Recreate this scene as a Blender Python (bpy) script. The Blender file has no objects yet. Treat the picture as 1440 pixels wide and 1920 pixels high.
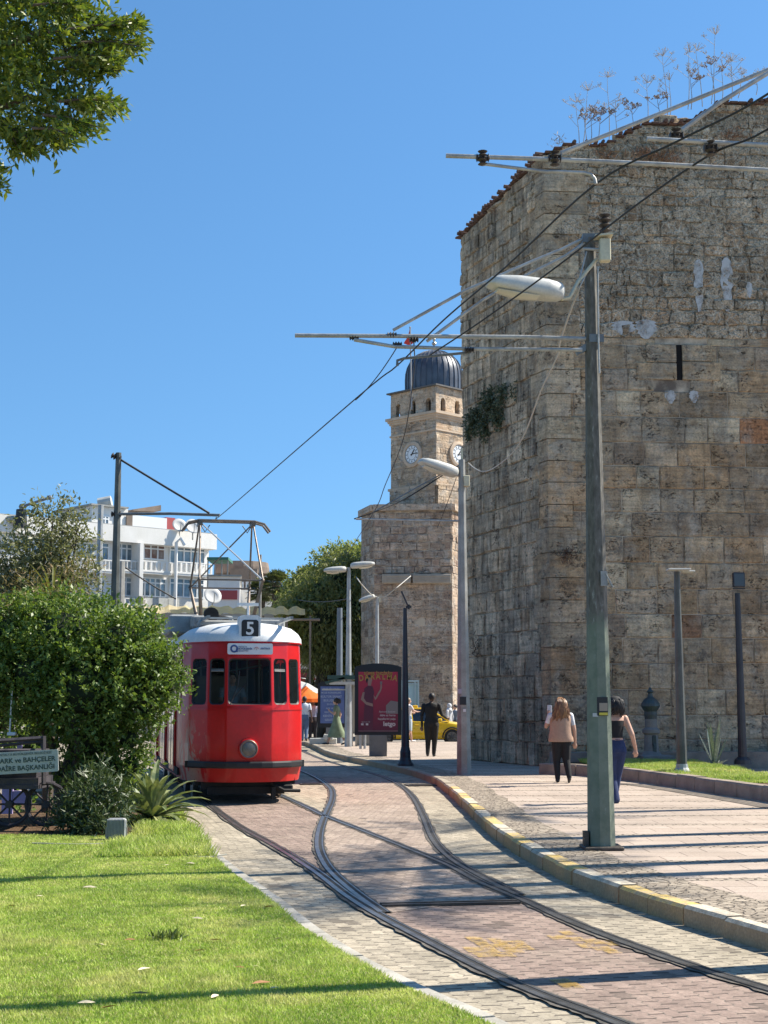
import bpy, bmesh, math, random
import numpy as np
from mathutils import Vector, Matrix, Quaternion
random.seed(7); RNG = np.random.default_rng(11)
R = math.radians
SC = bpy.context.scene
COL = SC.collection
# ------------------------------------------------------------------ camera, sky, sun
F_PX, CX, CY, HORIZ, EYE = 2700.0, 720.0, 960.0, 1315.0, 1.7
PITCH = math.atan((HORIZ - CY) / F_PX)
cam = bpy.data.objects.new('camera', bpy.data.cameras.new('camera'))
COL.objects.link(cam); SC.camera = cam
cam.data.sensor_fit = 'VERTICAL'; cam.data.sensor_height = 36.0
cam.data.lens = F_PX / 1920.0 * 36.0
cam.data.clip_end = 3000
cam.location = (0, 0, EYE); cam.rotation_euler = (R(90) + PITCH, 0, 0)
SUN_AZ, SUN_EL = R(17), R(47)          # azimuth from +X towards +Y
w = bpy.data.worlds.new('World'); SC.world = w; w.use_nodes = True
wn = w.node_tree.nodes; wn.clear()
sky = wn.new('ShaderNodeTexSky'); sky.sky_type = 'NISHITA'; sky.sun_disc = False
sky.sun_elevation = SUN_EL; sky.sun_rotation = R(90) - SUN_AZ
sky.air_density = 1.1; sky.dust_density = 0.25; sky.ozone_density = 2.6; sky.altitude = 30
bg = wn.new('ShaderNodeBackground'); bg.inputs[1].default_value = 0.098
wo = wn.new('ShaderNodeOutputWorld')
tcw = wn.new('ShaderNodeTexCoord'); adw = wn.new('ShaderNodeVectorMath'); adw.operation = 'ADD'; adw.inputs[1].default_value = (0, 0, 0.175)
nmw = wn.new('ShaderNodeVectorMath'); nmw.operation = 'NORMALIZE'; hsw = wn.new('ShaderNodeHueSaturation'); hsw.inputs['Saturation'].default_value = 1.16
w.node_tree.links.new(tcw.outputs['Generated'], adw.inputs[0]); w.node_tree.links.new(adw.outputs[0], nmw.inputs[0]); w.node_tree.links.new(nmw.outputs[0], sky.inputs[0])
tnw = wn.new('ShaderNodeMix'); tnw.data_type = 'RGBA'; tnw.blend_type = 'MULTIPLY'; tnw.inputs[0].default_value = 1.0; tnw.inputs[7].default_value = (0.84, 0.99, 1.0, 1)
w.node_tree.links.new(sky.outputs[0], hsw.inputs['Color']); w.node_tree.links.new(hsw.outputs[0], tnw.inputs[6]); w.node_tree.links.new(tnw.outputs[2], bg.inputs[0]); w.node_tree.links.new(bg.outputs[0], wo.inputs[0])
sl = bpy.data.lights.new('sun', 'SUN'); sl.energy = 4.8; sl.angle = R(0.5); sl.color = (1.0, 0.93, 0.81)
sun = bpy.data.objects.new('sun', sl); COL.objects.link(sun)
SDIR = Vector((math.cos(SUN_AZ) * math.cos(SUN_EL), math.sin(SUN_AZ) * math.cos(SUN_EL), math.sin(SUN_EL)))
sun.rotation_euler = (-SDIR).to_track_quat('-Z', 'Y').to_euler(); sun.location = (20, 0, 30)
SC.view_settings.view_transform = 'Standard'; SC.view_settings.look = 'None'
SC.view_settings.exposure = 1.02; SC.view_settings.gamma = 1.0

# ------------------------------------------------------------------ helpers
def ray(px, py):
    c, s = math.cos(PITCH), math.sin(PITCH)
    u = CY - py
    return Vector(((px - CX), F_PX * c - u * s, F_PX * s + u * c))
def P(px, py, Y):
    r = ray(px, py); t = Y / r.y
    return Vector((r.x * t, Y, EYE + r.z * t))
def G(px, py, z=0.0):
    r = ray(px, py); t = (z - EYE) / r.z
    return Vector((r.x * t, r.y * t, z))
def XY(px, Y, py=1315): return P(px, py, Y)
PM = {}
def label(o, lab=None, cat=None, group=None, kind=None):
    if lab: o['label'] = lab
    if cat: o['category'] = cat
    if group: o['group'] = group
    if kind: o['kind'] = kind
    return o
def thing(name, lab, cat, loc=(0, 0, 0), rz=0, group=None):
    o = bpy.data.objects.new(name, None); COL.objects.link(o)
    o.empty_display_size = 0.2
    o.location = loc; o.rotation_euler = (0, 0, rz)
    PM[o.name] = Matrix.Translation(Vector(loc)) @ Matrix.Rotation(rz, 4, 'Z')
    return label(o, lab, cat, group)
def link(name, me, parent=None, local=False):
    o = bpy.data.objects.new(name, me); COL.objects.link(o)
    base = Matrix.Identity(4)
    if parent is not None:
        base = PM[parent.name]
        if not local: me.transform(base.inverted())
        o.parent = parent
    PM[o.name] = base
    return o
class MB:
    def __init__(s): s.v = []; s.f = []; s.m = []; s.c = []; s.col = (1, 1, 1); s.sm = []; s.smooth = False
    def vert(s, p): s.v.append(tuple(p)); return len(s.v) - 1
    def face(s, idx, m=0): s.f.append(tuple(idx)); s.m.append(m); s.c.append(s.col); s.sm.append(s.smooth)
    def poly(s, pts, m=0): s.face([s.vert(p) for p in pts], m)
    def box(s, c, d, m=0, M=None, rz=0):
        c = Vector(c); Q = Matrix.Rotation(rz, 3, 'Z') if M is None else M
        k = [s.vert(c + Q @ Vector((x * d[0] / 2, y * d[1] / 2, z * d[2] / 2))) for x in (-1, 1) for y in (-1, 1) for z in (-1, 1)]
        for a in ((0, 1, 3, 2), (4, 6, 7, 5), (0, 4, 5, 1), (2, 3, 7, 6), (0, 2, 6, 4), (1, 5, 7, 3)): s.face([k[i] for i in a], m)
    def bbox(s, c, d, b=0.02, m=0, rz=0):        # box with chamfered vertical+horizontal edges
        c = Vector(c); Q = Matrix.Rotation(rz, 3, 'Z'); hx, hy, hz = d[0] / 2, d[1] / 2, d[2] / 2
        rings = []
        for z, e in ((-hz, b), (-hz + b, 0), (hz - b, 0), (hz, b)):
            x, y = hx - e, hy - e
            pts = [(x - b, -y), (x, -y + b), (x, y - b), (x - b, y), (-x + b, y), (-x, y - b), (-x, -y + b), (-x + b, -y)]
            rings.append([s.vert(c + Q @ Vector((px, py, z))) for px, py in pts])
        for a, bb in zip(rings, rings[1:]):
            for i in range(8): s.face((a[i], a[(i + 1) % 8], bb[(i + 1) % 8], bb[i]), m)
        s.face(rings[-1], m); s.face(rings[0][::-1], m)
    def tube(s, pts, r, n=8, m=0, cap=True, flat=1.0, up=None):
        pts = [Vector(p) for p in pts]; N = len(pts)
        rr = [r] * N if isinstance(r, (int, float)) else list(r)
        rings = []; last = None
        for i, p in enumerate(pts):
            d = (pts[min(i + 1, N - 1)] - pts[max(i - 1, 0)])
            if d.length < 1e-9: d = Vector((0, 0, 1))
            d.normalize()
            if last is None:
                a = Vector(up) if up else (Vector((0, 0, 1)) if abs(d.z) < 0.9 else Vector((0, 1, 0)))
            else: a = last
            a = (a - d * a.dot(d)); a.normalize(); last = a; b = d.cross(a)
            rings.append([s.vert(p + (a * math.cos(2 * math.pi * k / n) * flat + b * math.sin(2 * math.pi * k / n)) * rr[i]) for k in range(n)])
        for a, b in zip(rings, rings[1:]):
            for k in range(n): s.face((a[k], a[(k + 1) % n], b[(k + 1) % n], b[k]), m)
        if cap: s.face(rings[0][::-1], m); s.face(rings[-1], m)
    def cyl(s, c, r, h, n=16, m=0, r2=None): s.tube([c, Vector(c) + Vector((0, 0, h))], [r, r if r2 is None else r2], n, m)
    def lathe(s, c, prof, n=24, m=0, M=None, a0=0.0):
        c = Vector(c); M = M or Matrix.Identity(3); rings = []
        for r, z in prof:
            if r < 1e-6: rings.append([s.vert(c + M @ Vector((0, 0, z)))] )
            else: rings.append([s.vert(c + M @ Vector((r * math.cos(a0 + 2 * math.pi * k / n), r * math.sin(a0 + 2 * math.pi * k / n), z))) for k in range(n)])
        for a, b in zip(rings, rings[1:]):
            for k in range(n):
                q = (k + 1) % n
                if len(a) == 1 and len(b) == 1: continue
                if len(a) == 1: s.face((a[0], b[q], b[k]), m)
                elif len(b) == 1: s.face((a[k], a[q], b[0]), m)
                else: s.face((a[k], a[q], b[q], b[k]), m)
        if len(rings[0]) > 1: s.face(rings[0][::-1], m)
        if len(rings[-1]) > 1: s.face(rings[-1], m)
    def ball(s, c, r, n=12, m=0, M=None):
        rad = r if isinstance(r, (tuple, list, Vector)) else (r, r, r)
        c = Vector(c); M = M or Matrix.Identity(3); K = max(4, n // 2); rings = []
        for i in range(K + 1):
            t = math.pi * i / K
            if i in (0, K): rings.append([s.vert(c + M @ Vector((0, 0, rad[2] * math.cos(t))))])
            else: rings.append([s.vert(c + M @ Vector((rad[0] * math.sin(t) * math.cos(2 * math.pi * k / n), rad[1] * math.sin(t) * math.sin(2 * math.pi * k / n), rad[2] * math.cos(t)))) for k in range(n)])
        for a, b in zip(rings, rings[1:]):
            for k in range(n):
                q = (k + 1) % n
                if len(a) == 1: s.face((a[0], b[k], b[q]), m)
                elif len(b) == 1: s.face((a[k], b[0], a[q]), m)
                else: s.face((a[k], b[k], b[q], a[q]), m)
    def prism(s, poly, z0, z1, m=0, mtop=None):
        a = [s.vert((p[0], p[1], z0)) for p in poly]; b = [s.vert((p[0], p[1], z1)) for p in poly]; n = len(poly)
        for i in range(n): s.face((a[i], a[(i + 1) % n], b[(i + 1) % n], b[i]), m)
        s.face(b, m if mtop is None else mtop); s.face(a[::-1], m)
    def mesh(s, name, mats, smooth=None, col=False):
        me = bpy.data.meshes.new(name); me.from_pydata(s.v, [], s.f)
        for mt in (mats if isinstance(mats, (list, tuple)) else [mats]): me.materials.append(mt)
        me.polygons.foreach_set('material_index', s.m)
        me.polygons.foreach_set('use_smooth', [bool(smooth)] * len(s.f) if smooth is not None else s.sm)
        if col:
            at = me.color_attributes.new('Col', 'FLOAT_COLOR', 'CORNER')
            arr = np.ones((len(me.loops), 4), np.float32)
            cnt = [len(f) for f in s.f]
            arr[:, :3] = np.repeat(np.array(s.c, np.float32), cnt, axis=0)
            at.data.foreach_set('color', arr.ravel())
        bm = bmesh.new(); bm.from_mesh(me); bmesh.ops.recalc_face_normals(bm, faces=bm.faces); bm.to_mesh(me); bm.free()
        me.update(); return me
    def build(s, name, mats, parent=None, smooth=False, col=False, local=False, auto=None):
        me = s.mesh(name, mats, smooth, col)
        if auto is not None:
            me.polygons.foreach_set('use_smooth', [True] * len(me.polygons)); me.set_sharp_from_angle(angle=R(auto))
        return link(name, me, parent, local)
def crom(pts, n=8):
    pts = [Vector(p) for p in pts]; out = []
    q = [pts[0] * 2 - pts[1]] + pts + [pts[-1] * 2 - pts[-2]]
    for i in range(1, len(q) - 2):
        for k in range(n):
            t = k / n; a, b, c, d = q[i - 1], q[i], q[i + 1], q[i + 2]
            out.append(0.5 * ((2 * b) + (c - a) * t + (2 * a - 5 * b + 4 * c - d) * t * t + (3 * b - a - 3 * c + d) * t ** 3))
    out.append(pts[-1]); return out
def sag(a, b, s=0.3, n=24):
    a, b = Vector(a), Vector(b)
    return [a.lerp(b, i / n) - Vector((0, 0, s * 4 * (i / n) * (1 - i / n))) for i in range(n + 1)]
def text(s, size, mt, parent, M, name='lettering', ex=0.002, bold=0.0, align='CENTER', sx=1.0, lab=None):
    cu = bpy.data.curves.new(name, 'FONT'); cu.body = s; cu.size = size; cu.extrude = ex; cu.align_x = align; cu.align_y = 'CENTER'; cu.offset = bold
    cu.resolution_u = 3
    o = bpy.data.objects.new('tmp', cu); COL.objects.link(o)
    bpy.context.view_layer.update()
    me = bpy.data.meshes.new_from_object(o.evaluated_get(bpy.context.evaluated_depsgraph_get()))
    bpy.data.objects.remove(o); bpy.data.curves.remove(cu)
    me.transform(M @ Matrix.Diagonal((sx, 1, 1, 1))); me.materials.clear(); me.materials.append(mt)
    me.name = name
    return link(name, me, parent)
def facing(loc, normal, up=(0, 0, 1)):      # matrix whose local XY plane faces normal
    n = Vector(normal).normalized(); u = Vector(up); u = (u - n * u.dot(n)).normalized(); x = u.cross(n)
    M = Matrix((x, u, n)).transposed().to_4x4(); M.translation = Vector(loc); return M

# ------------------------------------------------------------------ materials
def lin(c):
    if isinstance(c, str):
        c = [int(c[i:i + 2], 16) / 255 for i in (0, 2, 4)]
        c = [((x + 0.055) / 1.055) ** 2.4 if x > 0.04045 else x / 12.92 for x in c]
    return (c[0], c[1], c[2], 1)
class NT:
    def __init__(s, name):
        s.m = bpy.data.materials.new(name); s.m.use_nodes = True; s.t = s.m.node_tree; s.t.nodes.clear()
        s.out = s.t.nodes.new('ShaderNodeOutputMaterial'); s.b = s.t.nodes.new('ShaderNodeBsdfPrincipled')
        s.l(s.b.outputs[0], s.out.inputs[0])
    def n(s, t, **k):
        nd = s.t.nodes.new('ShaderNode' + t)
        for a, b in k.items(): setattr(nd, a, b)
        return nd
    def l(s, a, b): s.t.links.new(a, b)
    def val(s, inp, v):
        if isinstance(v, bpy.types.NodeSocket): s.l(v, inp)
        else: inp.default_value = v
    def coord(s, kind='Object', scale=(1, 1, 1), rot=0.0, loc=(0, 0, 0)):
        src = s.n('NewGeometry').outputs['Position'] if kind == 'Pos' else s.n('TexCoord').outputs[kind]
        mp = s.n('Mapping'); s.l(src, mp.inputs[0]); mp.inputs['Scale'].default_value = scale
        mp.inputs['Rotation'].default_value = (0, 0, rot); mp.inputs['Location'].default_value = loc
        return mp.outputs[0]
    def noise(s, vec, scale, detail=4, rough=0.55, dist=0.0):
        nd = s.n('TexNoise'); s.l(vec, nd.inputs['Vector']); nd.inputs['Scale'].default_value = scale
        nd.inputs['Detail'].default_value = detail; nd.inputs['Roughness'].default_value = rough; nd.inputs['Distortion'].default_value = dist
        return nd.outputs['Fac']
    def ramp(s, fac, stops, interp='LINEAR'):
        nd = s.n('ValToRGB'); s.l(fac, nd.inputs[0]); cr = nd.color_ramp; cr.interpolation = interp
        while len(cr.elements) < len(stops): cr.elements.new(0.5)
        for e, (p, c) in zip(cr.elements, stops): e.position = p; e.color = lin(c) if not isinstance(c, (int, float)) else (c, c, c, 1)
        return nd.outputs[0]
    def mix(s, f, a, b, mode='MIX'):
        nd = s.n('Mix', data_type='RGBA', blend_type=mode); s.val(nd.inputs[0], f)
        s.val(nd.inputs[6], a if isinstance(a, bpy.types.NodeSocket) else lin(a)); s.val(nd.inputs[7], b if isinstance(b, bpy.types.NodeSocket) else lin(b))
        return nd.outputs[2]
    def math(s, op, a, b=0.0, c=0.0):
        nd = s.n('Math', operation=op); s.val(nd.inputs[0], a); s.val(nd.inputs[1], b); s.val(nd.inputs[2], c); return nd.outputs[0]
    def bump(s, h, strength=0.5, dist=0.02):
        nd = s.n('Bump'); s.l(h, nd.inputs['Height']); nd.inputs['Strength'].default_value = strength; nd.inputs['Distance'].default_value = dist
        s.l(nd.outputs[0], s.b.inputs['Normal'])
    def set(s, **k):
        mp = dict(col='Base Color', rough='Roughness', metal='Metallic', spec='Specular IOR Level', coat='Coat Weight', trans='Transmission Weight', alpha='Alpha', emit='Emission Color', es='Emission Strength', ior='IOR')
        for a, v in k.items():
            if a == 'col' and not isinstance(v, bpy.types.NodeSocket): v = lin(v)
            if a == 'emit' and not isinstance(v, bpy.types.NodeSocket): v = lin(v)
            s.val(s.b.inputs[mp[a]], v)
        return s.m
def paint(name, c1, c2=None, scale=3.0, rough=0.6, bump=0.15, metal=0.0, coat=0.0, spec=0.5, bs=40.0, lo=0.38, hi=0.62, stretch=(1, 1, 1)):
    t = NT(name); v = t.coord('Object', stretch)
    c2 = c2 or tuple(x * 0.75 for x in lin(c1)[:3])
    n1 = t.noise(v, scale, 6, 0.6)
    col = t.ramp(n1, [(lo, c1), (hi, c2)])
    n2 = t.noise(v, bs, 4, 0.6)
    col = t.mix(0.25, col, t.ramp(n2, [(0.3, 0.55), (0.7, 1.3)]), 'MULTIPLY')
    t.bump(n2, bump, 0.01)
    return t.set(col=col, rough=rough, metal=metal, coat=coat, spec=spec)
def plain(name, c, rough=0.6, **k): return NT(name).set(col=c, rough=rough, **k)
def stone(name, dark=0.5, streak=0.6, pit=1.0, tint=(1, 1, 1), alb=0.66):
    t = NT(name); v = t.coord('Object'); a = t.n('Attribute', attribute_name='Col').outputs[0]
    n1 = t.noise(v, 0.8, 7, 0.62, 0.4); n2 = t.noise(v, 4.5, 9, 0.74, .5); n3 = t.noise(v, 21, 7, 0.72); hz = t.noise(t.coord('Object', (.6, .6, 7)), 1.6, 6, .6, .3)
    col = t.mix(t.ramp(t.noise(v, 1.9, 4, .6), [(.48, 0.0), (.60, .6)]), a, (0.50, 0.455, 0.39))              # greyer stones
    col = t.mix(t.ramp(t.noise(t.coord('Object', loc=(7, 3, 1)), 1.6, 5, .6), [(.52, 0.0), (.64, .55)]), col, (0.47, 0.32, 0.195))   # browner stones
    col = t.mix(0.9, col, t.ramp(n1, [(0.3, dark), (0.5, 1.0), (0.72, 1.3)]), 'MULTIPLY')
    col = t.mix(0.9, col, t.ramp(n2, [(0.30, 0.5), (0.43, 0.9), (0.55, 1.04), (0.75, 1.35)]), 'MULTIPLY')
    col = t.mix(0.8, col, t.ramp(n3, [(0.30, 0.42), (0.45, 0.95), (0.7, 1.4)]), 'MULTIPLY')
    col = t.mix(0.45, col, t.ramp(hz, [(0.38, 0.55), (0.5, 1.05), (0.65, 1.3)]), 'MULTIPLY')
    st = t.noise(t.coord('Object', (3.4, 3.4, 0.30)), 1.5, 8, 0.7)
    col = t.mix(streak, col, t.ramp(st, [(0.36, 0.40), (0.5, 1.0), (0.66, 1.3)]), 'MULTIPLY')
    li = t.math('MULTIPLY', t.ramp(t.noise(v, 1.45, 4, .55), [(.55, 0.0), (.66, 1.0)]), t.ramp(t.noise(v, 12, 6, .75), [(.47, 0.0), (.53, 1.0)]))
    col = t.mix(t.math('MULTIPLY', li, .6 * pit), col, (0.085, 0.083, 0.085))                                    # dark lichen
    pm = t.math('MULTIPLY', t.ramp(t.noise(v, 2.6, 4, 0.6), [(0.53, 0.0), (0.61, 1.0)]), t.ramp(t.noise(t.coord('Object', (1, 1, 1.8)), 8, 5, .7, 1.2), [(.55, 0.0), (.60, 1.0)]))
    col = t.mix(t.math('MULTIPLY', pm, pit * .7), col, (0.045, 0.035, 0.028))                                    # eaten-out hollows
    col = t.mix(1.0, col, tuple(x * alb for x in tint), 'MULTIPLY')
    h = t.math('ADD', t.math('ADD', n2, t.math('MULTIPLY', n3, 0.4)), t.math('SUBTRACT', t.math('MULTIPLY', hz, .3), pm)); t.bump(h, 1.0, 0.10)
    return t.set(col=col, rough=0.93, spec=0.12)
def pavers(name, c1, c2, mortar, rot, bw=0.21, bh=0.105, ms=0.006, blotch=0.5, wave=0.010, stain=None):
    t = NT(name); v = t.coord('Pos', rot=rot + R(90)); M_ = t.math
    sep = t.n('SeparateXYZ'); t.l(v, sep.inputs[0]); nw = M_('MULTIPLY', M_('SUBTRACT', t.noise(v, 1.1, 3), 0.5), 0.16)
    x = M_('ADD', sep.outputs[0], nw); wv = M_('MULTIPLY', M_('SINE', M_('MULTIPLY', x, 4 * math.pi / bw)), wave); y = M_('ADD', M_('ADD', sep.outputs[1], nw), wv)
    r = M_('DIVIDE', y, bh); row = M_('FLOOR', r); fy = M_('FRACT', r); xs = M_('ADD', M_('DIVIDE', x, bw), M_('MULTIPLY', row, 0.5)); cx = M_('FLOOR', xs); fx = M_('FRACT', xs)
    cb = t.n('CombineXYZ'); t.l(cx, cb.inputs[0]); t.l(row, cb.inputs[1]); wn_ = t.n('TexWhiteNoise'); t.l(cb.outputs[0], wn_.inputs[0]); rnd = wn_.outputs[0]
    ed = lambda f, w_: M_('LESS_THAN', M_('MINIMUM', f, M_('SUBTRACT', 1.0, f)), w_)
    gapw = M_('ADD', 0.028, M_('MULTIPLY', rnd, 0.045)); head = ed(fx, gapw); bed = ed(fy, 0.055)
    col = t.mix(rnd, c1, c2); n1 = t.noise(v, 0.8, 6, 0.6); n2 = t.noise(v, 30, 6, 0.7); n3 = t.noise(v, 4.5, 6, 0.65)
    if stain: col = t.mix(t.ramp(t.noise(v, 1.3, 7, 0.65), [(0.50, 0.0), (0.68, 0.75)]), col, stain)
    c2r = M_('GREATER_THAN', rnd, 0.965); col = t.mix(M_('MULTIPLY', c2r, .5), col, (.10, .08, .065))
    col = t.mix(blotch, col, t.ramp(n1, [(0.35, 0.66), (0.65, 1.22)]), 'MULTIPLY')
    col = t.mix(0.6, col, t.ramp(n2, [(0.3, 0.6), (0.7, 1.3)]), 'MULTIPLY')
    col = t.mix(0.6, col, t.ramp(n3, [(0.34, 0.6), (0.6, 1.15)]), 'MULTIPLY')
    col = t.mix(M_('MULTIPLY', bed, t.ramp(n3, [(.4, .15), (.6, .75)])), col, t.mix(.5, mortar, (.30, .26, .21))); col = t.mix(M_('MULTIPLY', head, .88), col, mortar)
    h = M_('SUBTRACT', M_('ADD', M_('MULTIPLY', n2, 0.25), M_('MULTIPLY', rnd, .35)), M_('MAXIMUM', head, M_('MULTIPLY', bed, .6))); t.bump(h, 0.8, 0.02)
    return t.set(col=col, rough=0.88, spec=0.25)
def leafmat(name, c1, c2, c3=None, scale=3.0, rough=0.42, trans=0.3, fine=30):
    t = NT(name); v = t.coord('Object')
    n1 = t.noise(v, scale, 4, 0.6); n2 = t.noise(v, fine, 2, 0.5)
    col = t.ramp(n1, [(0.32, c1), (0.66, c2)])
    col = t.mix(t.ramp(n2, [(0.45, 0.0), (0.7, 0.8)]), col, c3 or c2)
    t.set(col=col, rough=rough, spec=0.5)
    tr = t.n('BsdfTranslucent'); t.l(t.mix(1.0, col, (1.3, 1.35, 0.7), 'MULTIPLY'), tr.inputs[0])
    mx = t.n('MixShader'); mx.inputs[0].default_value = trans; t.l(t.b.outputs[0], mx.inputs[1]); t.l(tr.outputs[0], mx.inputs[2]); t.l(mx.outputs[0], t.out.inputs[0])
    return t.m
def glass(name, tint=(0.05, 0.07, 0.07), amount=0.55, rough=0.03):
    t = NT(name); t.set(col=tint, rough=rough, spec=0.9)
    tr = t.n('BsdfTransparent'); tr.inputs[0].default_value = (0.6, 0.66, 0.64, 1)
    fr = t.n('Fresnel'); fr.inputs[0].default_value = 1.5
    f = t.math('ADD', t.math('MULTIPLY', fr.outputs[0], 1.0), amount)
    mx = t.n('MixShader'); t.l(f, mx.inputs[0]); t.l(tr.outputs[0], mx.inputs[1]); t.l(t.b.outputs[0], mx.inputs[2]); t.l(mx.outputs[0], t.out.inputs[0])
    return t.m

# ------------------------------------------------------------------ foliage (numpy leaves)
def leaves(name, mt, Pn, size, aspect=0.45, normal=None, spread=1.0, parent=None, dirs=None, fold=0.12, sv=0.35, local=False):
    n = len(Pn); Pn = np.asarray(Pn, np.float32)
    d = RNG.normal(size=(n, 3)) if dirs is None else dirs + RNG.normal(size=(n, 3)) * 0.5 * spread
    d /= np.linalg.norm(d, axis=1, keepdims=True) + 1e-9
    nn = RNG.normal(size=(n, 3)) * spread + (np.array([0, 0, 1.0]) if normal is None else normal)
    s = np.cross(d, nn); s /= np.linalg.norm(s, axis=1, keepdims=True) + 1e-9
    nn = np.cross(s, d)
    L = (size * (1 + sv * RNG.uniform(-1, 1, (n, 1)))).astype(np.float32); W = L * aspect
    v = np.empty((n, 4, 3), np.float32)
    v[:, 0] = Pn; v[:, 1] = Pn + d * L * 0.45 + s * W * 0.5 + nn * W * fold; v[:, 2] = Pn + d * L; v[:, 3] = Pn + d * L * 0.45 - s * W * 0.5 + nn * W * fold
    return rawquads(name, mt, v.reshape(-1, 3), n, 4, parent, local)
def rawquads(name, mt, v, n, k, parent=None, local=False):
    me = bpy.data.meshes.new(name); me.vertices.add(n * k); me.vertices.foreach_set('co', np.ascontiguousarray(v, np.float32).ravel())
    me.loops.add(n * k); me.loops.foreach_set('vertex_index', np.arange(n * k, dtype=np.int32))
    me.polygons.add(n); me.polygons.foreach_set('loop_start', np.arange(0, n * k, k, dtype=np.int32))
    me.update(calc_edges=True); me.validate()
    for q in (mt if isinstance(mt, list) else [mt]): me.materials.append(q)
    return link(name, me, parent, local)
def twigs(blobs, ntw, per, tl=0.22, shell=0.55, up=0.15, squash=1.0):
    """leaf base points + directions on short twigs that stick out of a union of blobs"""
    B = np.array([[*b[0], b[1]] for b in blobs]); wgt = B[:, 3] ** 2; wgt = wgt / wgt.sum()
    k = RNG.choice(len(B), ntw, p=wgt); c = B[k, :3]; r = B[k, 3:4]
    d = RNG.normal(size=(ntw, 3)); d /= np.linalg.norm(d, axis=1, keepdims=True)
    rad = r * (shell + (1 - shell) * RNG.uniform(0, 1, (ntw, 1)) ** 0.6)
    lump = 1 + 0.16 * np.sin(d[:, :1] * 7 + c[:, :1] * 3) * np.sin(d[:, 1:2] * 6 + c[:, 1:2] * 5) + 0.12 * np.sin(d[:, 2:3] * 9 + c[:, 2:3])
    base = c + d * rad * lump * np.array([1, 1, squash])
    td = d + RNG.normal(size=(ntw, 3)) * 0.45 + np.array([0, 0, up]); td /= np.linalg.norm(td, axis=1, keepdims=True)
    base = np.repeat(base, per, 0); td = np.repeat(td, per, 0)
    t = np.tile(np.linspace(0, 1, per), ntw)[:, None] * tl * RNG.uniform(0.7, 1.3, (ntw * per, 1))
    ld = td * 0.7 + RNG.normal(size=(ntw * per, 3)) * 0.6
    return base + td * t, ld
def limbs(mb, base, tips, r0, n=7, wob=0.12, r1=0.02):
    for tip in tips:
        b, t = Vector(base), Vector(tip); pts = []; K = 7
        for i in range(K):
            f = i / (K - 1); p = b.lerp(t, f); p.z = b.z + (t.z - b.z) * (f ** 0.8)
            if 0 < i < K - 1: p += Vector((random.uniform(-wob, wob), random.uniform(-wob, wob), 0))
            pts.append(p)
        mb.tube(pts, [r0 + (r1 - r0) * (i / (K - 1)) for i in range(K)], n)

# ================================================================== GROUND
TRK = math.atan2(0.27, -1.0)                     # heading of the track in plan (for paver rows)
m_ground = paint('ground_mat', (0.30, 0.27, 0.23), (0.24, 0.215, 0.185), 0.6, 0.9, 0.5)
m_beige = pavers('beige_pavers', (0.42, 0.36, 0.27), (0.33, 0.285, 0.215), (0.07, 0.058, 0.046), R(-12), 0.205, 0.10, stain=(0.36, 0.31, 0.23))
m_red = pavers('red_pavers', (0.325, 0.24, 0.195), (0.26, 0.19, 0.155), (0.055, 0.042, 0.036), R(-12), 0.205, 0.10, stain=(0.33, 0.255, 0.20))
m_pink = pavers('pink_pavers', (0.40, 0.315, 0.25), (0.33, 0.255, 0.205), (0.08, 0.062, 0.052), R(6), 0.205, 0.10, stain=(0.36, 0.28, 0.21))
g = MB(); g.poly([(-900, -60, -0.03), (900, -60, -0.03), (900, 1800, -0.03), (-900, 1800, -0.03)])
label(g.build('ground', m_ground), kind='structure')
g = MB(); g.poly([(-14, 2, 0), (14, 2, 0), (14, 61, 0), (-14, 61, 0)])
label(g.build('road', m_beige), kind='structure')
A1 = [(270, 1420), (330, 1463), (387, 1505), (445, 1548), (515, 1587), (589, 1633), (651, 1680), (713, 1719), (807, 1769), (911, 1822), (1022, 1871), (1155, 1920), (1330, 1995)]
A2 = [(420, 1445), (470, 1467), (515, 1487), (573, 1513), (608, 1530), (674, 1556), (752, 1587), (838, 1622), (900, 1655), (985, 1691), (1067, 1729), (1156, 1764), (1289, 1811), (1440, 1858), (1600, 1905)]
B1 = [(500, 1425), (530, 1434), (564, 1445), (593, 1458), (616, 1474), (624, 1487), (622, 1505), (612, 1528), (602, 1556), (599, 1587), (608, 1614), (628, 1641), (671, 1678), (721, 1714)]
B2 = [(540, 1397), (566, 1408), (612, 1427), (671, 1443), (721, 1458), (752, 1474), (776, 1497), (795, 1532), (814, 1575), (846, 1610), (900, 1643), (975, 1681)]
def wpath(px, z=0.0, n=10): return crom([G(x, y, z) for x, y in px], n)
pA1, pA2, pB1, pB2 = (wpath(q) for q in (A1, A2, B1, B2))
def lat(path):                                   # lateral unit vectors in plan
    out = []
    for i in range(len(path)):
        d = path[min(i + 1, len(path) - 1)] - path[max(i - 1, 0)]; d.z = 0; d.normalize(); out.append(Vector((-d.y, d.x, 0)))
    return out
def ribbon(mb, path, o0, o1, z, m=0, thick=None, wob=0.0):
    L = lat(path); a, b = [], []
    for p, n in zip(path, L):
        w0, w1 = random.uniform(-wob, wob), random.uniform(-wob, wob)
        q0 = p + n * (o0 + w0); q1 = p + n * (o1 + w1)
        a.append(mb.vert((q0.x, q0.y, z))); b.append(mb.vert((q1.x, q1.y, z)))
    for i in range(len(path) - 1): mb.face((a[i], a[i + 1], b[i + 1], b[i]), m)
    if thick:
        c = [mb.vert((mb.v[k][0], mb.v[k][1], z - thick)) for k in a]; d = [mb.vert((mb.v[k][0], mb.v[k][1], z - thick)) for k in b]
        for i in range(len(path) - 1): mb.face((a[i], c[i], c[i + 1], a[i + 1]), m); mb.face((b[i], b[i + 1], d[i + 1], d[i]), m)
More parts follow.
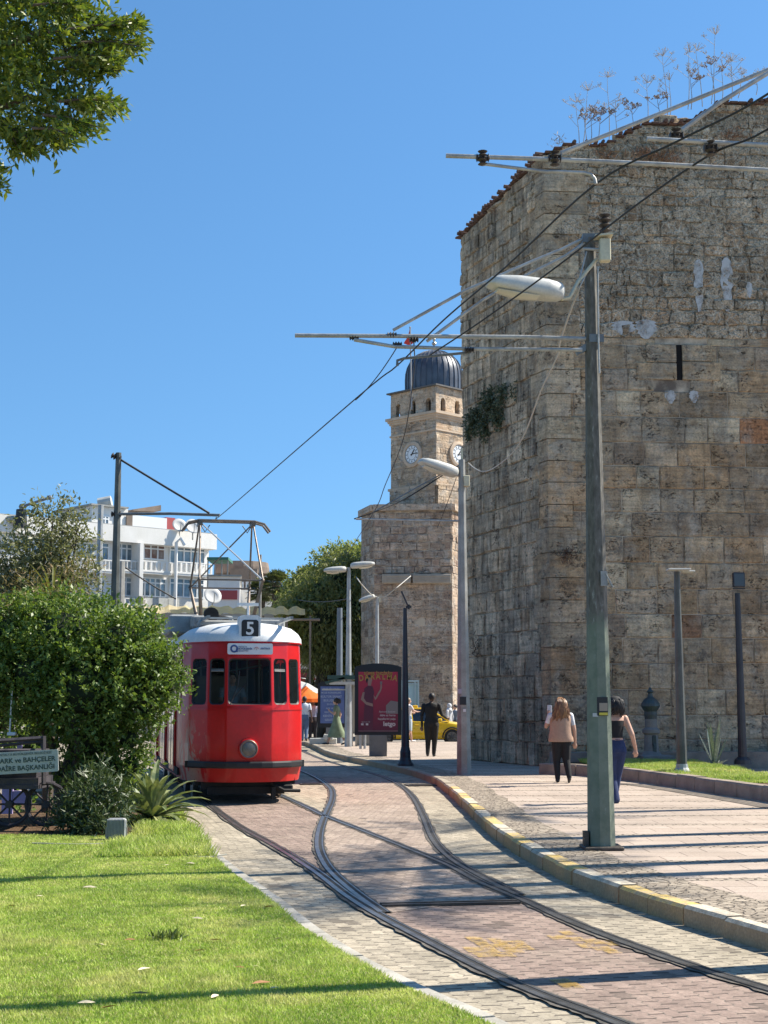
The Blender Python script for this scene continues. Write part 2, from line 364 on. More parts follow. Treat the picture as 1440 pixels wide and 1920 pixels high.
def between(pa, pb, z):
    def rs(p, n=90):
        acc = [0]
        for i in range(1, len(p)): acc.append(acc[-1] + (p[i] - p[i - 1]).length)
        out = []; j = 0
        for k in range(n):
            t = acc[-1] * k / (n - 1)
            while j < len(acc) - 2 and acc[j + 1] < t: j += 1
            f = (t - acc[j]) / max(1e-6, acc[j + 1] - acc[j]); out.append(p[j].lerp(p[j + 1], min(1, f)))
        return out
    a, b = rs(pa), rs(pb); mb = MB()
    va = [mb.vert((p.x, p.y, z)) for p in a]; vb = [mb.vert((p.x, p.y, z)) for p in b]
    for i in range(len(a) - 1): mb.face((va[i], va[i + 1], vb[i + 1], vb[i]))
    return mb
label(between(pA1, pA2, 0.004).build('red_road_strip', m_red), kind='structure')
iB = len(pB1) - 1
label(between(pB1, pB2, 0.008).build('pink_road_strip', m_pink), kind='structure')
m_rail = paint('rail_steel', (0.34, 0.33, 0.32), (0.20, 0.19, 0.175), 6, 0.30, 0.2, metal=0.8, bs=60)
m_groove = plain('rail_groove', (0.018, 0.017, 0.016), 0.8)
m_filler = paint('rail_filler', (0.15, 0.13, 0.105), (0.06, 0.052, 0.045), 5, 0.9, 0.8)
def rail(path, lab):
    t = thing('tram_rail', lab, 'rail', (path[0].x, path[0].y, 0), 0, 'rails set in the paving')
    mb = MB(); ribbon(mb, path, -0.085, 0.072, 0.013, 0, wob=0.018); mb.build('joint_filler', m_filler, t)
    mb = MB(); ribbon(mb, path, -0.06, 0.055, 0.017); mb.build('groove', m_groove, t)
    mb = MB(); ribbon(mb, path, -0.055, -0.010, 0.021, 0, 0.008); mb.build('rail_head', m_rail, t)
    mb = MB(); ribbon(mb, path, 0.026, 0.043, 0.020, 0, 0.008); mb.build('guard_lip', m_rail, t)
rail(pA1, 'grooved rail nearest the lawn, running under the left wheels of the red tram')
rail(pA2, 'straight grooved rail running from under the right side of the tram to the lower right')
rail(pB1, 'curved rail that bends round and crosses the tram track in front of the tram')
rail(pB2, 'curved rail closest to the kerb, sweeping past the black lamp pole')
# turnout check plate across the track + drain cover
m_iron = paint('cast_iron', (0.07, 0.062, 0.055), (0.12, 0.10, 0.08), 8, 0.6, 0.5, metal=0.6)
mb = MB(); a, b = G(716, 1702), G(975, 1696); d = (b - a).normalized(); n = Vector((-d.y, d.x, 0))
for k, (o, ww) in enumerate(((0, 0.05), (0.10, 0.03))):
    c = (a + b) / 2 + n * o; mb.box((c.x, c.y, 0.018), ((b - a).length, ww, 0.02), 0, rz=math.atan2(d.y, d.x))
o = mb.build('drain_channel', m_iron); label(o, 'narrow iron drain channel laid straight across the tram track where the rails merge', 'drain')
def cover(px, py, wx, wy, lab, rz=0.2):
    c = G(px, py); mb = MB(); mb.box((c.x, c.y, 0.014), (wx, wy, 0.014), rz=rz)
    for k in range(5): mb.box((c.x, c.y - wy * .35 + k * wy * .17, 0.022), (wx * .8, wy * .06, 0.004), rz=rz)
    label(mb.build('drain_cover', m_iron), lab, 'drain cover')
cover(583, 1471, 0.45, 0.35, 'small dark iron cover in the pavers just right of the tram')
cover(790, 1473, 0.62, 0.55, 'iron drain grate in the road at the foot of the kerb bend')
# yellow paint remains on the red pavers
m_yel = NT('worn_yellow'); v = m_yel.coord('Pos'); nz = m_yel.noise(v, 14, 7, 0.75)
m_yel.set(col=(0.55, 0.36, 0.09), rough=0.9)
trn = m_yel.n('BsdfTransparent'); mx = m_yel.n('MixShader'); m_yel.l(m_yel.ramp(nz, [(0.40, 0.0), (0.66, 0.48)]), mx.inputs[0]); m_yel.l(trn.outputs[0], mx.inputs[1]); m_yel.l(m_yel.b.outputs[0], mx.inputs[2]); m_yel.l(mx.outputs[0], m_yel.out.inputs[0])
m_yel = m_yel.m
def marks(cells, lab):
    mb = MB()
    for px, py in cells:
        c = G(px, py); mb.box((c.x + random.uniform(-.02, .02), c.y, 0.0115), (random.uniform(.09, .15), random.uniform(.15, .26), 0.003), rz=0.21 + random.uniform(-.04, .04))
    label(mb.build('painted_mark', m_yel), lab, 'road marking')
cl = [(x, y) for x, y in ((895, 1764), (930, 1767), (905, 1775), (940, 1776), (925, 1785), (958, 1784), (985, 1778), (945, 1793), (915, 1793), (968, 1770), (890, 1783))]
marks(cl, 'larger faded yellow paint mark on the red pavers between the rails')
marks([(1050, 1760), (1080, 1764), (1112, 1768), (1140, 1771), (1100, 1776), (1130, 1781), (1146, 1786), (1068, 1752)], 'faded yellow paint mark on the pavers nearer the right rail')
marks([(1064, 1851), (1057, 1846)], 'tiny speck of worn yellow paint below the shadow line')

# ---- kerb and pavement on the right
KB = [(540, 1391), (577, 1400), (612, 1417), (647, 1427), (705, 1439), (768, 1454), (807, 1468), (833, 1484), (871, 1520), (911, 1560), (951, 1591), (1000, 1622), (1067, 1658), (1133, 1684), (1200, 1709), (1271, 1732), (1347, 1755), (1440, 1784), (1600, 1832), (1820, 1890)]
kp = wpath(KB, 0.0, 8)
# resample evenly
def even(path, step):
    out = [path[0]]; acc = 0
    for a, b in zip(path, path[1:]):
        L = (b - a).length; t = step - acc
        while t <= L: out.append(a.lerp(b, t / L)); t += step
        acc = (acc + L) % step if L + acc >= step else acc + L
    return out
KH = 0.15
ks = even(kp, 0.62); kl = lat(ks)
side = 1 if kl[len(ks) // 2].x > 0 else -1
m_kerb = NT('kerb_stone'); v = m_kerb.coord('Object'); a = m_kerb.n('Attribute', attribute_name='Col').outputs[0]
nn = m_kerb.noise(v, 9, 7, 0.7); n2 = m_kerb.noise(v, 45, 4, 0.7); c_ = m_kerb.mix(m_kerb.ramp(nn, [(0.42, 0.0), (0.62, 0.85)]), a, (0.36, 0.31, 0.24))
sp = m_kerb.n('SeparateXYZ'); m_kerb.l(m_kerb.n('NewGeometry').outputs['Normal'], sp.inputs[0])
c_ = m_kerb.mix(m_kerb.ramp(sp.outputs[2], [(0.2, 0.88), (0.8, 0.0)]), c_, (0.40, 0.265, 0.15))  # upright faces mixed to warm brown, their shaded tone put into the colour
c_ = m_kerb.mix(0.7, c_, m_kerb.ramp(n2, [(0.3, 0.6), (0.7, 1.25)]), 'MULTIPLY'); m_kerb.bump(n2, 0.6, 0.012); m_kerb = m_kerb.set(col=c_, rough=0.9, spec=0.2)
mb = MB(); KW = 0.17
for i in range(len(ks) - 1):
    a, b = ks[i], ks[i + 1]; na, nb = kl[i] * side, kl[i + 1] * side; d = (b - a).normalized() * 0.008
    a2, b2 = a + d, b - d
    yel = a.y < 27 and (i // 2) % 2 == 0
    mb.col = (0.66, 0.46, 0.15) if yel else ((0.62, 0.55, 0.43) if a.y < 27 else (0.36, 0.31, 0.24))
    o_ = random.uniform(-.008, .008); h = KH + random.uniform(-.006, .006)
    prof = [(0 + o_, 0), (0.005 + o_, h - 0.025), (0.03 + o_, h), (KW, h), (KW, 0)]
    ra = [mb.vert((a2.x + na.x * u, a2.y + na.y * u, z)) for u, z in prof]; rb = [mb.vert((b2.x + nb.x * u, b2.y + nb.y * u, z)) for u, z in prof]
    for k in range(4): mb.face((ra[k], ra[k + 1], rb[k + 1], rb[k]))
    mb.face(ra); mb.face(rb[::-1])
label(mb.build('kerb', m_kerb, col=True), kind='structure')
# pavement sheet
t = NT('pavement_slabs'); v = t.coord('Pos', rot=R(-2)); sep = t.n('SeparateXYZ'); t.l(v, sep.inputs[0])
def brick(t, vec, bw, bh, ms, c1, c2, mo, off=0.5):
    br = t.n('TexBrick'); t.l(vec, br.inputs[0]); br.inputs['Scale'].default_value = 1; br.offset = off
    br.inputs['Brick Width'].default_value = bw; br.inputs['Row Height'].default_value = bh; br.inputs['Mortar Size'].default_value = ms
    br.inputs['Color1'].default_value = lin(c1); br.inputs['Color2'].default_value = lin(c2); br.inputs['Mortar'].default_value = lin(mo); return br
slab = brick(t, v, 0.6, 0.4, 0.006, (0.44, 0.36, 0.295), (0.385, 0.31, 0.25), (0.18, 0.145, 0.12))
nzv = t.noise(v, 8, 3); cv = t.n('CombineXYZ'); t.l(t.math('ADD', sep.outputs[0], t.math('MULTIPLY', nzv, 0.08)), cv.inputs[0]); t.l(t.math('ADD', sep.outputs[1], t.math('MULTIPLY', nzv, 0.06)), cv.inputs[1])
cob = brick(t, cv.outputs[0], 0.13, 0.11, 0.014, (0.43, 0.36, 0.285), (0.34, 0.28, 0.22), (0.13, 0.105, 0.085))
band = t.math('LESS_THAN', t.math('FRACT', t.math('MULTIPLY', sep.outputs[1], 1 / 1.42)), 0.17)
nb_ = t.noise(v, 0.7, 6, 0.65); nf = t.noise(v, 34, 6, 0.7)
col = t.mix(band, slab.outputs[0], cob.outputs[0]); fac = t.math('ADD', t.math('MULTIPLY', slab.outputs['Fac'], t.math('SUBTRACT', 1.0, band)), t.math('MULTIPLY', cob.outputs['Fac'], band))
col = t.mix(0.6, col, t.ramp(nb_, [(0.33, 0.72), (0.66, 1.15)]), 'MULTIPLY'); col = t.mix(0.5, col, t.ramp(nf, [(0.3, 0.65), (0.7, 1.3)]), 'MULTIPLY')
t.bump(t.math('SUBTRACT', t.math('MULTIPLY', nf, 0.3), fac), 0.8, 0.02); m_slab = t.set(col=col, rough=0.9, spec=0.22)
t = NT('kerb_cobbles'); v = t.coord('Pos', rot=R(38)); nzv = t.noise(v, 7, 3); sep = t.n('SeparateXYZ'); t.l(v, sep.inputs[0]); cv = t.n('CombineXYZ')
t.l(t.math('ADD', sep.outputs[0], t.math('MULTIPLY', nzv, 0.1)), cv.inputs[0]); t.l(t.math('ADD', sep.outputs[1], t.math('MULTIPLY', nzv, 0.1)), cv.inputs[1])
vo = t.n('TexVoronoi', feature='DISTANCE_TO_EDGE'); t.l(cv.outputs[0], vo.inputs['Vector']); vo.inputs['Scale'].default_value = 11; vc = t.n('TexVoronoi'); t.l(cv.outputs[0], vc.inputs['Vector']); vc.inputs['Scale'].default_value = 11
class _C: pass
cob = _C(); efac = t.ramp(vo.outputs[0], [(.03, 1.0), (.09, 0.0)]); vs_ = t.n('SeparateColor'); t.l(vc.outputs['Color'], vs_.inputs[0]); ccol = t.mix(efac, t.mix(vs_.outputs[0], (.42, .355, .275), (.30, .25, .195)), (.17, .14, .11)); cob.outputs = {0: ccol, 'Fac': efac}; nf = t.noise(v, 25, 6, 0.7); nb_ = t.noise(v, 1.2, 5, 0.6)
col = t.mix(0.6, cob.outputs[0], t.ramp(nb_, [(0.33, 0.7), (0.66, 1.15)]), 'MULTIPLY'); col = t.mix(0.5, col, t.ramp(nf, [(0.3, 0.6), (0.7, 1.3)]), 'MULTIPLY')
t.bump(t.math('SUBTRACT', t.math('MULTIPLY', nf, 0.4), cob.outputs['Fac']), 0.9, 0.03); m_cob = t.set(col=col, rough=0.9, spec=0.2)
kin = [p + n * side * (KW - 0.004) for p, n in zip(even(kp, 0.62), kl)]
kin = [p for p in kin if p.y > 5]
def filled(poly, z, skirt=None):
    bm = bmesh.new(); vs = [bm.verts.new((p[0], p[1], z)) for p in poly]; bm.faces.new(vs)
    bmesh.ops.triangulate(bm, faces=bm.faces)
    if skirt is not None:
        for i in range(len(vs)):
            a, b = vs[i], vs[(i + 1) % len(vs)]; c = bm.verts.new((b.co.x, b.co.y, skirt)); d = bm.verts.new((a.co.x, a.co.y, skirt)); bm.faces.new((a, b, c, d))
    bmesh.ops.remove_doubles(bm, verts=bm.verts, dist=1e-5); bmesh.ops.recalc_face_normals(bm, faces=bm.faces)
    me = bpy.data.meshes.new('m'); bm.to_mesh(me); bm.free(); return me
SW = KH - 0.006
poly = [(p.x, p.y) for p in kin] + [(40, kin[-1].y), (40, 56.5), (kin[0].x, 56.5)]
me = filled(poly, SW, -0.02); me.materials.append(m_slab); o = link('pavement', me); label(o, kind='structure')
mb = MB(); ribbon(mb, kin, 0.0 * side, 0.55 * side, SW + 0.004, wob=0.05)
label(mb.build('pavement_edge', m_cob), kind='structure')
# dark strip of blocks (groove line running to the right)
mb = MB(); pth = crom([G(x, y, SW) for x, y in ((1140, 1468), (1200, 1473), (1290, 1487), (1440, 1513), (1600, 1545))], 6)
m_dk = pavers('dark_strip_blocks', (0.2, 0.17, 0.14), (0.15, 0.125, 0.105), (0.05, 0.04, 0.035), R(20), 0.12, 0.12)
ribbon(mb, pth, -0.16, 0.16, SW + 0.006); label(mb.build('pavement_channel', m_dk), kind='structure')

# ---- left lawn
LE = [(300, 1478), (322, 1500), (345, 1528), (382, 1566), (398, 1587), (422, 1614), (468, 1649), (527, 1690), (581, 1734), (651, 1781), (713, 1816), (807, 1863), (900, 1902), (1010, 1952), (1150, 2010)]
lp = wpath(LE, 0.0, 8); ls = even(lp, 0.5); ll = lat(ls); sd = -1 if ll[len(ls) // 2].x > 0 else 1
m_edge = paint('edging_concrete', (0.44, 0.41, 0.35), (0.30, 0.28, 0.235), 3, 0.9, 0.5)
mb = MB()
for i in range(len(ls) - 1):
    if ls[i].y > 20.5: continue
    a, b = ls[i], ls[i + 1]; d = (b - a).normalized() * 0.006; a, b = a + d, b - d; na, nb = ll[i] * sd, ll[i + 1] * sd; h = 0.03 + random.uniform(-.004, .004)
    prof = [(0, -0.01), (0, h - .008), (0.01, h), (0.12, h), (0.12, -0.01)]
    ra = [mb.vert((a.x + na.x * u, a.y + na.y * u, z)) for u, z in prof]; rb = [mb.vert((b.x + nb.x * u, b.y + nb.y * u, z)) for u, z in prof]
    for k in range(4): mb.face((ra[k], ra[k + 1], rb[k + 1], rb[k]))
    mb.face(ra); mb.face(rb[::-1])
label(mb.build('lawn_edging', m_edge), kind='structure')
lin_ = [p + n * sd * 0.115 for p, n in zip(ls, ll)]
lawn_poly = [(p.x, p.y) for p in lin_ if p.y > 4] + [(-16, 4), (-16, 25), (lin_[0].x, 25)]
t = NT('lawn_soil'); v = t.coord('Pos'); n1 = t.noise(v, 0.9, 5, 0.6); n2 = t.noise(v, 45, 6, 0.7)
c_ = t.ramp(n1, [(0.35, (0.16, 0.22, 0.05)), (0.62, (0.32, 0.33, 0.10))]); sep = t.n('SeparateXYZ'); t.l(v, sep.inputs[0])
so = t.ramp(t.math('ADD', sep.outputs[1], t.math('MULTIPLY', n1, 1.0)), [(0.0, 0.0), (1.0, 1.0)])
mr = t.n('MapRange'); t.l(t.math('ADD', sep.outputs[1], t.math('MULTIPLY', n1, 1.6)), mr.inputs[0]); mr.inputs[1].default_value = 17.9; mr.inputs[2].default_value = 18.7
c_ = t.mix(mr.outputs[0], c_, t.ramp(n2, [(0.35, (0.05, 0.032, 0.02)), (0.7, (0.20, 0.13, 0.08))])); c_ = t.mix(0.6, c_, t.ramp(n2, [(0.3, 0.5), (0.7, 1.4)]), 'MULTIPLY')
t.bump(n2, 0.8, 0.03); m_soil = t.set(col=c_, rough=0.95, spec=0.1)
me = filled(lawn_poly, 0.03, -0.02); me.materials.append(m_soil); label(link('lawn', me), kind='structure')
def inside(poly, x, y):
    poly = np.asarray(poly); c = np.zeros(len(x), bool); j = len(poly) - 1
    for i in range(len(poly)):
        xi, yi = poly[i]; xj, yj = poly[j]
        with np.errstate(divide='ignore', invalid='ignore'): q = ((yi > y) != (yj > y)) & (x < (xj - xi) * (y - yi) / (yj - yi) + xi)
        c ^= q; j = i
    return c
def grass(name, poly, x0, x1, y0, y1, dens, h, mt, z=0.03, wfac=1.0, near=None):
    n = int((x1 - x0) * (y1 - y0) * dens); x = RNG.uniform(x0, x1, n); y = RNG.uniform(y0, y1, n)
    k = inside(poly, x, y)
    if near: k &= RNG.uniform(0, 1, n) < np.clip(near / y, 0, 1) ** 1.5
    k &= np.abs(x) < y * 0.30 + 0.5 if near else True
    x, y = x[k], y[k]; n = len(x)
    patch = 0.75 + 0.35 * np.sin(x * 2.1 + np.sin(y * 1.7) * 2) * np.sin(y * 1.3 + x)
    H = h * patch * RNG.uniform(0.5, 1.25, n); W = 0.0045 * wfac * np.clip(y / 9, 0.9, 3) * RNG.uniform(.7, 1.3, n)
    a = RNG.uniform(0, 2 * np.pi, n); b = RNG.uniform(0, 2 * np.pi, n); ln = H * RNG.uniform(0.25, 1.1, n)
    v = np.empty((n, 3, 3), np.float32)
    v[:, 0] = np.stack([x - np.cos(a) * W, y - np.sin(a) * W, np.full(n, z - 0.002)], 1)
    v[:, 1] = np.stack([x + np.cos(a) * W, y + np.sin(a) * W, np.full(n, z - 0.002)], 1)
    v[:, 2] = np.stack([x + np.cos(b) * ln, y + np.sin(b) * ln, z + H], 1)
    o = rawquads(name, mt, v.reshape(-1, 3), n, 3); label(o, kind='stuff'); return o
t = NT('grass_blades'); v = t.coord('Pos'); n1 = t.noise(v, 1.1, 8, 0.72); n2 = t.noise(v, 60, 2); n3 = t.noise(v, 5, 4, 0.6)
c_ = t.ramp(n1, [(0.34, (0.23, 0.37, 0.04)), (0.50, (0.38, 0.51, 0.07)), (0.66, (0.62, 0.63, 0.20))])
c_ = t.mix(t.ramp(n2, [(0.50, 0.0), (0.62, 0.85)]), c_, (0.55, 0.50, 0.24)); c_ = t.mix(0.6, c_, t.ramp(n3, [(0.32, 0.7), (0.66, 1.25)]), 'MULTIPLY')
t.set(col=c_, rough=0.55, spec=0.3); tr = t.n('BsdfTranslucent'); t.l(c_, tr.inputs[0]); mx = t.n('MixShader'); mx.inputs[0].default_value = 0.35
t.l(t.b.outputs[0], mx.inputs[1]); t.l(tr.outputs[0], mx.inputs[2]); t.l(mx.outputs[0], t.out.inputs[0]); m_grass = t.m
lg = [p for p in lawn_poly]
o = grass('grass', lg, -5.8, 2.6, 6.4, 18.4, 15000, 0.04, m_grass, near=9.5); label(o, 'short sunlit green lawn grass in the left foreground', 'grass')
# ragged tall grass at the far edge of the lawn, by the agave
ex = [(G(290, 1575).x, 16.2), (G(330, 1500).x, 24.2), (G(322, 1500).x + .1, 24.2)] 
o = grass('tall_grass', lawn_poly, G(270, 1560).x, G(420, 1600).x + 0.3, 15.8, 22.5, 2600, 0.16, m_grass, wfac=1.3); label(o, 'longer ragged grass at the tip of the lawn beside the pavers', 'grass')
m_leafdry = [plain('dry_leaf_pale', (0.62, 0.53, 0.36), 0.7), plain('dry_leaf_brown', (0.33, 0.16, 0.06), 0.7)]
def fallen(px, py, s, k, rz):
    c = G(px, py, 0.06); mb = MB(); M = Matrix.Rotation(rz, 3, 'Z') @ Matrix.Rotation(random.uniform(-.4, .4), 3, 'X')
    pts = [(-1, 0, 0), (-.5, .28, .1), (0, .34, .14), (.5, .26, .08), (1, 0, .05), (.5, -.24, .1), (0, -.3, .16), (-.5, -.22, .1)]
    cc = mb.vert(c); vs = [mb.vert(c + M @ (Vector(p) * s)) for p in pts]
    for i in range(8): mb.face((cc, vs[i], vs[(i + 1) % 8]))
    o = mb.build('fallen_leaf', m_leafdry[k]); label(o, 'pale dry leaf lying on the lawn' if k == 0 else 'brown dry leaf lying on the lawn', 'leaf', 'pale fallen leaves on the lawn' if k == 0 else 'brown fallen leaves on the lawn')
for i, (x, y, s, k, rz) in enumerate([(57, 1646, .09, 0, .3), (168, 1664, .07, 0, -.2), (188, 1771, .045, 0, -.6), (370, 1722, .05, 0, -.4), (456, 1698, .035, 0, 1), (162, 1880, .05, 0, .1), (265, 1863, .07, 0, -.1),
        (403, 1868, .045, 0, 1.2), (270, 1817, .05, 0, .8), (357, 1619, .06, 0, -.5), (313, 1622, .03, 0, .4), (520, 1760, .04, 0, .9), (74, 1680, .03, 0, .2), (515, 1852, .03, 0, .5), (480, 1812, .03, 0, 0),
        (405, 1762, .05, 1, .2), (490, 1843, .06, 1, .4), (449, 1814, .04, 1, -.3), (244, 1762, .04, 1, .1), (204, 1888, .05, 1, .6), (376, 1782, .045, 1, .3), (22, 1698, .04, 1, 0), (505, 1700, .05, 1, .2)]):
    fallen(x, y, s, k, rz)

def lawntuft(px, py, n, lab, mt):
    c = G(px, py, .03); p = RNG.normal(size=(n, 3)) * np.array([.06, .05, .0]) + np.array([c.x, c.y, .03]); d = RNG.normal(size=(n, 3)) * .5 + np.array([0, 0, 1.0]); o = leaves('weed', mt, p, .085, .14, dirs=d); label(o, lab, 'weed', 'weeds growing in the lawn')
m_wd = leafmat('weed_shadow_leaf', (.05, .08, .02), (.09, .13, .03), (.2, .2, .08), 6)
lawntuft(310, 1763, 90, 'dark green weed clump standing in for a shadowy tuft in the middle of the lawn', m_wd)  # dark leaf colour also carries the shadow of the tuft
# ---- right lawn strip beneath the tower
RK = [(1010, 1452), (1090, 1455), (1167, 1463), (1253, 1475), (1353, 1491), (1440, 1504), (1560, 1524), (1800, 1560)]
rk = crom([G(x, y, SW) for x, y in RK], 8)
rks = even(rk, 0.9); rl = lat(rks); rs_ = 1 if rl[3].y > 0 else -1
m_rk = paint('dark_kerb_stone', (0.33, 0.26, 0.205), (0.22, 0.175, 0.14), 2.2, 0.92, 0.8)
mb = MB(); RH = 0.24
for i in range(len(rks) - 1):
    a, b = rks[i], rks[i + 1]; d = (b - a).normalized() * 0.01; a, b = a + d, b - d; na, nb = rl[i] * rs_, rl[i + 1] * rs_; h = SW + RH + random.uniform(-.012, .012)
    prof = [(0, SW - .01), (0.01, h - .03), (0.035, h), (0.24, h), (0.24, SW - .01)]
    ra = [mb.vert((a.x + na.x * u, a.y + na.y * u, z)) for u, z in prof]; rb = [mb.vert((b.x + nb.x * u, b.y + nb.y * u, z)) for u, z in prof]
    for k in range(4): mb.face((ra[k], ra[k + 1], rb[k + 1], rb[k]))
    mb.face(ra); mb.face(rb[::-1])
label(mb.build('planting_kerb', m_rk), kind='structure')
rin = [p + n * rs_ * 0.23 for p, n in zip(rks, rl) if p.x > 3.9]
rpoly = [(p.x, p.y) for p in rin] + [(rin[-1].x, 33.6), (rin[0].x - .3, 33.6)]
LZ = SW + RH - 0.07
me = filled(rpoly, LZ, SW - 0.01); me.materials.append(m_soil); label(link('planting_bed', me), kind='structure')
t2 = m_grass.copy(); t2.name = 'grass_blades_far'
o = grass('grass', rpoly, 4.5, 13, 25, 33.6, 2600, 0.10, m_grass, z=LZ, wfac=1.0); label(o, 'rough yellow green grass in the raised bed under the fortress wall', 'grass')

# ================================================================== FORTRESS TOWER (right)
ZC = 34.5
cR0 = Vector((P(1036, 1315, ZC).x, ZC, 0)); cR1 = Vector((17.5, ZC + 0.95, 0))
cL1 = Vector((P(872, 1315, 39.3).x, 39.3, 0))
ztop_c = P(1036, 292, ZC).z; ztop_l = P(872, 447, 39.3).z
ftop_r = (P(1440, 187, ZC + .6).z - ztop_c) / (P(1440, 187, ZC + .6).x - cR0.x)
STC = [(0.74, 0.56, 0.375), (0.68, 0.50, 0.325), (0.78, 0.60, 0.42), (0.70, 0.55, 0.39), (0.60, 0.455, 0.31), (0.84, 0.68, 0.48), (0.68, 0.47, 0.29), (0.56, 0.44, 0.33)]
m_stone = stone('weathered_stone', 0.7, 0.3, 1.0, alb=.72, tint=(1.0, .985, .93))
m_stone_dk = stone('streaked_stone', 0.6, 0.95, 1.0, alb=.67, tint=(1.03, 1.0, .92))
m_mortar = paint('old_mortar', (0.52, 0.43, 0.32), (0.14, 0.11, 0.085), 2, 0.95, 0.9)
m_hole = plain('wall_hole', (0.006, 0.005, 0.005), 1.0)
def masonry(mb, O, U, N, L, z0, top, rows, widths, colors, gap=0.012, pro=(0.008, 0.045), jit=0.01, skip=None, special=None, cb=1.0):
    O, U, N = Vector(O), Vector(U).normalized(), Vector(N).normalized(); z = z0; r = 0; tmax = max(top(L * k / 20) for k in range(21))
    while z < tmax:
        h = rows(z) * (random.uniform(0.9, 1.12) if gap != 0.0061 else random.uniform(.65, 1.45)); x = -random.uniform(0, widths(z)[0])
        while x < L:
            w_ = random.uniform(*widths(z)); a, b = max(0, x), min(L, x + w_); x += w_
            if b - a < 0.06: continue
            zt = min(z + h, top((a + b) / 2))
            if zt - z < 0.06: continue
            if skip and skip(a, b, z, zt): continue
            g = gap; p = random.uniform(*pro); e = min(0.03, (b - a) * .12)
            c = random.choice(colors); k = random.choice((random.uniform(0.86, 1.1), random.uniform(.93, 1.05), random.uniform(.75, 1.15))) * cb
            if special: c = special((a + b) / 2, (z + zt) / 2) or c
            mb.col = (c[0] * k, c[1] * k, c[2] * k)
            J = lambda q=jit: random.uniform(-q, q)
            back = [(a + g, z + g), (b - g, z + g), (b - g, zt - g), (a + g, zt - g)]
            nb = []; nf = []
            for (u, v) in back: nb.append(mb.vert(O + U * u + Vector((0, 0, v)) + N * 0.0))
            ins = [(a + g + e, z + g + e), ((a + b) / 2, z + g + e * .6), (b - g - e, z + g + e), (b - g - e * .6, (z + zt) / 2), (b - g - e, zt - g - e), ((a + b) / 2, zt - g - e * .6), (a + g + e, zt - g - e), (a + g + e * .6, (z + zt) / 2)]
            nf = [mb.vert(O + U * (u + J()) + Vector((0, 0, v + J())) + N * (p + J(.006))) for u, v in ins]
            mb.face(nf)
            for q in range(4):
                i0 = q * 2; i1 = (q * 2 + 1) % 8; i2 = (q * 2 + 2) % 8
                mb.face((nb[q], nb[(q + 1) % 4], nf[i2], nf[i1], nf[i0]))
        z += h; r += 1
def rubblemat():
    t = NT('rubble_stone'); v = t.coord('Object'); a = t.n('Attribute', attribute_name='Col').outputs[0]; vo = t.n('TexVoronoi'); nzz = t.n('TexNoise'); t.l(v, nzz.inputs['Vector']); nzz.inputs['Scale'].default_value = 3
    mv = t.n('Mix', data_type='VECTOR'); mv.inputs[0].default_value = .12; t.l(v, mv.inputs[4]); t.l(nzz.outputs['Color'], mv.inputs[5]); t.l(mv.outputs[1], vo.inputs['Vector']); vo.inputs['Scale'].default_value = 5.5; vo.feature = 'DISTANCE_TO_EDGE'
    n1 = t.noise(v, 1.1, 7, .65); n2 = t.noise(v, 7, 9, .75); n3 = t.noise(v, 26, 6, .7)
    col = t.mix(t.ramp(vo.outputs[0], [(.02, .85), (.13, 0.0)]), a, (.80, .72, .60)); col = t.mix(.9, col, t.ramp(n1, [(.3, .62), (.55, 1.0), (.72, 1.3)]), 'MULTIPLY'); col = t.mix(.95, col, t.ramp(n2, [(.36, .12), (.46, .95), (.72, 1.6)]), 'MULTIPLY'); col = t.mix(.7, col, t.ramp(n3, [(.36, .2), (.48, 1.0), (.66, 1.7)]), 'MULTIPLY'); col = t.mix(1.0, col, (.67, .645, .60), 'MULTIPLY')
    h = t.math('ADD', t.math('ADD', n2, t.math('MULTIPLY', n3, .5)), t.math('MULTIPLY', t.ramp(vo.outputs[0], [(0, 0.0), (.12, 1.0)]), .25)); t.bump(h, 1.0, .12); return t.set(col=col, rough=.95, spec=.1)
m_rubble = rubblemat()
fort = thing('fortress_tower', 'massive old stone fortress tower of large weathered blocks filling the right side', 'tower', (cR0.x + 4, ZC + 3, SW))
Lr = (cR1 - cR0).length; Ur = (cR1 - cR0).normalized(); Nr = Vector((Ur.y, -Ur.x, 0))
Ll = (cL1 - cR0).length; Ul = (cR0 - cL1).normalized(); Nl = Vector((Ul.y, -Ul.x, 0))
if Nl.y > 0: Nl = -Nl
if Nr.y > 0: Nr = -Nr
topR = lambda u: ztop_c + ftop_r * min(u, 6.5) + 0.12 * math.sin(u * 3.1) - 0.03
topL = lambda u: ztop_l + (ztop_c - ztop_l) * (u / Ll) ** 1.0 + 0.0
slit_u0 = (P(1267, 680, ZC + .3).x - cR0.x) ; slit_z0, slit_z1 = P(1272, 714, ZC + .3).z, P(1272, 648, ZC + .3).z
def rU(px): return P(px, 700, ZC + .35).x - cR0.x
def rZ(py): return P(1250, py, ZC + .35).z
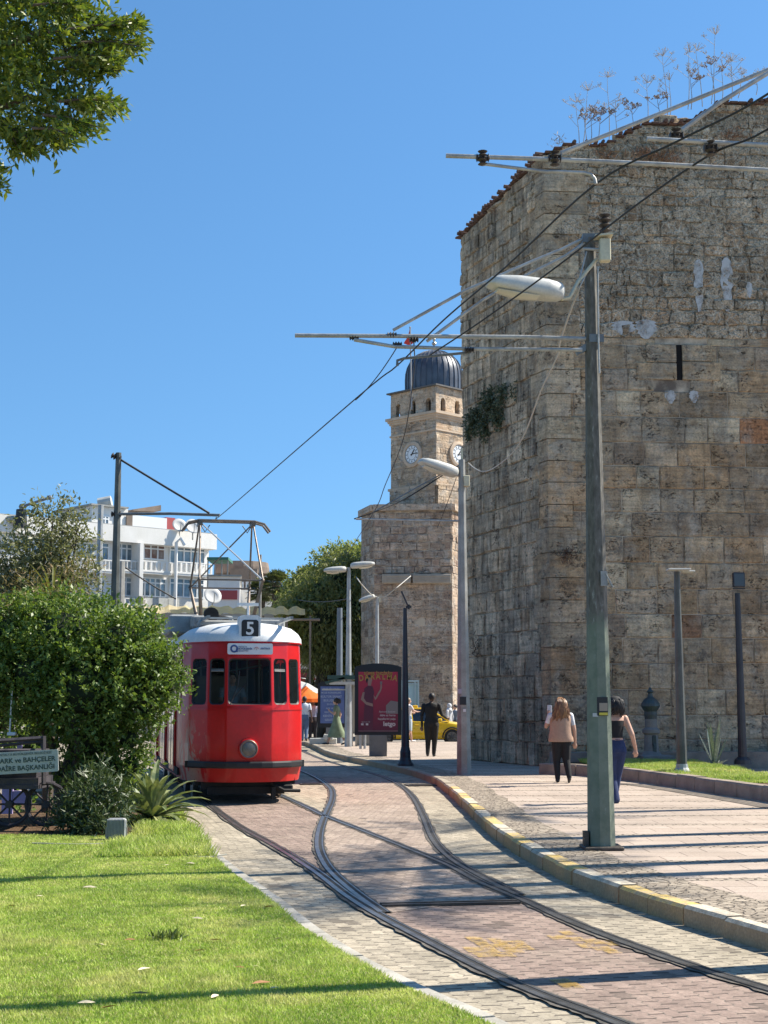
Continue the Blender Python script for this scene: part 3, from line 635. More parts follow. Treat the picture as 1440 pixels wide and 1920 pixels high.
# core body
back = [cR0, cR1, Vector((17.5, 41.5, 0)), Vector((cL1.x + 0.4, 39.9, 0)), cL1]
core = MB()
def wallquad(O, U, L, top, n=30, off=0.0, hole=None):
    for i in range(n):
        a, b = L * i / n, L * (i + 1) / n; pa, pb = Vector(O) + U * a, Vector(O) + U * b
        core.poly([(pa.x, pa.y, 0), (pb.x, pb.y, 0), (pb.x, pb.y, top(b)), (pa.x, pa.y, top(a))])
wallquad(cL1, Ul, Ll, topL)
n = 60
for i in range(n):
    a, b = Lr * i / n, Lr * (i + 1) / n; pa, pb = cR0 + Ur * a, cR0 + Ur * b
    core.poly([(pa.x, pa.y, 0), (pb.x, pb.y, 0), (pb.x, pb.y, topR(b)), (pa.x, pa.y, topR(a))])
for a, b, ta, tb in ((back[1], back[2], topR(Lr), topR(Lr)), (back[2], back[3], topR(Lr), ztop_l), (back[3], back[4], ztop_l, ztop_l)):
    core.poly([(a.x, a.y, 0), (b.x, b.y, 0), (b.x, b.y, tb - .2), (a.x, a.y, ta - .2)])
core.poly([(cR0.x, cR0.y, ztop_c - .1), (cR0.x + 6.5, cR0.y + .4, topR(6.5) - .1), (cR1.x, cR1.y, topR(Lr) - .1), (17.5, 41.5, topR(Lr) - .3), (back[3].x, back[3].y, ztop_l - .3), (cL1.x, cL1.y, ztop_l - .1)])
core.build('wall_core', m_mortar, fort)
rub = lambda z: z > 10.6
def rowsR(z): return 0.60 if z < 10.6 else 0.30
def widR(z): return (0.55, 1.25) if z < 10.6 else (0.16, 0.75)
def skipR(a, b, z, zt): return a < slit_u0 + .17 and b > slit_u0 - .02 and z < slit_z1 and zt > slit_z0
def specR(u, z):
    if rU(1385) < u < rU(1480) and rZ(815) < z < rZ(782): return (0.72, 0.36, 0.19)
    if z > 10.6: return random.choice([(0.74, 0.60, 0.45), (0.66, 0.53, 0.39), (0.80, 0.66, 0.50), (0.58, 0.46, 0.34), (0.74, 0.54, 0.37)])
    if random.random() < .006: return (0.50, 0.30, 0.19)
mb = MB()
topRc = lambda u: min(topR(u), 1e9)
masonry(mb, cR0 + Ur * 0.4, Ur, Nr, Lr - .4, SW, lambda u: min(topR(u + .4), 10.6), rowsR, widR, STC, skip=lambda a, b, z, zt: skipR(a + .4, b + .4, z, zt), gap=.008, pro=(.016, .036), jit=.014, special=lambda u, z: specR(u + .4, z))
mb.build('ashlar_facing', m_stone, fort, col=True); mb = MB()
masonry(mb, cR0 + Ur * 0.4, Ur, Nr, Lr - .4, 10.6, lambda u: topR(u + .4), rowsR, widR, STC, gap=0.0061, pro=(0.02, 0.075), jit=0.055, special=lambda u, z: specR(u + .4, z))
mb.build('rubble_facing', m_rubble, fort, col=True)
mb = MB()
# corner blocks
z = SW
while z < ztop_c - .1:
    h = 0.56 * random.uniform(.9, 1.1); h = min(h, ztop_c - z); c = random.choice(STC); k = random.uniform(.85, 1.15); mb.col = tuple(x * k for x in c)
    if P(1045, 1282, ZC).z < z + h / 2 < P(1045, 1226, ZC).z: mb.col = (0.64, 0.42, 0.26)
    w1 = random.choice((.55, .8, 1.05, .65)); w2 = random.choice((0.45, 0.8, .6)); e = 0.03; q = 0.062
    A = cR0 + Ur * w1 + Nr * q; B_ = cR0 + Nr * q + Nl * q * .6; C_ = cR0 - Ul * w2 + Nl * q
    for (a, b, N_) in ((A, B_, Nr), (B_, C_, Nl)):
        mb.poly([(a.x, a.y, z + .012), (b.x, b.y, z + .012), (b.x, b.y, z + h - .012), (a.x, a.y, z + h - .012)])
    for zz in (z + .012, z + h - .012): mb.poly([(A.x, A.y, zz), (B_.x, B_.y, zz), (C_.x, C_.y, zz), (cR0.x, cR0.y + .05, zz)])
    z += h
mb.build('block_facing', m_stone, fort, col=True)
mb = MB(); LC = [(0.84, 0.68, 0.51), (0.74, 0.60, 0.45), (0.90, 0.75, 0.57), (0.68, 0.56, 0.43), (0.82, 0.64, 0.46)]
masonry(mb, cL1, Ul, Nl, Ll - .4, SW, lambda u: topL(u), lambda z: 0.52 if z < 11 else .38, lambda z: (0.35, 1.0), LC, gap=0.006, pro=(0.016, 0.08), jit=0.03)
mb.build('side_facing', m_stone_dk, fort, col=True)
# arrow slit
mb = MB(); s0 = cR0 + Ur * slit_u0; s1 = cR0 + Ur * (slit_u0 + .15)
mb.poly([(s0.x, s0.y - .006, slit_z0), (s1.x, s1.y - .006, slit_z0), (s1.x, s1.y - .006, slit_z1), (s0.x, s0.y - .006, slit_z1)])
mb.build('arrow_slit', m_hole, fort)
mb = MB(); mb.col = STC[0]
for (u0, u1, za, zb) in ((slit_u0 - 1.0, slit_u0 - .0, slit_z0 - .0, slit_z0 + .42), (slit_u0 - .75, slit_u0 - .0, slit_z0 + .44, slit_z1), (slit_u0 + .15, slit_u0 + 1.1, slit_z0, slit_z0 + .46), (slit_u0 + .15, slit_u0 + .9, slit_z0 + .48, slit_z1)):
    mb.col = random.choice(STC); c = cR0 + Ur * (u0 + u1) / 2 + Nr * .0
    mb.bbox((c.x, c.y, (za + zb) / 2), (u1 - u0, .11, zb - za), .015, rz=math.atan2(Ur.y, Ur.x))
mb.build('slit_surround', m_stone, fort, col=True)
# lime runs and cement patches on the face
m_lime = NT('lime_stain'); v = m_lime.coord('Object'); nz = m_lime.noise(v, 5, 7, 0.7)
m_lime.set(col=(0.52, 0.52, 0.51), rough=0.95, spec=.1); trn = m_lime.n('BsdfTransparent'); mx = m_lime.n('MixShader'); m_lime.l(m_lime.ramp(nz, [(0.32, 0.1), (0.56, 0.85)]), mx.inputs[0]); m_lime.l(trn.outputs[0], mx.inputs[1]); m_lime.l(m_lime.b.outputs[0], mx.inputs[2]); m_lime.l(mx.outputs[0], m_lime.out.inputs[0]); m_lime = m_lime.m
def patch(px, py0, py1, wpx, down=True):
    u = rU(px); za, zb = rZ(py1), rZ(py0); wv = wpx / 2700 * ZC; pts = []; n = 14
    for i in range(n + 1):
        f = i / n; pts.append((u + wv / 2 * (math.sin(math.pi * min(1, (1 - f) * .75 + .25)) * .8 + .2) * random.uniform(.7, 1.15) * (1 if f < .97 else .3), za + (zb - za) * f))
    for i in range(n, -1, -1):
        f = i / n; pts.append((u - wv / 2 * (math.sin(math.pi * min(1, (1 - f) * .75 + .25)) * .8 + .2) * random.uniform(.7, 1.15) * (1 if f < .97 else .3), za + (zb - za) * f))
    mb = MB(); mb.poly([cR0 + Ur * a + Nr * 0.062 + Vector((0, 0, z)) for a, z in pts]); return mb.build('lime_stain', m_lime, fort)
patch(1313, 490, 592, 20); patch(1367, 485, 588, 26); patch(1410, 530, 560, 12); patch(1298, 735, 758, 20); patch(1253, 735, 760, 22); 
patch(1210, 604, 640, 46); patch(1168, 607, 634, 50)
# drip-tile edge along the wall head
m_tile = paint('drip_tiles', (0.13, 0.065, 0.045), (0.085, 0.055, 0.045), 4, 0.9, 0.8)
mb = MB()
def tiles(O, U, N, L, top, n, back=0.5):
    for i in range(n):
        u = L * (i + .5) / n; p = O + U * u; z = top(u) + random.uniform(-.02, .02)
        c = p + N * (0.02 - back / 2 + random.uniform(-.03, .05)); mb.bbox((c.x, c.y, z + 0.02), (L / n * .96, back + .18, 0.05), .01, rz=math.atan2(U.y, U.x))
        if random.random() < .75:
            c = c + U * random.uniform(-.05, .05); mb.tube([(c.x + N.x * (back / 2 + .15), c.y + N.y * (back / 2 + .15), z + .07), (c.x - N.x * back / 2, c.y - N.y * back / 2, z + .09)], 0.05 * random.uniform(.8, 1.1), 6)
tiles(cL1 - Ul * .12, Ul, Nl, Ll + .1, lambda u: topL(min(u, Ll)), 34); tiles(cR0, Ur, Nr, Lr, topR, 60)
mb.build('drip_tiles', m_tile, fort)
# broken masonry lump on the wall head
mb = MB(); lump = P(1262, 218, ZC + 1.6)
for i in range(46):
    a = random.uniform(-1, 1); mb.col = random.choice(STC); hh = (1 - abs(a) ** 1.6) * random.uniform(0, 1)
    mb.bbox((lump.x + a * 1.15, lump.y + random.uniform(-.5, .5), ztop_c + ftop_r * (lump.x - cR0.x + a) + hh * .52), (random.uniform(.2, .5), random.uniform(.2, .4), random.uniform(.16, .3)), .03, rz=random.uniform(-.5, .5))
mb.build('parapet_rubble', m_stone, fort, col=True)
# projecting stone course at the foot
mb = MB(); c0 = cR0 + Nr * .18
mb.box((cR0.x + 6.6, ZC + .25 - .25, SW + .19), (13.4, .62, .38), rz=math.atan2(Ur.y, Ur.x)); mb.build('plinth_course', m_rk, fort)

# ---- plants on the fortress
m_dryst = plain('dry_stalk', (0.42, 0.37, 0.32), 0.8); m_dryst2 = plain('dry_stalk_dark', (0.27, 0.215, 0.19), 0.8)
m_drytuft = paint('dry_tuft', (0.30, 0.17, 0.10), (0.21, 0.13, 0.08), 5, 0.9, 0.1)
def umbel(px0, py0, px1, py1, Y, dense, lab, lean=0.0):
    b, t_ = P(px0, py0, Y), P(px1, py1, Y + random.uniform(-.2, .2)); mb = MB(); H = (t_ - b).length
    pts = [b.lerp(t_, k / 5) + Vector((math.sin(k) * .02, 0, 0)) for k in range(6)]; mb.tube(pts, [.012, .011, .010, .008, .007, .005], 5)
    def head(c, r, n):
        for k in range(n):
            a = random.uniform(0, 6.28); e = random.uniform(.15, 1.25); d = Vector((math.cos(a) * math.cos(e), math.sin(a) * math.cos(e), math.sin(e))) * r * random.uniform(.6, 1)
            mb.tube([c, c + d], .0045, 4, cap=False)
            for q in range(3 if dense else 2): mb.ball(c + d + Vector((random.uniform(-.03, .03), random.uniform(-.03, .03), random.uniform(-.02, .03))), random.uniform(.008, .018) * (1.2 if dense else .75), 5)
    head(t_, .26 if H > .8 else .18, 16)
    for k in range(3):
        f = random.uniform(.5, .88); p = b.lerp(t_, f); a = random.choice((-1, 1)) * random.uniform(.15, .35); q = p + Vector((a, random.uniform(-.1, .1), random.uniform(.15, .3))); mb.tube([p, q], .006, 4); head(q, .10, 7)
    o = mb.build('dry_umbel_plant', m_dryst2 if dense else m_dryst); label(o, lab, 'dried plant', 'dried umbel plants growing on the tower top')
YW = ZC + 0.9
for i, (a, b, c, d, dn, lb) in enumerate([
    (1086, 285, 1081, 192, 0, 'thin dried umbel stalk at the left end of the row on the tower top'), (1092, 280, 1103, 170, 0, 'slim branching dried stalk second from the left on the tower top'),
    (1099, 280, 1097, 225, 1, 'short brown dried umbel cluster left of centre on the tower top'), (1107, 278, 1110, 212, 1, 'brown dried umbel with round dark head beside the shortest cluster'),
    (1118, 276, 1128, 215, 1, 'brown dried umbel leaning right in the low dark cluster'), (1142, 270, 1140, 145, 0, 'tall tree shaped dried umbel alone above the left cluster'),
    (1155, 266, 1155, 205, 0, 'faint small dried stalk right of the tall tree shaped umbel'), (1187, 252, 1186, 205, 1, 'small brown dried umbel just left of the rubble lump'),
    (1214, 232, 1214, 155, 0, 'mid height dried umbel growing left over the rubble lump'), (1236, 225, 1234, 185, 1, 'low dark dried umbel on the rubble lump'),
    (1252, 215, 1243, 105, 0, 'tall thin dried umbel rising from the middle of the rubble lump'), (1257, 215, 1256, 150, 0, 'dried stalk close beside the tall thin umbel on the rubble'),
    (1290, 205, 1293, 98, 0, 'tall pale dried umbel at the right end of the rubble lump'), (1296, 205, 1296, 145, 1, 'dense brown dried umbel below a taller pale one'),
    (1317, 200, 1306, 95, 0, 'arching dried stalk between the two tallest umbels'), (1334, 195, 1342, 65, 0, 'tallest dried umbel standing highest of all on the tower top'),
    (1340, 195, 1334, 122, 1, 'dark round headed dried umbel beneath the tallest one'), (1354, 190, 1355, 125, 0, 'bare dried stalk right of the tallest umbel'),
    (1372, 186, 1372, 115, 0, 'feathery dried umbel second from the right edge'), (1384, 184, 1392, 140, 0, 'thin dried stalks leaning right near the photo edge'), (1418, 178, 1420, 142, 0, 'last small dried umbel at the right edge of the photo')]):
    umbel(a, b, c, d, YW + (i % 3) * .3, dn, lb)
def tuft(px, py, wpx, hpx, Y, n, mt, lab, name='dry_tuft', L=.16, cat='dry weed', grp='dry weeds on the tower wall'):
    c = P(px, py, Y); s = Y / F_PX; p = RNG.normal(size=(n, 3)) * np.array([wpx * s * .28, .10, hpx * s * .28]) + np.array([c.x, c.y, c.z])
    d = RNG.normal(size=(n, 3)) + np.array([0, -1.0, .3]); o = leaves(name, mt, p, L, .12, dirs=d); label(o, lab, cat, grp); return o
tuft(1250, 297, 55, 22, ZC - .05, 260, m_drytuft, 'reddish dry weed hanging under the tile edge above the front face')
tuft(1215, 290, 60, 24, ZC + .0, 220, m_drytuft, 'brown dry weed bank left of the reddish one under the tile edge')
tuft(1375, 252, 40, 20, ZC + .1, 160, m_drytuft, 'dry weed near the top right of the tower wall')
tuft(1137, 292, 40, 20, ZC + .0, 130, m_drytuft, 'small dry weed beside the tower corner under the tiles')
tuft(990, 362, 34, 26, 36.0, 260, paint('weed_dark', (0.07, 0.045, 0.035), (0.13, 0.10, 0.06), 5, .9, .1), 'dark dry weed hanging below the tiles on the side face')
tuft(936, 398, 24, 12, 37.2, 110, m_drytuft, 'little dry weed standing on the tiles of the side face')
tuft(1045, 268, 30, 20, ZC + .8, 40, m_dryst, 'wispy weed on the very corner of the tower top')
m_burnt = paint('burnt_weed', (0.075, 0.05, 0.04), (0.14, 0.085, 0.05), 6, .9, .1)
tuft(1063, 1040, 22, 26, ZC - .12, 150, m_burnt, 'round dark dead bush rooted in the corner blocks')
tuft(938, 1002, 20, 22, 37.2, 120, m_burnt, 'dark dead bush on the side face above the others')
tuft(896, 1216, 26, 34, 38.3, 180, m_burnt, 'dark dead bush low on the side face near the grey lamp pole')
tuft(1016, 1385, 14, 16, 35, 40, m_burnt, 'tiny dead weed near the foot of the side face')
m_ivy = leafmat('caper_leaf', (0.055, 0.075, 0.045), (0.10, 0.125, 0.07), (0.13, 0.15, 0.09), 4, .6, .15)
bl = []
for (x, y, r) in ((932, 752, .42), (905, 785, .38), (960, 742, .33), (922, 800, .35), (950, 780, .35), (890, 810, .22), (978, 730, .18)):
    Yd = cR0.y + (cL1.y - cR0.y) * ((1036 - x) / 164) - .02; q = P(x, y, Yd); bl.append(((q.x, q.y, q.z), r))
pp, dd = twigs(bl, 2400, 7, .14, .1, -.3); pp = pp[:]; dd[:, 2] -= .6
o = leaves('caper_bush', m_ivy, pp, .075, .6, dirs=dd); label(o, 'grey green bush hanging on the side face of the fortress tower', 'plant')

# ================================================================== CLOCK TOWER
m_stone2 = stone('clock_tower_stone', 0.85, 0.15, 0.35, alb=.95)
m_bast = stone('bastion_stone', 0.8, 0.25, 0.7, alb=.92)
SC2 = [(0.60, 0.45, 0.31), (0.54, 0.41, 0.28), (0.63, 0.49, 0.35), (0.50, 0.375, 0.265), (0.57, 0.41, 0.275)]
BZ = 66.0
def BX(px, Y): return Vector((P(px, 1315, Y).x, Y, 0))
b0, b1, b2, b3, b4, b5 = BX(677, 68.5), BX(701, BZ + .3), BX(849, BZ), BX(884, 69.6), BX(860, 72.5), BX(700, 72.2)
zb = P(780, 946, BZ).z; zbl = P(677, 962, 68.5).z
cl = thing('clock_tower', 'square stone clock tower with grey ribbed dome on a wide faceted bastion', 'tower', (b1.x + 2, BZ + 3, 0))
mb = MB(); ring = [b0, b1, b2, b3, b4, b5]
for i in range(6):
    a, b = ring[i], ring[(i + 1) % 6]; mb.poly([(a.x, a.y, 0), (b.x, b.y, 0), (b.x, b.y, zb - .05), (a.x, a.y, zb - .05)])
mb.poly([(p.x, p.y, zb - .05) for p in ring]); mb.build('bastion_core', m_mortar, cl)
mb = MB(); BC = [(0.56, 0.42, 0.31), (0.51, 0.385, 0.285), (0.47, 0.345, 0.255), (0.60, 0.46, 0.34), (0.44, 0.315, 0.235)]
def bface(a, b, colors, plaque=False):
    U = (b - a); L = U.length; U.normalize(); N = Vector((U.y, -U.x, 0)); zmid = P(780, 1085, BZ).z
    masonry(mb, a, U, N, L, 0, lambda u: zmid - .25, lambda z: .42, lambda z: (.5, 1.1), colors, gap=.006, pro=(0, .02), jit=.006, cb=.95)
    masonry(mb, a, U, N, L, zmid + .25, lambda u: zb - .35, lambda z: .36, lambda z: (.3, .8), colors, gap=.02, pro=(0, .05), jit=.02, cb=.92)
    masonry(mb, a, U, N, L, zmid - .25, lambda u: zmid + .25, lambda z: .5, lambda z: (.7, 1.2), colors, gap=.01, pro=(0, .02), jit=.006)
    c = (a + b) / 2; mb.col = (0.56, 0.44, 0.33); mb.box((c.x, c.y, zb - .12), (L + .04, .34, .3), rz=math.atan2(U.y, U.x))
for a, b in ((b0, b1), (b1, b2), (b2, b3)): bface(a, b, BC)
mb.build('bastion_facing', m_bast, cl, col=True)
mb = MB()
for xa, xb in ((716, 770), (774, 846)):
    a, b = P(xa, 1085, BZ - .12), P(xb, 1085, BZ - .12); mb.bbox(((a.x + b.x) / 2, BZ - .02, a.z), (b.x - a.x, .22, .42), .02); 
    for k in (-.12, 0, .12): mb.box(((a.x + b.x) / 2, BZ - .14, a.z + k), (b.x - a.x - .1, .03, .03))
mb.build('carved_band', paint('pale_carved_stone', (0.40, 0.34, 0.27), (0.33, 0.28, 0.22), 3, .9, .4), cl)
tuft(752, 1021, 12, 18, BZ - .15, 70, m_burnt, 'small dark weed growing on the clock tower bastion', grp='weeds on the clock tower bastion')
# window beside bastion foot
# square shaft
tc = BX(820, 68.0); S2 = 2.2 * math.sqrt(2) * 0.98; axc = Vector((tc.x, tc.y + S2 / math.sqrt(2), 0)); U1 = Vector((-1, 1, 0)).normalized(); U2 = Vector((1, 1, 0)).normalized()
def zt(py, Y=68.0): return P(820, py, Y).z
zA, zBase, zG, zTop = zb - .3, zt(905), zt(778), zt(722)
mb = MB(); core2 = MB()
for a, U, N in ((tc, U1, Vector((-1, -1, 0))), (tc, U2, Vector((1, -1, 0))), (tc + U1 * S2, U2, Vector((-1, 1, 0))), (tc + U2 * S2, U1, Vector((1, 1, 0)))):
    b = a + U * S2; core2.poly([(a.x, a.y, zA), (b.x, b.y, zA), (b.x, b.y, zG), (a.x, a.y, zG)])
core2.build('shaft_core', m_mortar, cl)
Nleft, Nright = Vector((-1, -1, 0)).normalized(), Vector((1, -1, 0)).normalized()
for U, N in ((U1, Nleft), (U2, Nright)):
    masonry(mb, tc, U, N, S2, zBase, lambda u: zG, lambda z: .30, lambda z: (.35, .85), SC2, gap=.006, pro=(.0, .018), jit=.004)
    masonry(mb, tc + N * .10, U, N, S2, zA, lambda u: zBase, lambda z: .32, lambda z: (.4, .9), SC2, gap=.006, pro=(.0, .018), jit=.004)
mb.build('shaft_facing', m_stone2, cl, col=True)
m_corn = paint('cornice_stone', (0.56, 0.44, 0.32), (0.47, 0.36, 0.26), 2, .9, .4)
def sqring(mb, z0, z1, out, m=0):
    h = S2 / 2 + out; c = axc; mb.box((c.x, c.y, (z0 + z1) / 2), (2 * h, 2 * h, z1 - z0), m, rz=R(45))
for grp_ in (((zBase - .12, zBase, .11),), ((zt(806), zt(803), .05),), ((zt(783), zt(779), .06), (zt(779), zt(775), .12), (zt(775), zt(770), .2))):
    mb = MB()
    for q_ in grp_: sqring(mb, *q_)
    mb.build('cornice', m_corn, cl)
# belfry with arched openings: piers + arch fill
m_belf = paint('belfry_stone', (0.47, 0.35, 0.245), (0.36, 0.265, 0.185), 2.5, .9, .5, bs=12)
zs, ze = zt(770), zt(723); mb = MB(); dk = MB()
for U, N in ((U1, Nleft), (U2, Nright), (U1, -Nright), (U2, -Nleft)):
    O = axc + N * (S2 / 2) - U * (S2 / 2); n = 3; ow = .34; pitch = S2 / n
    zspr = zs + (ze - zs) * .38
    mb.col = (.58, .44, .31)
    T = .25
    for k in range(n):
        cx_ = pitch * (k + .5); x0, x1 = cx_ - ow / 2, cx_ + ow / 2; arch = [(x0, zs)] + [(x0, zspr)] + [(cx_ - ow / 2 * math.cos(t), zspr + ow * .7 * math.sin(t) ** .8) for t in (R(25), R(50), R(72), R(90), R(108), R(130), R(155))] + [(x1, zspr), (x1, zs)]
        L0, L1 = pitch * k, pitch * (k + 1)
        def W(u, z, d=0.0): q = O + U * u + N * (-d); return (q.x, q.y, z)
        mb.poly([W(L0, zs), W(x0, zs), W(x0, zspr), W(L0, zspr)]); mb.poly([W(x1, zs), W(L1, zs), W(L1, zspr), W(x1, zspr)])
        am = arch[1:-1]
        top = [(L0 + (L1 - L0) * i / (len(am) - 1), ze) for i in range(len(am))]
        mb.poly([W(L0, zspr), W(x0, zspr), W(L0, ze)]) ; mb.poly([W(x1, zspr), W(L1, zspr), W(L1, ze)])
        for i in range(len(am) - 1): mb.poly([W(*am[i]), W(*am[i + 1]), W(*top[i + 1]), W(*top[i])])
        for i in range(len(arch) - 1): mb.poly([W(*arch[i]), W(*arch[i + 1]), W(*arch[i + 1], T), W(*arch[i], T)])
mb.build('belfry', m_stone2, cl, col=True)
dk.col = (1, 1, 1); c = axc; dk.box((c.x, c.y, (zs + ze) / 2), (S2 - .9, S2 - .9, ze - zs), rz=R(45)); dk.build('belfry_interior', plain('belfry_dark', (0.05, 0.04, 0.035), .95), cl)
mb = MB(); sqring(mb, ze, ze + .07, .16); mb.build('roof_slab', paint('lead_slab', (0.12, 0.115, 0.11), (0.09, 0.085, 0.08), 3, .7, .3), cl)
# dome
m_dome = paint('lead_dome', (0.105, 0.115, 0.135), (0.075, 0.08, 0.095), 2.5, 0.42, 0.25, metal=.35)
dr = 55 / 2700 * 70.2; zd0 = ze + .07; zd1 = P(815, 657, 70).z; mb = MB(); H = zd1 - zd0
prof = [(dr * .995, 0), (dr * 1.0, H * .30), (dr * .985, H * .45), (dr * .93, H * .60), (dr * .82, H * .74), (dr * .64, H * .87), (dr * .42, H * .95), (dr * .2, H * .99), (0, H)]
mb.lathe((axc.x, axc.y, zd0), prof, 40); dome = mb.build('dome', m_dome, cl, auto=50)
mb = MB()
for k in range(30):
    a = 2 * math.pi * k / 30; mb.tube([(axc.x + r * 1.01 * math.cos(a), axc.y + r * 1.01 * math.sin(a), zd0 + z) for r, z in prof[:-1]], .022, 5)
mb.build('dome_rib', m_dome, cl); 
mb = MB(); mb.lathe((axc.x, axc.y, zd1 - .03), [(.10, 0), (.13, .05), (.05, .12), (.03, .3), (.10, .36), (.12, .42), (.09, .48), (.03, .53), (.07, .60), (.08, .65), (.06, .70), (.02, .74), (.015, .95), (0, .97)], 12)
mb.build('finial', plain('finial_metal', (0.38, 0.36, 0.32), .35, metal=.7), cl)
# clock faces
m_clk = plain('clock_white', (0.72, 0.74, 0.74), .5); m_blk = plain('clock_black', (0.012, 0.012, 0.014), .5)
def clockface(N, U, fac):
    c = tc + U * (S2 / 2) + N * .03; c.z = zt(845); N3 = N.normalized(); M = facing(c, N3); r = .46
    cp = thing('x', None, None)
    bpy.data.objects.remove(cp)
    mb = MB(); Mr = M.to_3x3(); mb.lathe(c, [(r + .17, -.02), (r + .17, .07), (r + .05, .10), (r, .09), (r, .03)], 36, M=Mr)
    rim = mb.build('clock_surround', m_corn, cl); mb = MB(); mb.lathe(c + N3 * .04, [(r - .0, 0), (r - .0, .02), (0, .02)], 36, M=Mr); f = mb.build('clock_face', m_clk, cl)
    mb = MB(); q = lambda x, y, z=.068: c + Mr @ Vector((x, y, z))
    for k in range(12):
        a = k * math.pi / 6; mb.tube([q(math.sin(a) * r * .70, math.cos(a) * r * .70), q(math.sin(a) * r * .86, math.cos(a) * r * .86)], .016, 4)
    for rr in (.95, .60): 
        mb.tube([q(math.sin(a * .1745) * r * rr, math.cos(a * .1745) * r * rr) for a in range(37)], .008, 4, cap=False)
    ho = mb.build('clock_dial_marks', m_blk, cl)
    for ln, hr, wd, nm in ((.30, 1.22 / 12, .03, 'hour_hand'), (.39, 14 / 60, .02, 'minute_hand')):
        a = hr * 2 * math.pi; mb = MB(); mb.tube([q(-math.sin(a) * .08, -math.cos(a) * .08, .075), q(math.sin(a) * ln * .6, math.cos(a) * ln * .6, .075), q(math.sin(a) * ln, math.cos(a) * ln, .075)], [wd, wd, .006], 4); mb.build(nm, m_blk, cl)
clockface(Nleft, U1, 1); clockface(Nright, U2, 1)
# flag
fp = thing('flagpole', 'slim flagpole with a furled red flag standing in front of the clock tower dome', 'flagpole', (P(770, 770, 68.3).x, 68.3, zt(765)))
mb = MB(); a, b = P(772, 768, 68.3), P(769, 614, 68.3); mb.tube([a, b], .035, 8); mb.ball(b, .05, 8); mb.build('pole', plain('flagpole_grey', (.32, .31, .30), .5), fp)
mb = MB(); pts = []
fo = [P(x, y, 68.3) for x, y in ((768, 618), (766, 626), (762, 636), (757, 644), (764, 646), (770, 646), (775, 643), (772, 633), (769, 622))]
for s_ in (-1, 1): mb.poly([p + Vector((0, s_ * .05 + .06 * math.sin(i * 1.7), 0)) for i, p in enumerate(fo)])
mb.build('flag', paint('flag_red', (0.62, 0.05, 0.03), (0.5, 0.03, 0.02), 3, .7, .2), fp)
# aluminium framed window beyond the black pole
kw = thing('kiosk', 'pale blue framed glass kiosk at the foot of the clock tower bastion', 'kiosk', (P(766, 1380, 64.6).x, 64.6, 0))
mb = MB(); a, b = P(752, 1278, 64.4), P(786, 1278, 64.4); wv = b.x - a.x; hz = a.z
mb.box(((a.x + b.x) / 2, 65.1, hz + .03), (wv, 1.3, .08)); 
for x in (a.x + .03, b.x - .03, a.x + wv * .78):
    for y in (64.5, 65.7): mb.box((x, y, hz / 2), (.06, .06, hz))
for z in (hz - .1, hz * .58, hz * .25, .08): mb.box(((a.x + b.x) / 2, 64.5, z), (wv, .05, .05))
mb.build('frame', plain('kiosk_frame', (.35, .45, .47), .4), kw); mb = MB(); mb.box(((a.x + b.x) / 2, 64.55, hz / 2), (wv - .1, .02, hz - .1)); mb.build('glass', plain('kiosk_glass', (.33, .47, .50), .15), kw)

# ================================================================== TRAM
HD = Vector((0.213, -0.977, 0)).normalized(); TR0 = G(468, 1503); TR0 = Vector((P(468, 1315, 24.2).x, 24.2, 0))
trz = math.atan2(-HD.x, HD.y)
tram = thing('tram', 'old red tram with white roof and number 5, front turned towards the camera', 'tram', TR0, trz)
m_red = NT('tram_red'); v = m_red.coord('Object'); n1 = m_red.noise(v, 1.2, 4, .6); n2 = m_red.noise(m_red.coord('Object', (1, 1, .35)), 3.0, 7, 0.7, .6); n3 = m_red.noise(v, 18, 4, .6)
base = m_red.ramp(n1, [(0.35, (0.54, 0.008, 0.008)), (0.65, (0.44, 0.006, 0.007))])
sp = m_red.n('SeparateXYZ'); m_red.l(m_red.n('TexCoord').outputs['Object'], sp.inputs[0])
wx = m_red.n('MapRange'); m_red.l(sp.outputs[0], wx.inputs[0]); wx.inputs[1].default_value = 0.62; wx.inputs[2].default_value = 0.86; wx.inputs[3].default_value = 0; wx.inputs[4].default_value = 1
wz = m_red.n('MapRange'); m_red.l(sp.outputs[2], wz.inputs[0]); wz.inputs[1].default_value = 1.55; wz.inputs[2].default_value = 0.9; wz.inputs[3].default_value = 0; wz.inputs[4].default_value = 1
wy = m_red.n('MapRange'); m_red.l(sp.outputs[1], wy.inputs[0]); wy.inputs[1].default_value = -1.3; wy.inputs[2].default_value = -1.0; wy.inputs[3].default_value = 0; wy.inputs[4].default_value = 1
msk = m_red.math('MULTIPLY', m_red.math('MULTIPLY', wx.outputs[0], wz.outputs[0]), m_red.math('MULTIPLY', wy.outputs[0], m_red.ramp(n2, [(0.50, 0.0), (0.53, 1.0)])))
base = m_red.mix(msk, base, (0.42, 0.24, 0.18)); base = m_red.mix(0.25, base, m_red.ramp(n3, [(0.3, .6), (.7, 1.2)]), 'MULTIPLY')
m_red.bump(m_red.noise(v, 2.2, 3, .5), 0.12, 0.03); m_redpaint = m_red.set(col=base, rough=0.36, coat=0.22, spec=0.3); m_red.b.inputs['Coat Roughness'].default_value = 0.12
m_white = paint('tram_white', (0.70, 0.72, 0.72), (0.60, 0.62, 0.62), 2, 0.45, 0.15)
m_rub = plain('black_rubber', (0.012, 0.012, 0.013), 0.55)
m_dark = paint('undercarriage_black', (0.022, 0.020, 0.018), (0.012, 0.011, 0.01), 5, .8, .4)
m_gl = glass('tram_glass', amount=0.05)
m_int = paint('tram_interior', (0.30, 0.26, 0.20), (0.22, 0.19, 0.15), 2, .8, .1)
m_gry = paint('equipment_grey', (0.33, 0.34, 0.33), (0.24, 0.245, 0.24), 3, .6, .3)
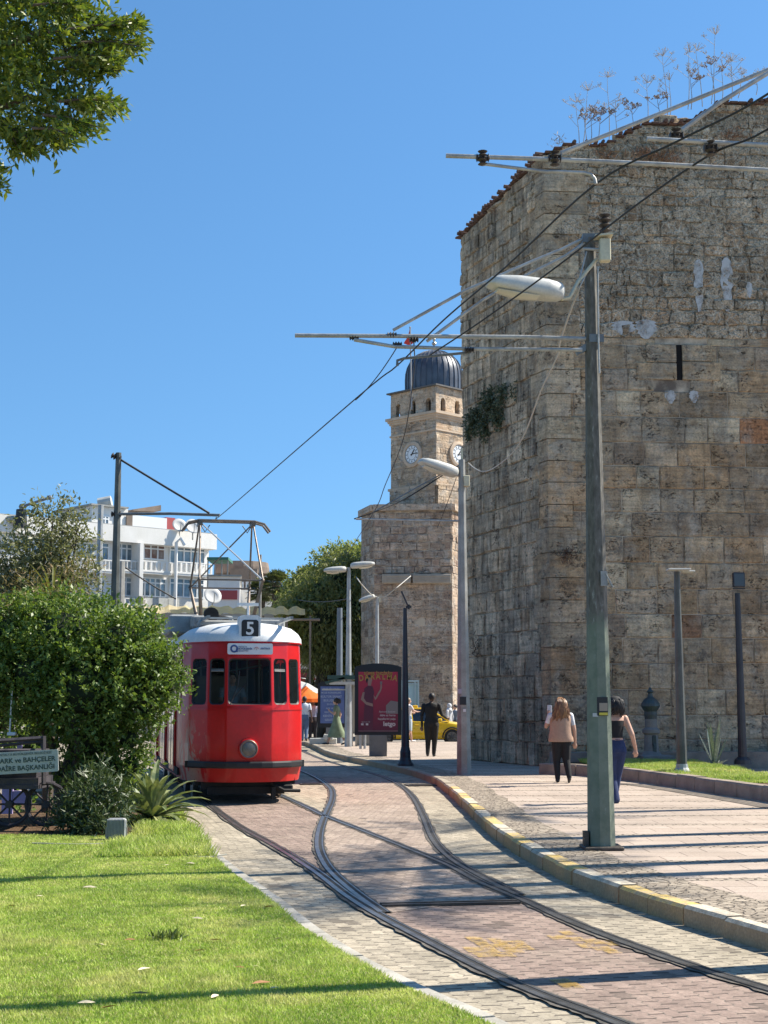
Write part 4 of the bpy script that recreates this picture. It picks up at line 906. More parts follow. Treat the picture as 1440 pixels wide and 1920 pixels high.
def outline(z):
    k = max(0, (z - 1.55)) * 0.10; t = 0.06 if z < .45 else 0.0; wd = 1.06 - t * .6 - max(0, z - 1.6) * .03
    pts = [(0, 0.04), (.20, .033), (.375, .0), (.405, -.015), (.67, -.18), (.70, -.205), (.93, -.53), (.96, -.60), (1.04, -1.0)]
    pts = [(x * wd / 1.06, y - k - t) for x, y in pts]
    ys = [-1.25, -2.25, -2.4, -3.55, -3.7, -4.85, -5.0, -6.15, -6.3, -7.45, -7.6, -8.75, -8.9, -9.9, -10.1]
    pts += [(wd, y) for y in ys] + [(.9, -10.9), (.45, -11.15), (0, -11.2)]
    return pts
WINS = {1: 0, }
NP = len(outline(1))
def ringpts(z): 
    o = outline(z); return [Vector((x, y, z)) for x, y in o] + [Vector((-x, y, z)) for x, y in o[-2:0:-1]]
def band(mb, z0, z1, segs=None, out=0.0, m=0):
    a, b = ringpts(z0), ringpts(z1); N = len(a)
    if out:
        for r in (a, b):
            for i, p in enumerate(r):
                d = Vector((p.x, p.y + min(1.0, max(0.4, -p.y)), 0)); 
                d.normalize(); r[i] = p + d * out
    for i in range(N):
        if segs is not None and i not in segs: continue
        j = (i + 1) % N; mb.face([mb.vert(a[i]), mb.vert(a[j]), mb.vert(b[j]), mb.vert(b[i])], m)
N2 = len(ringpts(1)); 
def mirror(i): return N2 - 1 - i
frontw = [0, 1, 3, 5]; sidew = [9, 11, 13, 15, 17, 19]; 
winseg = set(frontw + sidew + [mirror(i) for i in frontw + sidew])
doorseg = [mirror(q) for q in []]
mb = MB(); band(mb, .37, .62); band(mb, .62, 1.0); band(mb, 1.0, 1.56); band(mb, 1.56, 1.63); band(mb, 2.43, 2.70)
band(mb, 1.63, 2.43, segs=[i for i in range(N2) if i not in winseg])
# window panels with rounded openings
def rrect(n=6, cr=0.10, w_=1.0, h_=1.0):
    pts = []
    for cx_, cy_, a0 in ((w_ - cr, h_ - cr, 0), (cr, h_ - cr, 90), (cr, cr, 180), (w_ - cr, cr, 270)):
        for k in range(n + 1): a = R(a0 + 90 * k / n); pts.append((cx_ + cr * math.cos(a), cy_ + cr * math.sin(a)))
    return pts
gl_list = []
def winpanel(mb, A, B, C, D, mg=0.014):           # A,B bottom, C,D top (C above B); adds red surround, returns window corners mapper
    W = (B - A).length; H = (D - A).length; N = (B - A).cross(D - A).normalized()
    S = lambda u, v, d=0.0: A.lerp(B, u / W).lerp(D.lerp(C, u / W), v / H) + N * d
    rr = [(x + mg, y + mg) for x, y in rrect(5, .07, W - 2 * mg, H - 2 * mg)]
    cx_, cy_ = W / 2, H / 2; outer = []
    for x, y in rr:
        dx, dy = x - cx_, y - cy_; t = min((W / 2) / max(abs(dx), 1e-6), (H / 2) / max(abs(dy), 1e-6)); outer.append((cx_ + dx * t, cy_ + dy * t))
    n = len(rr); vi = [mb.vert(S(*p)) for p in rr]; vo = [mb.vert(S(*p)) for p in outer]
    for i in range(n): j = (i + 1) % n; mb.face((vi[i], vi[j], vo[j], vo[i]))
    for (cu, cvv) in ((0, 0), (W, 0), (W, H), (0, H)):       # fill the corner triangles
        d = [(abs(o[0] - cu) + abs(o[1] - cvv), i) for i, o in enumerate(outer)]; 
        onx = [i for i, o in enumerate(outer) if abs(o[0] - cu) < 1e-5]; ony = [i for i, o in enumerate(outer) if abs(o[1] - cvv) < 1e-5]
        if onx and ony:
            i = min(onx, key=lambda q: abs(outer[q][1] - cvv)); j = min(ony, key=lambda q: abs(outer[q][0] - cu)); mb.face((vo[i], mb.vert(S(cu, cvv)), vo[j]))
    return S, rr, W, H, N
def addwin(S, rr, W, H, inward, parent, bar=False):
    wb = MB(); n = len(rr); s_ = inward
    ins = [(W / 2 + (x - W / 2) * (1 - .05 / W), H / 2 + (y - H / 2) * (1 - .05 / H)) for x, y in rr]
    a = [wb.vert(S(*p, .0)) for p in rr]; b = [wb.vert(S(*p, s_ * .02)) for p in ins]; 
    for i in range(n): j = (i + 1) % n; wb.face((a[i], a[j], b[j], b[i]))
    fr = wb.build('window_frame', m_rub, parent, local=True)
    gb = MB(); gb.poly([S(*p, s_ * .021) for p in ins]); 
    g_ = gb.build('window', m_gl, parent, local=True)
    if bar:
        bb = MB(); bb.tube([S(.04, H * .72, s_ * .01), S(W - .04, H * .72, s_ * .01)], .012, 6); bb.tube([S(.04, H * .755, s_ * .01), S(W - .04, H * .755, s_ * .01)], .006, 6); bb.build('window_bar', m_gry, parent, local=True)
lo, hi = ringpts(1.63), ringpts(2.43); wins = []
def between_pts(i, j): return lo[i], lo[j], hi[j], hi[i]
# centre window spans segs 0,1 and mirrored: one flat pane
jobs = []
L_ = N2 - 2      # index of mirrored point 2
jobs.append((2, L_, False))
for i in (3, 5): jobs.append((i + 1, i, i in (3,))); jobs.append(((N2 - i) % N2, (N2 - i - 1) % N2, i in (3,)))
for i in sidew: jobs.append((i + 1, i, False)); jobs.append(((N2 - i) % N2, (N2 - i - 1) % N2, False))
for (i, j, bar) in jobs:
    A, B, C_, D = lo[i], lo[j], hi[j], hi[i]
    S, rr, W, H, N_ = winpanel(mb, A, B, C_, D)
    mid = (A + B) / 2; outd = Vector((mid.x, mid.y + (1.2 if mid.y > -1.2 else -mid.y), 0)); inward = -1 if N_.dot(outd) > 0 else 1
    wins.append((S, rr, W, H, inward, bar))
# small ledges closing the gap between straight centre pane and curved body
for zr, pts in ((1.63, lo), (2.43, hi)): mb.poly([pts[2], pts[1], pts[0], pts[N2 - 1], pts[N2 - 2]])
body = mb.build('body', m_redpaint, tram, local=True)
bm_ = bmesh.new(); bm_.from_mesh(body.data); bmesh.ops.remove_doubles(bm_, verts=bm_.verts, dist=2e-4); bm_.to_mesh(body.data); bm_.free(); body.data.polygons.foreach_set('use_smooth', [True] * len(body.data.polygons)); body.data.set_sharp_from_angle(angle=R(46))
for wv in wins: addwin(*wv[:5], tram, wv[5])
# mouldings, gutter, bumper, sill line
mb = MB(); band(mb, 1.555, 1.585, out=.012); mb.build('waist_moulding', m_redpaint, tram, local=True, auto=30)
mb = MB(); vis = list(range(0, 8)) + [N2 - 1 - i for i in range(0, 8)]
band(mb, 2.68, 2.735, out=.035, segs=vis)
a = ringpts(2.735); 
mb.build('front_gutter', m_redpaint, tram, local=True)
mb = MB(); fr = [i for i in range(0, 6)] + [N2 - 1 - i for i in range(0, 6)]
a0, a1 = ringpts(.60), ringpts(.71); path = [p for p in (a0[7::-1] + a0[:N2 - 8:-1])]
pth = [Vector((p.x * 1.02, p.y + .035, .655)) for p in path]
for k, (p, q) in enumerate(zip(pth, pth[1:])): pass
ring = []
for i, p in enumerate(pth):
    d = (pth[min(i + 1, len(pth) - 1)] - pth[max(i - 1, 0)]).normalized(); n_ = Vector((-d.y, d.x, 0)); n_ = n_ if n_.y > 0 or abs(n_.x) > .9 else -n_
    ring.append([mb.vert(p + n_ * o + Vector((0, 0, z))) for o, z in ((-.04, -.055), (.02, -.055), (.03, -.03), (.03, .03), (.02, .055), (-.04, .055))])
for a, b in zip(ring, ring[1:]):
    for k in range(6): mb.face((a[k], a[(k + 1) % 6], b[(k + 1) % 6], b[k]))
mb.face(ring[0]); mb.face(ring[-1][::-1]); mb.build('bumper', m_rub, tram, local=True)
# roof
mb = MB(); base_r = ringpts(2.70); rings = []
for s, z in ((1.035, 2.70), (1.03, 2.78), (.98, 2.86), (.86, 2.95), (.66, 3.01), (.40, 3.045), (.1, 3.055)):
    r = []
    for p in base_r:
        yc = min(max(p.y, -10.1), -1.1); r.append(mb.vert(Vector((p.x * s, yc + (p.y - yc) * s - (0.06 if s > 1 else 0) * 0, z))))
    rings.append(r)
for a, b in zip(rings, rings[1:]):
    for i in range(N2): j = (i + 1) % N2; mb.face((a[i], a[j], b[j], b[i]))
c = rings[-1]
for i in range(1, N2 // 2): mb.face((c[i], c[i + 1], c[(N2 - i - 1) % N2], c[N2 - i])) if i < N2 // 2 - 1 else None
mb.build('roof', m_white, tram, local=True, auto=40)
# interior
mb = MB(); mb.box((0, -5.6, .60), (1.96, 9.3, .06)); mb.box((0, -10.7, 1.6), (1.7, .05, 1.8)); mb.box((0, -5.6, 2.66), (1.9, 9.6, .03)); mb.box((.3, -1.75, 1.4), (.9, .04, 1.5))
mb.bbox((0, -.48, 1.42), (1.1, .30, .25), .03); mb.build('interior', m_int, tram, local=True)
m_seat = paint('tram_seat', (0.16, 0.07, 0.04), (0.11, 0.05, 0.03), 3, .5, .1)
for r in range(8):
    for sx in (-.72, .72):
        mb = MB(); y = -2.7 - r * .9; mb.bbox((sx, y, 1.05), (.5, .42, .07), .02); mb.bbox((sx, y - .22, 1.38), (.5, .06, .62), .02); mb.box((sx, y, .82), (.06, .3, .4)); mb.build('seat', m_seat, tram, local=True)
for sx in (-.45, .45):
    mb = MB()
    for k in range(5): mb.tube([(sx, -2.3 - k * 1.8, .63), (sx, -2.3 - k * 1.8, 2.64)], .018, 8)
    mb.tube([(sx, -2.0, 2.35), (sx, -9.8, 2.35)], .016, 8); mb.build('grab_pole', m_gry, tram, local=True)
# undercarriage, bogies, coupler
mb = MB(); mb.box((0, -5.6, .42), (1.7, 10.2, .22)); mb.box((0, -.62, .33), (1.5, .5, .16)); mb.build('underframe', m_dark, tram, local=True)
for y in (-2.6, -8.6):
    mb = MB(); 
    for sx in (-.86, .86): mb.bbox((sx, y, .36), (.09, 2.3, .2), .02)
    mb.box((0, y, .34), (1.6, .5, .2))
    bo = mb.build('bogie', m_dark, tram, local=True); 
    for sy in (-.8, .8):
        for sx in (-.735, .735):
            q = MB(); q.tube([(sx - .05, y + sy, .335), (sx + .05, y + sy, .335)], .315, 24); q.tube([(sx - .07, y + sy, .335), (sx + .07, y + sy, .335)], .10, 12); wh = q.build('wheel', m_rail, bo, local=True)
mb = MB(); mb.bbox((-.62, -.35, .26), (.34, .10, .10), .02); mb.tube([(-.42, -.3, .33), (-.62, -.2, .22), (-.9, -.25, .21)], .03, 6); mb.box((-.45, -.28, .18), (.07, .12, .2)); mb.box((0, -.36, .22), (1.3, .06, .12)); mb.build('lifeguard', m_dark, tram, local=True)
# headlight
lampM = Matrix(((1, 0, 0), (0, 0, 1), (0, -1, 0)));  lampM = Matrix.Rotation(R(-90), 3, 'X')
mb = MB(); mb.lathe((0.02, .04, .92), [(.165, -.02), (.17, .05), (.16, .085), (.135, .09), (.13, .05), (0, .05)], 32, M=lampM); hl = mb.build('headlight', m_redpaint, tram, local=True, auto=40)
mb = MB(); mb.lathe((0.02, .04, .92), [(.132, .07), (.128, .095), (.09, .115), (0, .125)], 32, M=lampM); mb.build('lens', paint('lamp_lens', (.13, .12, .10), (.09, .085, .07), 14, .25, .5, spec=.8), hl, local=True, auto=50)
mb = MB(); mb.lathe((0.02, .04, .92), [(.14, .09), (.15, .1), (.14, .108), (.13, .10)], 32, M=lampM); mb.build('lamp_ring', plain('chrome_dull', (.20, .15, .13), .45, metal=.7), hl, local=True, auto=50)
# route sign box
fy = outline(2.72)[0][1]; mb = MB()
def rbox(mb, c, w_, h_, d, cr, m=0, n=4):
    pts = rrect(n, cr, w_, h_); f = [mb.vert((c[0] - w_ / 2 + x, c[1] + d / 2, c[2] - h_ / 2 + y)) for x, y in pts]; b = [mb.vert((c[0] - w_ / 2 + x, c[1] - d / 2, c[2] - h_ / 2 + y)) for x, y in pts]
    mb.face(f, m); mb.face(b[::-1], m)
    for i in range(len(pts)): j = (i + 1) % len(pts); mb.face((f[i], b[i], b[j], f[j]), m)
rbox(mb, (0.0, fy - .15, 2.93), .36, .42, .34, .07); sb = mb.build('number_box', m_white, tram, local=True, auto=40)
mb = MB(); rbox(mb, (0.0, fy + .022, 2.91), .285, .30, .012, .045); mb.build('number_panel', m_blk, sb, local=True)
TM = PM[tram.name]
def ttext(s, size, x, z, y, mt, parent, bold=0.0, sx=1.0, align='CENTER', nm='lettering'):
    M = TM @ Matrix.Translation((x, y, z)) @ Matrix.Rotation(R(180), 4, 'Z') @ Matrix.Rotation(R(90), 4, 'X'); return text(s, size, mt, parent, M, nm, bold=bold, sx=sx, align=align)
m_lett = plain('lettering_white', (.75, .75, .73), .6); m_blue = plain('logo_blue', (.03, .07, .22), .6); m_lred = plain('logo_red', (.35, .05, .07), .6)
ttext('5', .30, 0.0, 2.905, fy + .032, m_lett, sb, bold=.006, nm='number')
mb = MB(); rbox(mb, (0.0, fy + .075, 2.57), .76, .185, .02, .03); bd = mb.build('sign_board', plain('board_white', (.68, .69, .70), .5), tram, local=True)
yb = fy + .088
mb = MB(); Mx = Matrix.Rotation(R(-90), 3, 'X')
mb.tube([(.27 + .052 * math.cos(t * .3142), yb, 2.572 + .052 * math.sin(t * .3142)) for t in range(21)], .017, 6, flat=.3, cap=False); mb.box((.225, yb, 2.545), (.03, .006, .06)); mb.build('logo', m_blue, bd, local=True)
ttext('ANTALYA', .032, .20, 2.605, yb, m_blue, bd, align='LEFT'); ttext('BÜYÜKŞEHİR', .038, .20, 2.57, yb, m_blue, bd, bold=.001, align='LEFT'); ttext('BELEDİYESİ', .032, .20, 2.535, yb, m_blue, bd, align='LEFT')
mb = MB(); mb.tube([(-.06, yb, 2.56), (-.085, yb, 2.595), (-.12, yb, 2.60), (-.15, yb, 2.565)], [.004, .014, .012, .003], 6, flat=.3); mb.tube([(-.10, yb, 2.55), (-.115, yb, 2.58)], .008, 5, flat=.3); mb.build('logo', m_lred, bd, local=True)
ttext('ANTRAY', .042, -.17, 2.575, yb, m_blue, bd, bold=.001, align='LEFT')
# wiper, side step, door leaves on the left flank
mb = MB(); mb.tube([(.33, .06, 1.64), (.20, .035, 1.98), (.18, .02, 2.2)], .009, 5); mb.tube([(.30, .04, 1.72), (.07, .05, 2.0)], .006, 4); mb.build('wiper', m_rub, tram, local=True)
m_door = paint('door_glass', (0.13, 0.16, 0.14), (0.20, 0.23, 0.20), 1.2, .12, .1, spec=.9)
for k, y in enumerate((-2.32, -4.78, -7.4)):
    for q in (0, 1):
        yy = y - q * .62; mb = MB(); mb.bbox((1.075, yy, 1.0), (.04, .58, 1.08), .012); d_ = mb.build('door', m_redpaint, tram, local=True); mb = MB(); mb.bbox((1.1, yy, 1.04), (.014, .46, .94), .005); mb.build('door_glass', m_door, d_, local=True)
mb = MB(); mb.box((1.06, -5.5, .50), (.05, 8.4, .12)); mb.build('side_sill', m_dark, tram, local=True)
# mirror
mb = MB(); mb.tube([(1.0, -.75, 2.15), (1.16, -.62, 2.2), (1.18, -.6, 2.0)], .012, 6); mb.bbox((1.17, -.6, 1.98), (.12, .04, .2), .015); mb.build('mirror', m_rub, tram, local=True)
# roof equipment
mb = MB(); mb.bbox((0.45, -2.6, 3.12), (.75, 1.5, .22), .03); mb.bbox((0.30, -1.2, 3.05), (.95, .5, .10), .03); mb.bbox((.92, -3.2, 3.1), (.55, 1.8, .34), .03); mb.bbox((-.55, -2.0, 3.08), (.42, .5, .16), .02); mb.bbox((-.7, -3.4, 3.15), (.6, 1.2, .22), .03)
for k in range(5): mb.box((.1, -1.9 - k * .12, 3.22), (1.0, .04, .03))
mb.build('roof_box', m_gry, tram, local=True)
mb = MB(); mb.tube([(0, -.35, 2.98), (0, -.38, 3.32)], .02, 6); mb.box((0, -.38, 3.34), (.36, .05, .05)); mb.build('roof_lamp_bracket', m_white, tram, local=True)
mb = MB(); mb.tube([(.55, -1.45, 3.24), (.55, -1.1, 3.2)], [.11, .13], 14); mb.tube([(.40, -1.55, 3.2), (.2, -1.55, 3.15)], .04, 8); mb.build('horn', m_dark, tram, local=True)
mb = MB()
for sx in (-.7, .7): mb.box((sx, -3.8, 3.10), (.05, 7.6, .05))
for k in range(9): mb.box((0, -.9 - k * .9, 3.13), (1.5, .06, .03))
mb.build('roof_walk_frame', m_gry, tram, local=True)
# pantograph
m_pan = paint('pantograph_steel', (.10, .095, .09), (.17, .13, .10), 6, .5, .4, metal=.6); m_panl = plain('pantograph_alu', (.45, .46, .46), .4, metal=.5)
py_ = -4.1; pan = thing('x', None, None); bpy.data.objects.remove(pan)
def TW(x, y, z): return (x, y, z)
zb_, zk, zh = 3.28, 3.98, 5.22
mb = MB()
for sy in (-.55, .55): mb.box((0, py_ + sy, zb_ - .05), (1.5, .08, .08))
for sx in (-.62, .62): mb.box((sx, py_, zb_ - .03), (.07, 1.2, .07)); mb.cyl((sx, py_ - .5, zb_ - .22), .05, .16, 10); mb.cyl((sx, py_ + .5, zb_ - .22), .05, .16, 10)
base_p = mb.build('pantograph_base', m_pan, tram, local=True)
kn = []
for sx in (-1, 1):
    for sy in (-1, 1):
        mb = MB(); b_, k_ = (sx * .50, py_ + sy * .38, zb_), (sx * .60, py_ + sy * 1.05, zk); mb.tube([b_, k_], [.042, .026], 8); mb.build('lower_arm', m_pan, tram, local=True)
        mb = MB(); mb.tube([k_, (sx * .52, py_ + sy * .10, zh - .04)], [.022, .017], 8); mb.ball(k_, .04, 8); mb.build('upper_arm', m_pan, tram, local=True)
for sy, mt in ((-1, m_pan), (1, m_panl)):
    mb = MB(); mb.tube([(-sy * .60, py_ + sy * 1.05, zk), (sy * .50, py_ + sy * .12, zh - .06)], .016, 6); mb.build('cross_brace', mt, tram, local=True)
mb = MB()
for sx in (-1, 1): mb.tube([(sx * .60, py_ - 1.05, zk), (sx * .60, py_ - .95, zk - .03)], .02, 6)
mb.tube([(-.60, py_ - 1.05, zk), (.60, py_ - 1.05, zk)], .018, 6); mb.tube([(-.60, py_ + 1.05, zk), (.60, py_ + 1.05, zk)], .018, 6); mb.build('knee_tube', m_pan, tram, local=True)
mb = MB()
for sy in (-.13, .13):
    mb.tube([(-.86, py_ + sy, zh - .20), (-.74, py_ + sy, zh - .05), (-.55, py_ + sy, zh), (.55, py_ + sy, zh), (.74, py_ + sy, zh - .05), (.86, py_ + sy, zh - .20)], .022, 8)
for sx in (-.52, .52): mb.box((sx, py_, zh - .05), (.08, .34, .10)); mb.tube([(sx, py_, zh - .05), (sx * .8, py_, zh - .22), (sx * .62, py_, zh - .08)], .012, 5)
mb.build('pantograph_head', m_pan, tram, local=True)

# ================================================================== POLES, LAMPS, CABLES
m_pole_g = NT('pole_grey_green'); v = m_pole_g.coord('Object'); n1 = m_pole_g.noise(v, 4, 6, .65); n2 = m_pole_g.noise(m_pole_g.coord('Object', (1, 1, .3)), 26, 5, .65)
sp = m_pole_g.n('SeparateXYZ'); m_pole_g.l(v, sp.inputs[0]); zz = m_pole_g.math('ADD', sp.outputs[2], m_pole_g.math('MULTIPLY', n1, .9)); mr = m_pole_g.n('MapRange'); m_pole_g.l(zz, mr.inputs[0]); mr.inputs[1].default_value = 2.75; mr.inputs[2].default_value = 2.95
c_ = m_pole_g.mix(mr.outputs[0], m_pole_g.ramp(n1, [(.35, (.125, .155, .115)), (.6, (.19, .215, .165))]), m_pole_g.ramp(n2, [(.35, (.078, .073, .060)), (.65, (.155, .145, .125))]))
c_ = m_pole_g.mix(m_pole_g.ramp(n2, [(.62, 0.0), (.70, .5)]), c_, (.38, .40, .37)); m_pole_g.bump(n2, .2, .01); m_polebig = m_pole_g.set(col=c_, rough=.7, spec=.25)
m_pole = paint('pole_grey', (.235, .225, .20), (.33, .32, .29), 3, .55, .2, metal=.3)
m_polelt = paint('pole_light', (.40, .41, .40), (.30, .305, .30), 3, .5, .2, metal=.3)
m_poleblk = paint('pole_black', (.018, .019, .026), (.030, .031, .038), 3, .45, .1)
m_polegr = paint('pole_darkgreen', (.058, .060, .052), (.095, .10, .088), 3, .5, .2)
m_lamp = paint('lamp_shell', (.50, .50, .46), (.40, .40, .37), 3, .45, .1); m_lens = plain('lamp_glass', (.50, .48, .40), .25)
m_tube = paint('bracket_tube', (.42, .42, .40), (.28, .28, .27), 8, .5, .3, metal=.3); m_tubed = paint('bracket_tube_dark', (.15, .17, .18), (.10, .11, .12), 6, .5, .3)
m_insul = plain('insulator', (.045, .035, .03), .5); m_cable = plain('cable_black', (.012, .012, .013), .6); m_cream = paint('cream_box', (.55, .51, .36), (.45, .41, .29), 3, .6, .2)
def insul(mb, p, ax=(0, 0, 1), s=1.0):
    q = Vector(ax).to_track_quat('Z', 'Y').to_matrix(); mb.lathe(p, [(.02 * s, -.07 * s), (.045 * s, -.06 * s), (.02 * s, -.04 * s), (.05 * s, -.02 * s), (.02 * s, 0), (.05 * s, .02 * s), (.02 * s, .04 * s), (.045 * s, .06 * s), (.02 * s, .07 * s)], 10, M=q)
def lamphead(parent, a, b, wdt, th, mt=None, name='lamp_head'):
    """cobra lamp from neck a (near pole) to tip b"""
    a, b = Vector(a), Vector(b); d = b - a; L = d.length; d.normalize(); s = d.cross(Vector((0, 0, 1))).normalized(); u = s.cross(d).normalized()
    st = [(0, .22, .35, .35), (.015, .55, .62, .75), (.07, .84, .86, 1.05), (.25, .98, 1, 1.1), (.6, 1, .98, .9), (.84, .92, .82, .55), (.965, .74, .60, .25), (1, .5, .3, .05)]
    mb = MB(); rings = []
    for f, wf, tf, bf in st:
        c = a + d * L * f; r = []
        for k in range(14):
            t = 2 * math.pi * k / 14; x = math.copysign(abs(math.cos(t)) ** .62, math.cos(t)); y = math.copysign(abs(math.sin(t)) ** .70, math.sin(t)); r.append(mb.vert(c + s * (wdt / 2 * wf * x) + u * (y * th / 2 * (tf if y > 0 else bf * .6))))
        rings.append(r)
    for p, q in zip(rings, rings[1:]):
        for k in range(14): mb.face((p[k], p[(k + 1) % 14], q[(k + 1) % 14], q[k]))
    mb.face(rings[0]); mb.face(rings[-1][::-1]); h = mb.build(name, mt or m_lamp, parent, auto=55)
    mb = MB(); c0, c1 = a + d * L * .35 - u * th * .29, a + d * L * .88 - u * th * .2; ring = []
    mb.tube([c0, (c0 + c1) / 2 - u * th * .06, c1], [wdt * .36, wdt * .40, wdt * .25], 12, flat=.25, up=u); mb.build('lamp_lens', m_lens, h, auto=50)
    return h
def octpole(parent, base, top, r0, r1, mt, n=8, name='pole', rot=0.39):
    mb = MB(); mb.lathe(base, [(r0, 0), (r1, top - base[2])], n, a0=rot); return mb.build(name, mt, parent)
# --- main pole
bp = G(1128, 1592, SW); ty = 15.2; bp = Vector((P(1128, 1592, bp.y).x, bp.y, SW)); YP = bp.y
ztp = P(1115, 447, YP).z
t = thing('utility_pole', 'nearest tall octagonal pole, green below and grey above, with street lamp and wire brackets', 'pole', bp)
octpole(t, bp, ztp, .148, .060, m_polebig, rot=.39 + .17)
mb = MB(); mb.bbox((bp.x, bp.y, SW + .02), (.42, .42, .04), .01); mb.box((bp.x - .17, bp.y - .02, SW + .10), (.05, .12, .18)); mb.build('base_plate', m_iron, t)
mb = MB()
def sticker(x, y0, y1, wpx, mt, nm='sticker', dy=0):
    a, b = P(x, y0, YP - .118), P(x, y1, YP - .118); mb = MB(); mb.box((a.x, YP - .127 + dy, (a.z + b.z) / 2), (wpx / F_PX * YP, .004, a.z - b.z)); return mb.build(nm, mt, t)
m_styel = plain('sticker_yellow', (.55, .45, .05), .5); m_stbr = plain('sticker_brown', (.30, .24, .18), .5)
sticker(1129, 1307, 1342, 20, m_blk, dy=.0); sticker(1131, 1318, 1333, 15, m_stbr, dy=-.004); sticker(1131, 1336, 1341, 16, m_styel, dy=-.007); sticker(1116, 1337, 1344, 10, plain('sticker_pale', (.42, .44, .42), .6))
mb = MB(); a = P(1132, 1085, YP - .1); mb.box((a.x, YP - .1, a.z), (.07, .06, .16)); mb.tube([(a.x + .02, YP - .13, a.z + .05), (a.x + .09, YP - .15, a.z - .1)], .008, 5); mb.build('cable_clamp', m_gry, t)
H_ = lambda px, py, dy=0.0: P(px, py, YP + dy)
# bracket arms: upper tube, lower tube, stays
def tubepx(nm, pts, r, mt, parent, n=8, ins=()):
    mb = MB(); mb.tube([P(*q) for q in pts], r, n, 0); o = mb.build(nm, mt, parent, smooth=False, auto=50)
    return o
YA = YP
tubepx('bracket_arm', [(553, 629, YA - .1), (735, 630, YA - .08), (985, 632, YA - .04), (1118, 636, YA)], .024, m_tube, t)
tubepx('bracket_arm', [(664, 637, YA - .1), (740, 650, YA - .1), (870, 654, YA - .06), (985, 655, YA - .1), (1092, 656, YA - .14)], .021, m_tube, t)
tubepx('steady_arm', [(745, 686, YA), (745, 676, YA), (757, 672, YA), (880, 661, YA - .04)], .016, m_tubed, t)
tubepx('stay_rod', [(737, 619, YA - .06), (870, 546, YA - .04), (1000, 489, YA - .02), (1052, 468, YA), (1110, 440, YA)], .018, m_tube, t)
tubepx('stay_rod', [(800, 640, YA), (905, 563, YA), (960, 530, YA), (1060, 480, YA), (1108, 447, YA)], .018, m_tube, t)
for q in ((664, 633), (735, 628), (776, 637), (880, 656), (745, 646)): mb = MB(); insul(mb, P(q[0], q[1], YA - .08), (1, 0, 0), .75); mb.build('insulator', m_insul, t)
mb = MB(); mb.box(H_(1102, 650), (.30, .06, .07), M=Matrix.Rotation(R(-27), 3, 'Y')); mb.box(H_(1117, 637), (.16, .16, .09)); mb.box(H_(1110, 448), (.22, .10, .10)); mb.build('bracket_clamp', m_tubed, t)
mb = MB(); a, b = P(1132, 450, YP - .1), P(1132, 492, YP - .1); mb.bbox(((P(1134, 472, YP - .12)).x, YP - .12, (a.z + b.z) / 2), (.12, .12, a.z - b.z), .01); a = P(1131, 447, YP - .12); mb.box((a.x, YP - .12, a.z + .02), (.2, .18, .02), M=Matrix.Rotation(R(-6), 3, 'Y')); mb.build('junction_box', m_cream, t)
tubepx('lamp_bracket', [(1052, 561, YP - .25), (1068, 558, YP - .22), (1084, 528, YP - .16), (1118, 487, YP - .06)], .022, m_cream, t)
tubepx('lamp_bracket', [(1086, 466, YP - .1), (1128, 468, YP - .1)], .018, m_tube, t)
tubepx('lamp_bracket', [(1082, 540, YP - .18), (1100, 472, YP - .1)], .009, m_tube, t)
tubepx('conduit', [(1121, 500, YP - .09), (1122, 640, YP - .10), (1124, 700, YP - .11)], .010, m_tube, t)
mb = MB(); insul(mb, H_(1134, 418), s=1.5); mb.tube([H_(1130, 446), H_(1134, 425)], .018, 6); mb.build('top_insulator', m_insul, t)
lamphead(t, P(1056, 552, YP - .25), P(914, 533, YP - .45), .31, .27)
# --- off frame pole whose brackets reach in from the right
op = thing('utility_pole', 'wire pole whose bracket arms reach in from the upper right edge over the track', 'pole', (3.15, 9.55, SW)); YO = 9.9
octpole(op, (3.15, 9.75, SW), 7.0, .148, .06, m_polebig)
tubepx('bracket_arm', [(836, 292, YO), (1045, 299, YO), (1240, 308, YO), (1440, 319, YO), (1560, 326, YO)], .0175, m_tube, op)
tubepx('bracket_arm', [(1213, 260, YO - .3), (1440, 272, YO - .3), (1580, 280, YO - .3)], .0165, m_tube, op)
tubepx('stay_rod', [(1052, 287, YO), (1240, 212, YO), (1440, 131, YO), (1560, 82, YO)], .0165, m_tube, op)
tubepx('stay_rod', [(1278, 244, YO - .2), (1350, 192, YO - .2), (1440, 137, YO - .2), (1550, 70, YO - .1)], .0165, m_tube, op)
tubepx('steady_arm', [(905, 307, YO), (960, 314, YO), (1025, 322, YO), (1035, 321, YO), (1095, 324, YO), (1108, 327, YO), (1115, 335, YO), (1117, 345, YO)], .013, m_tube, op)
for q in ((905, 296, 0), (1040, 297, 0), (1268, 255, -.25), (1332, 278, -.3)): mb = MB(); insul(mb, P(q[0], q[1], YO + q[2]), (0, 0, 1), .8); insul(mb, P(q[0], q[1], YO + q[2]), (1, 0, 0), .7); mb.build('insulator', m_insul, op)
tubepx('lamp_bracket', [(1180, 1, 9)] * 1 + [(1181, 1, 9)], .001, m_tube, op) if False else None
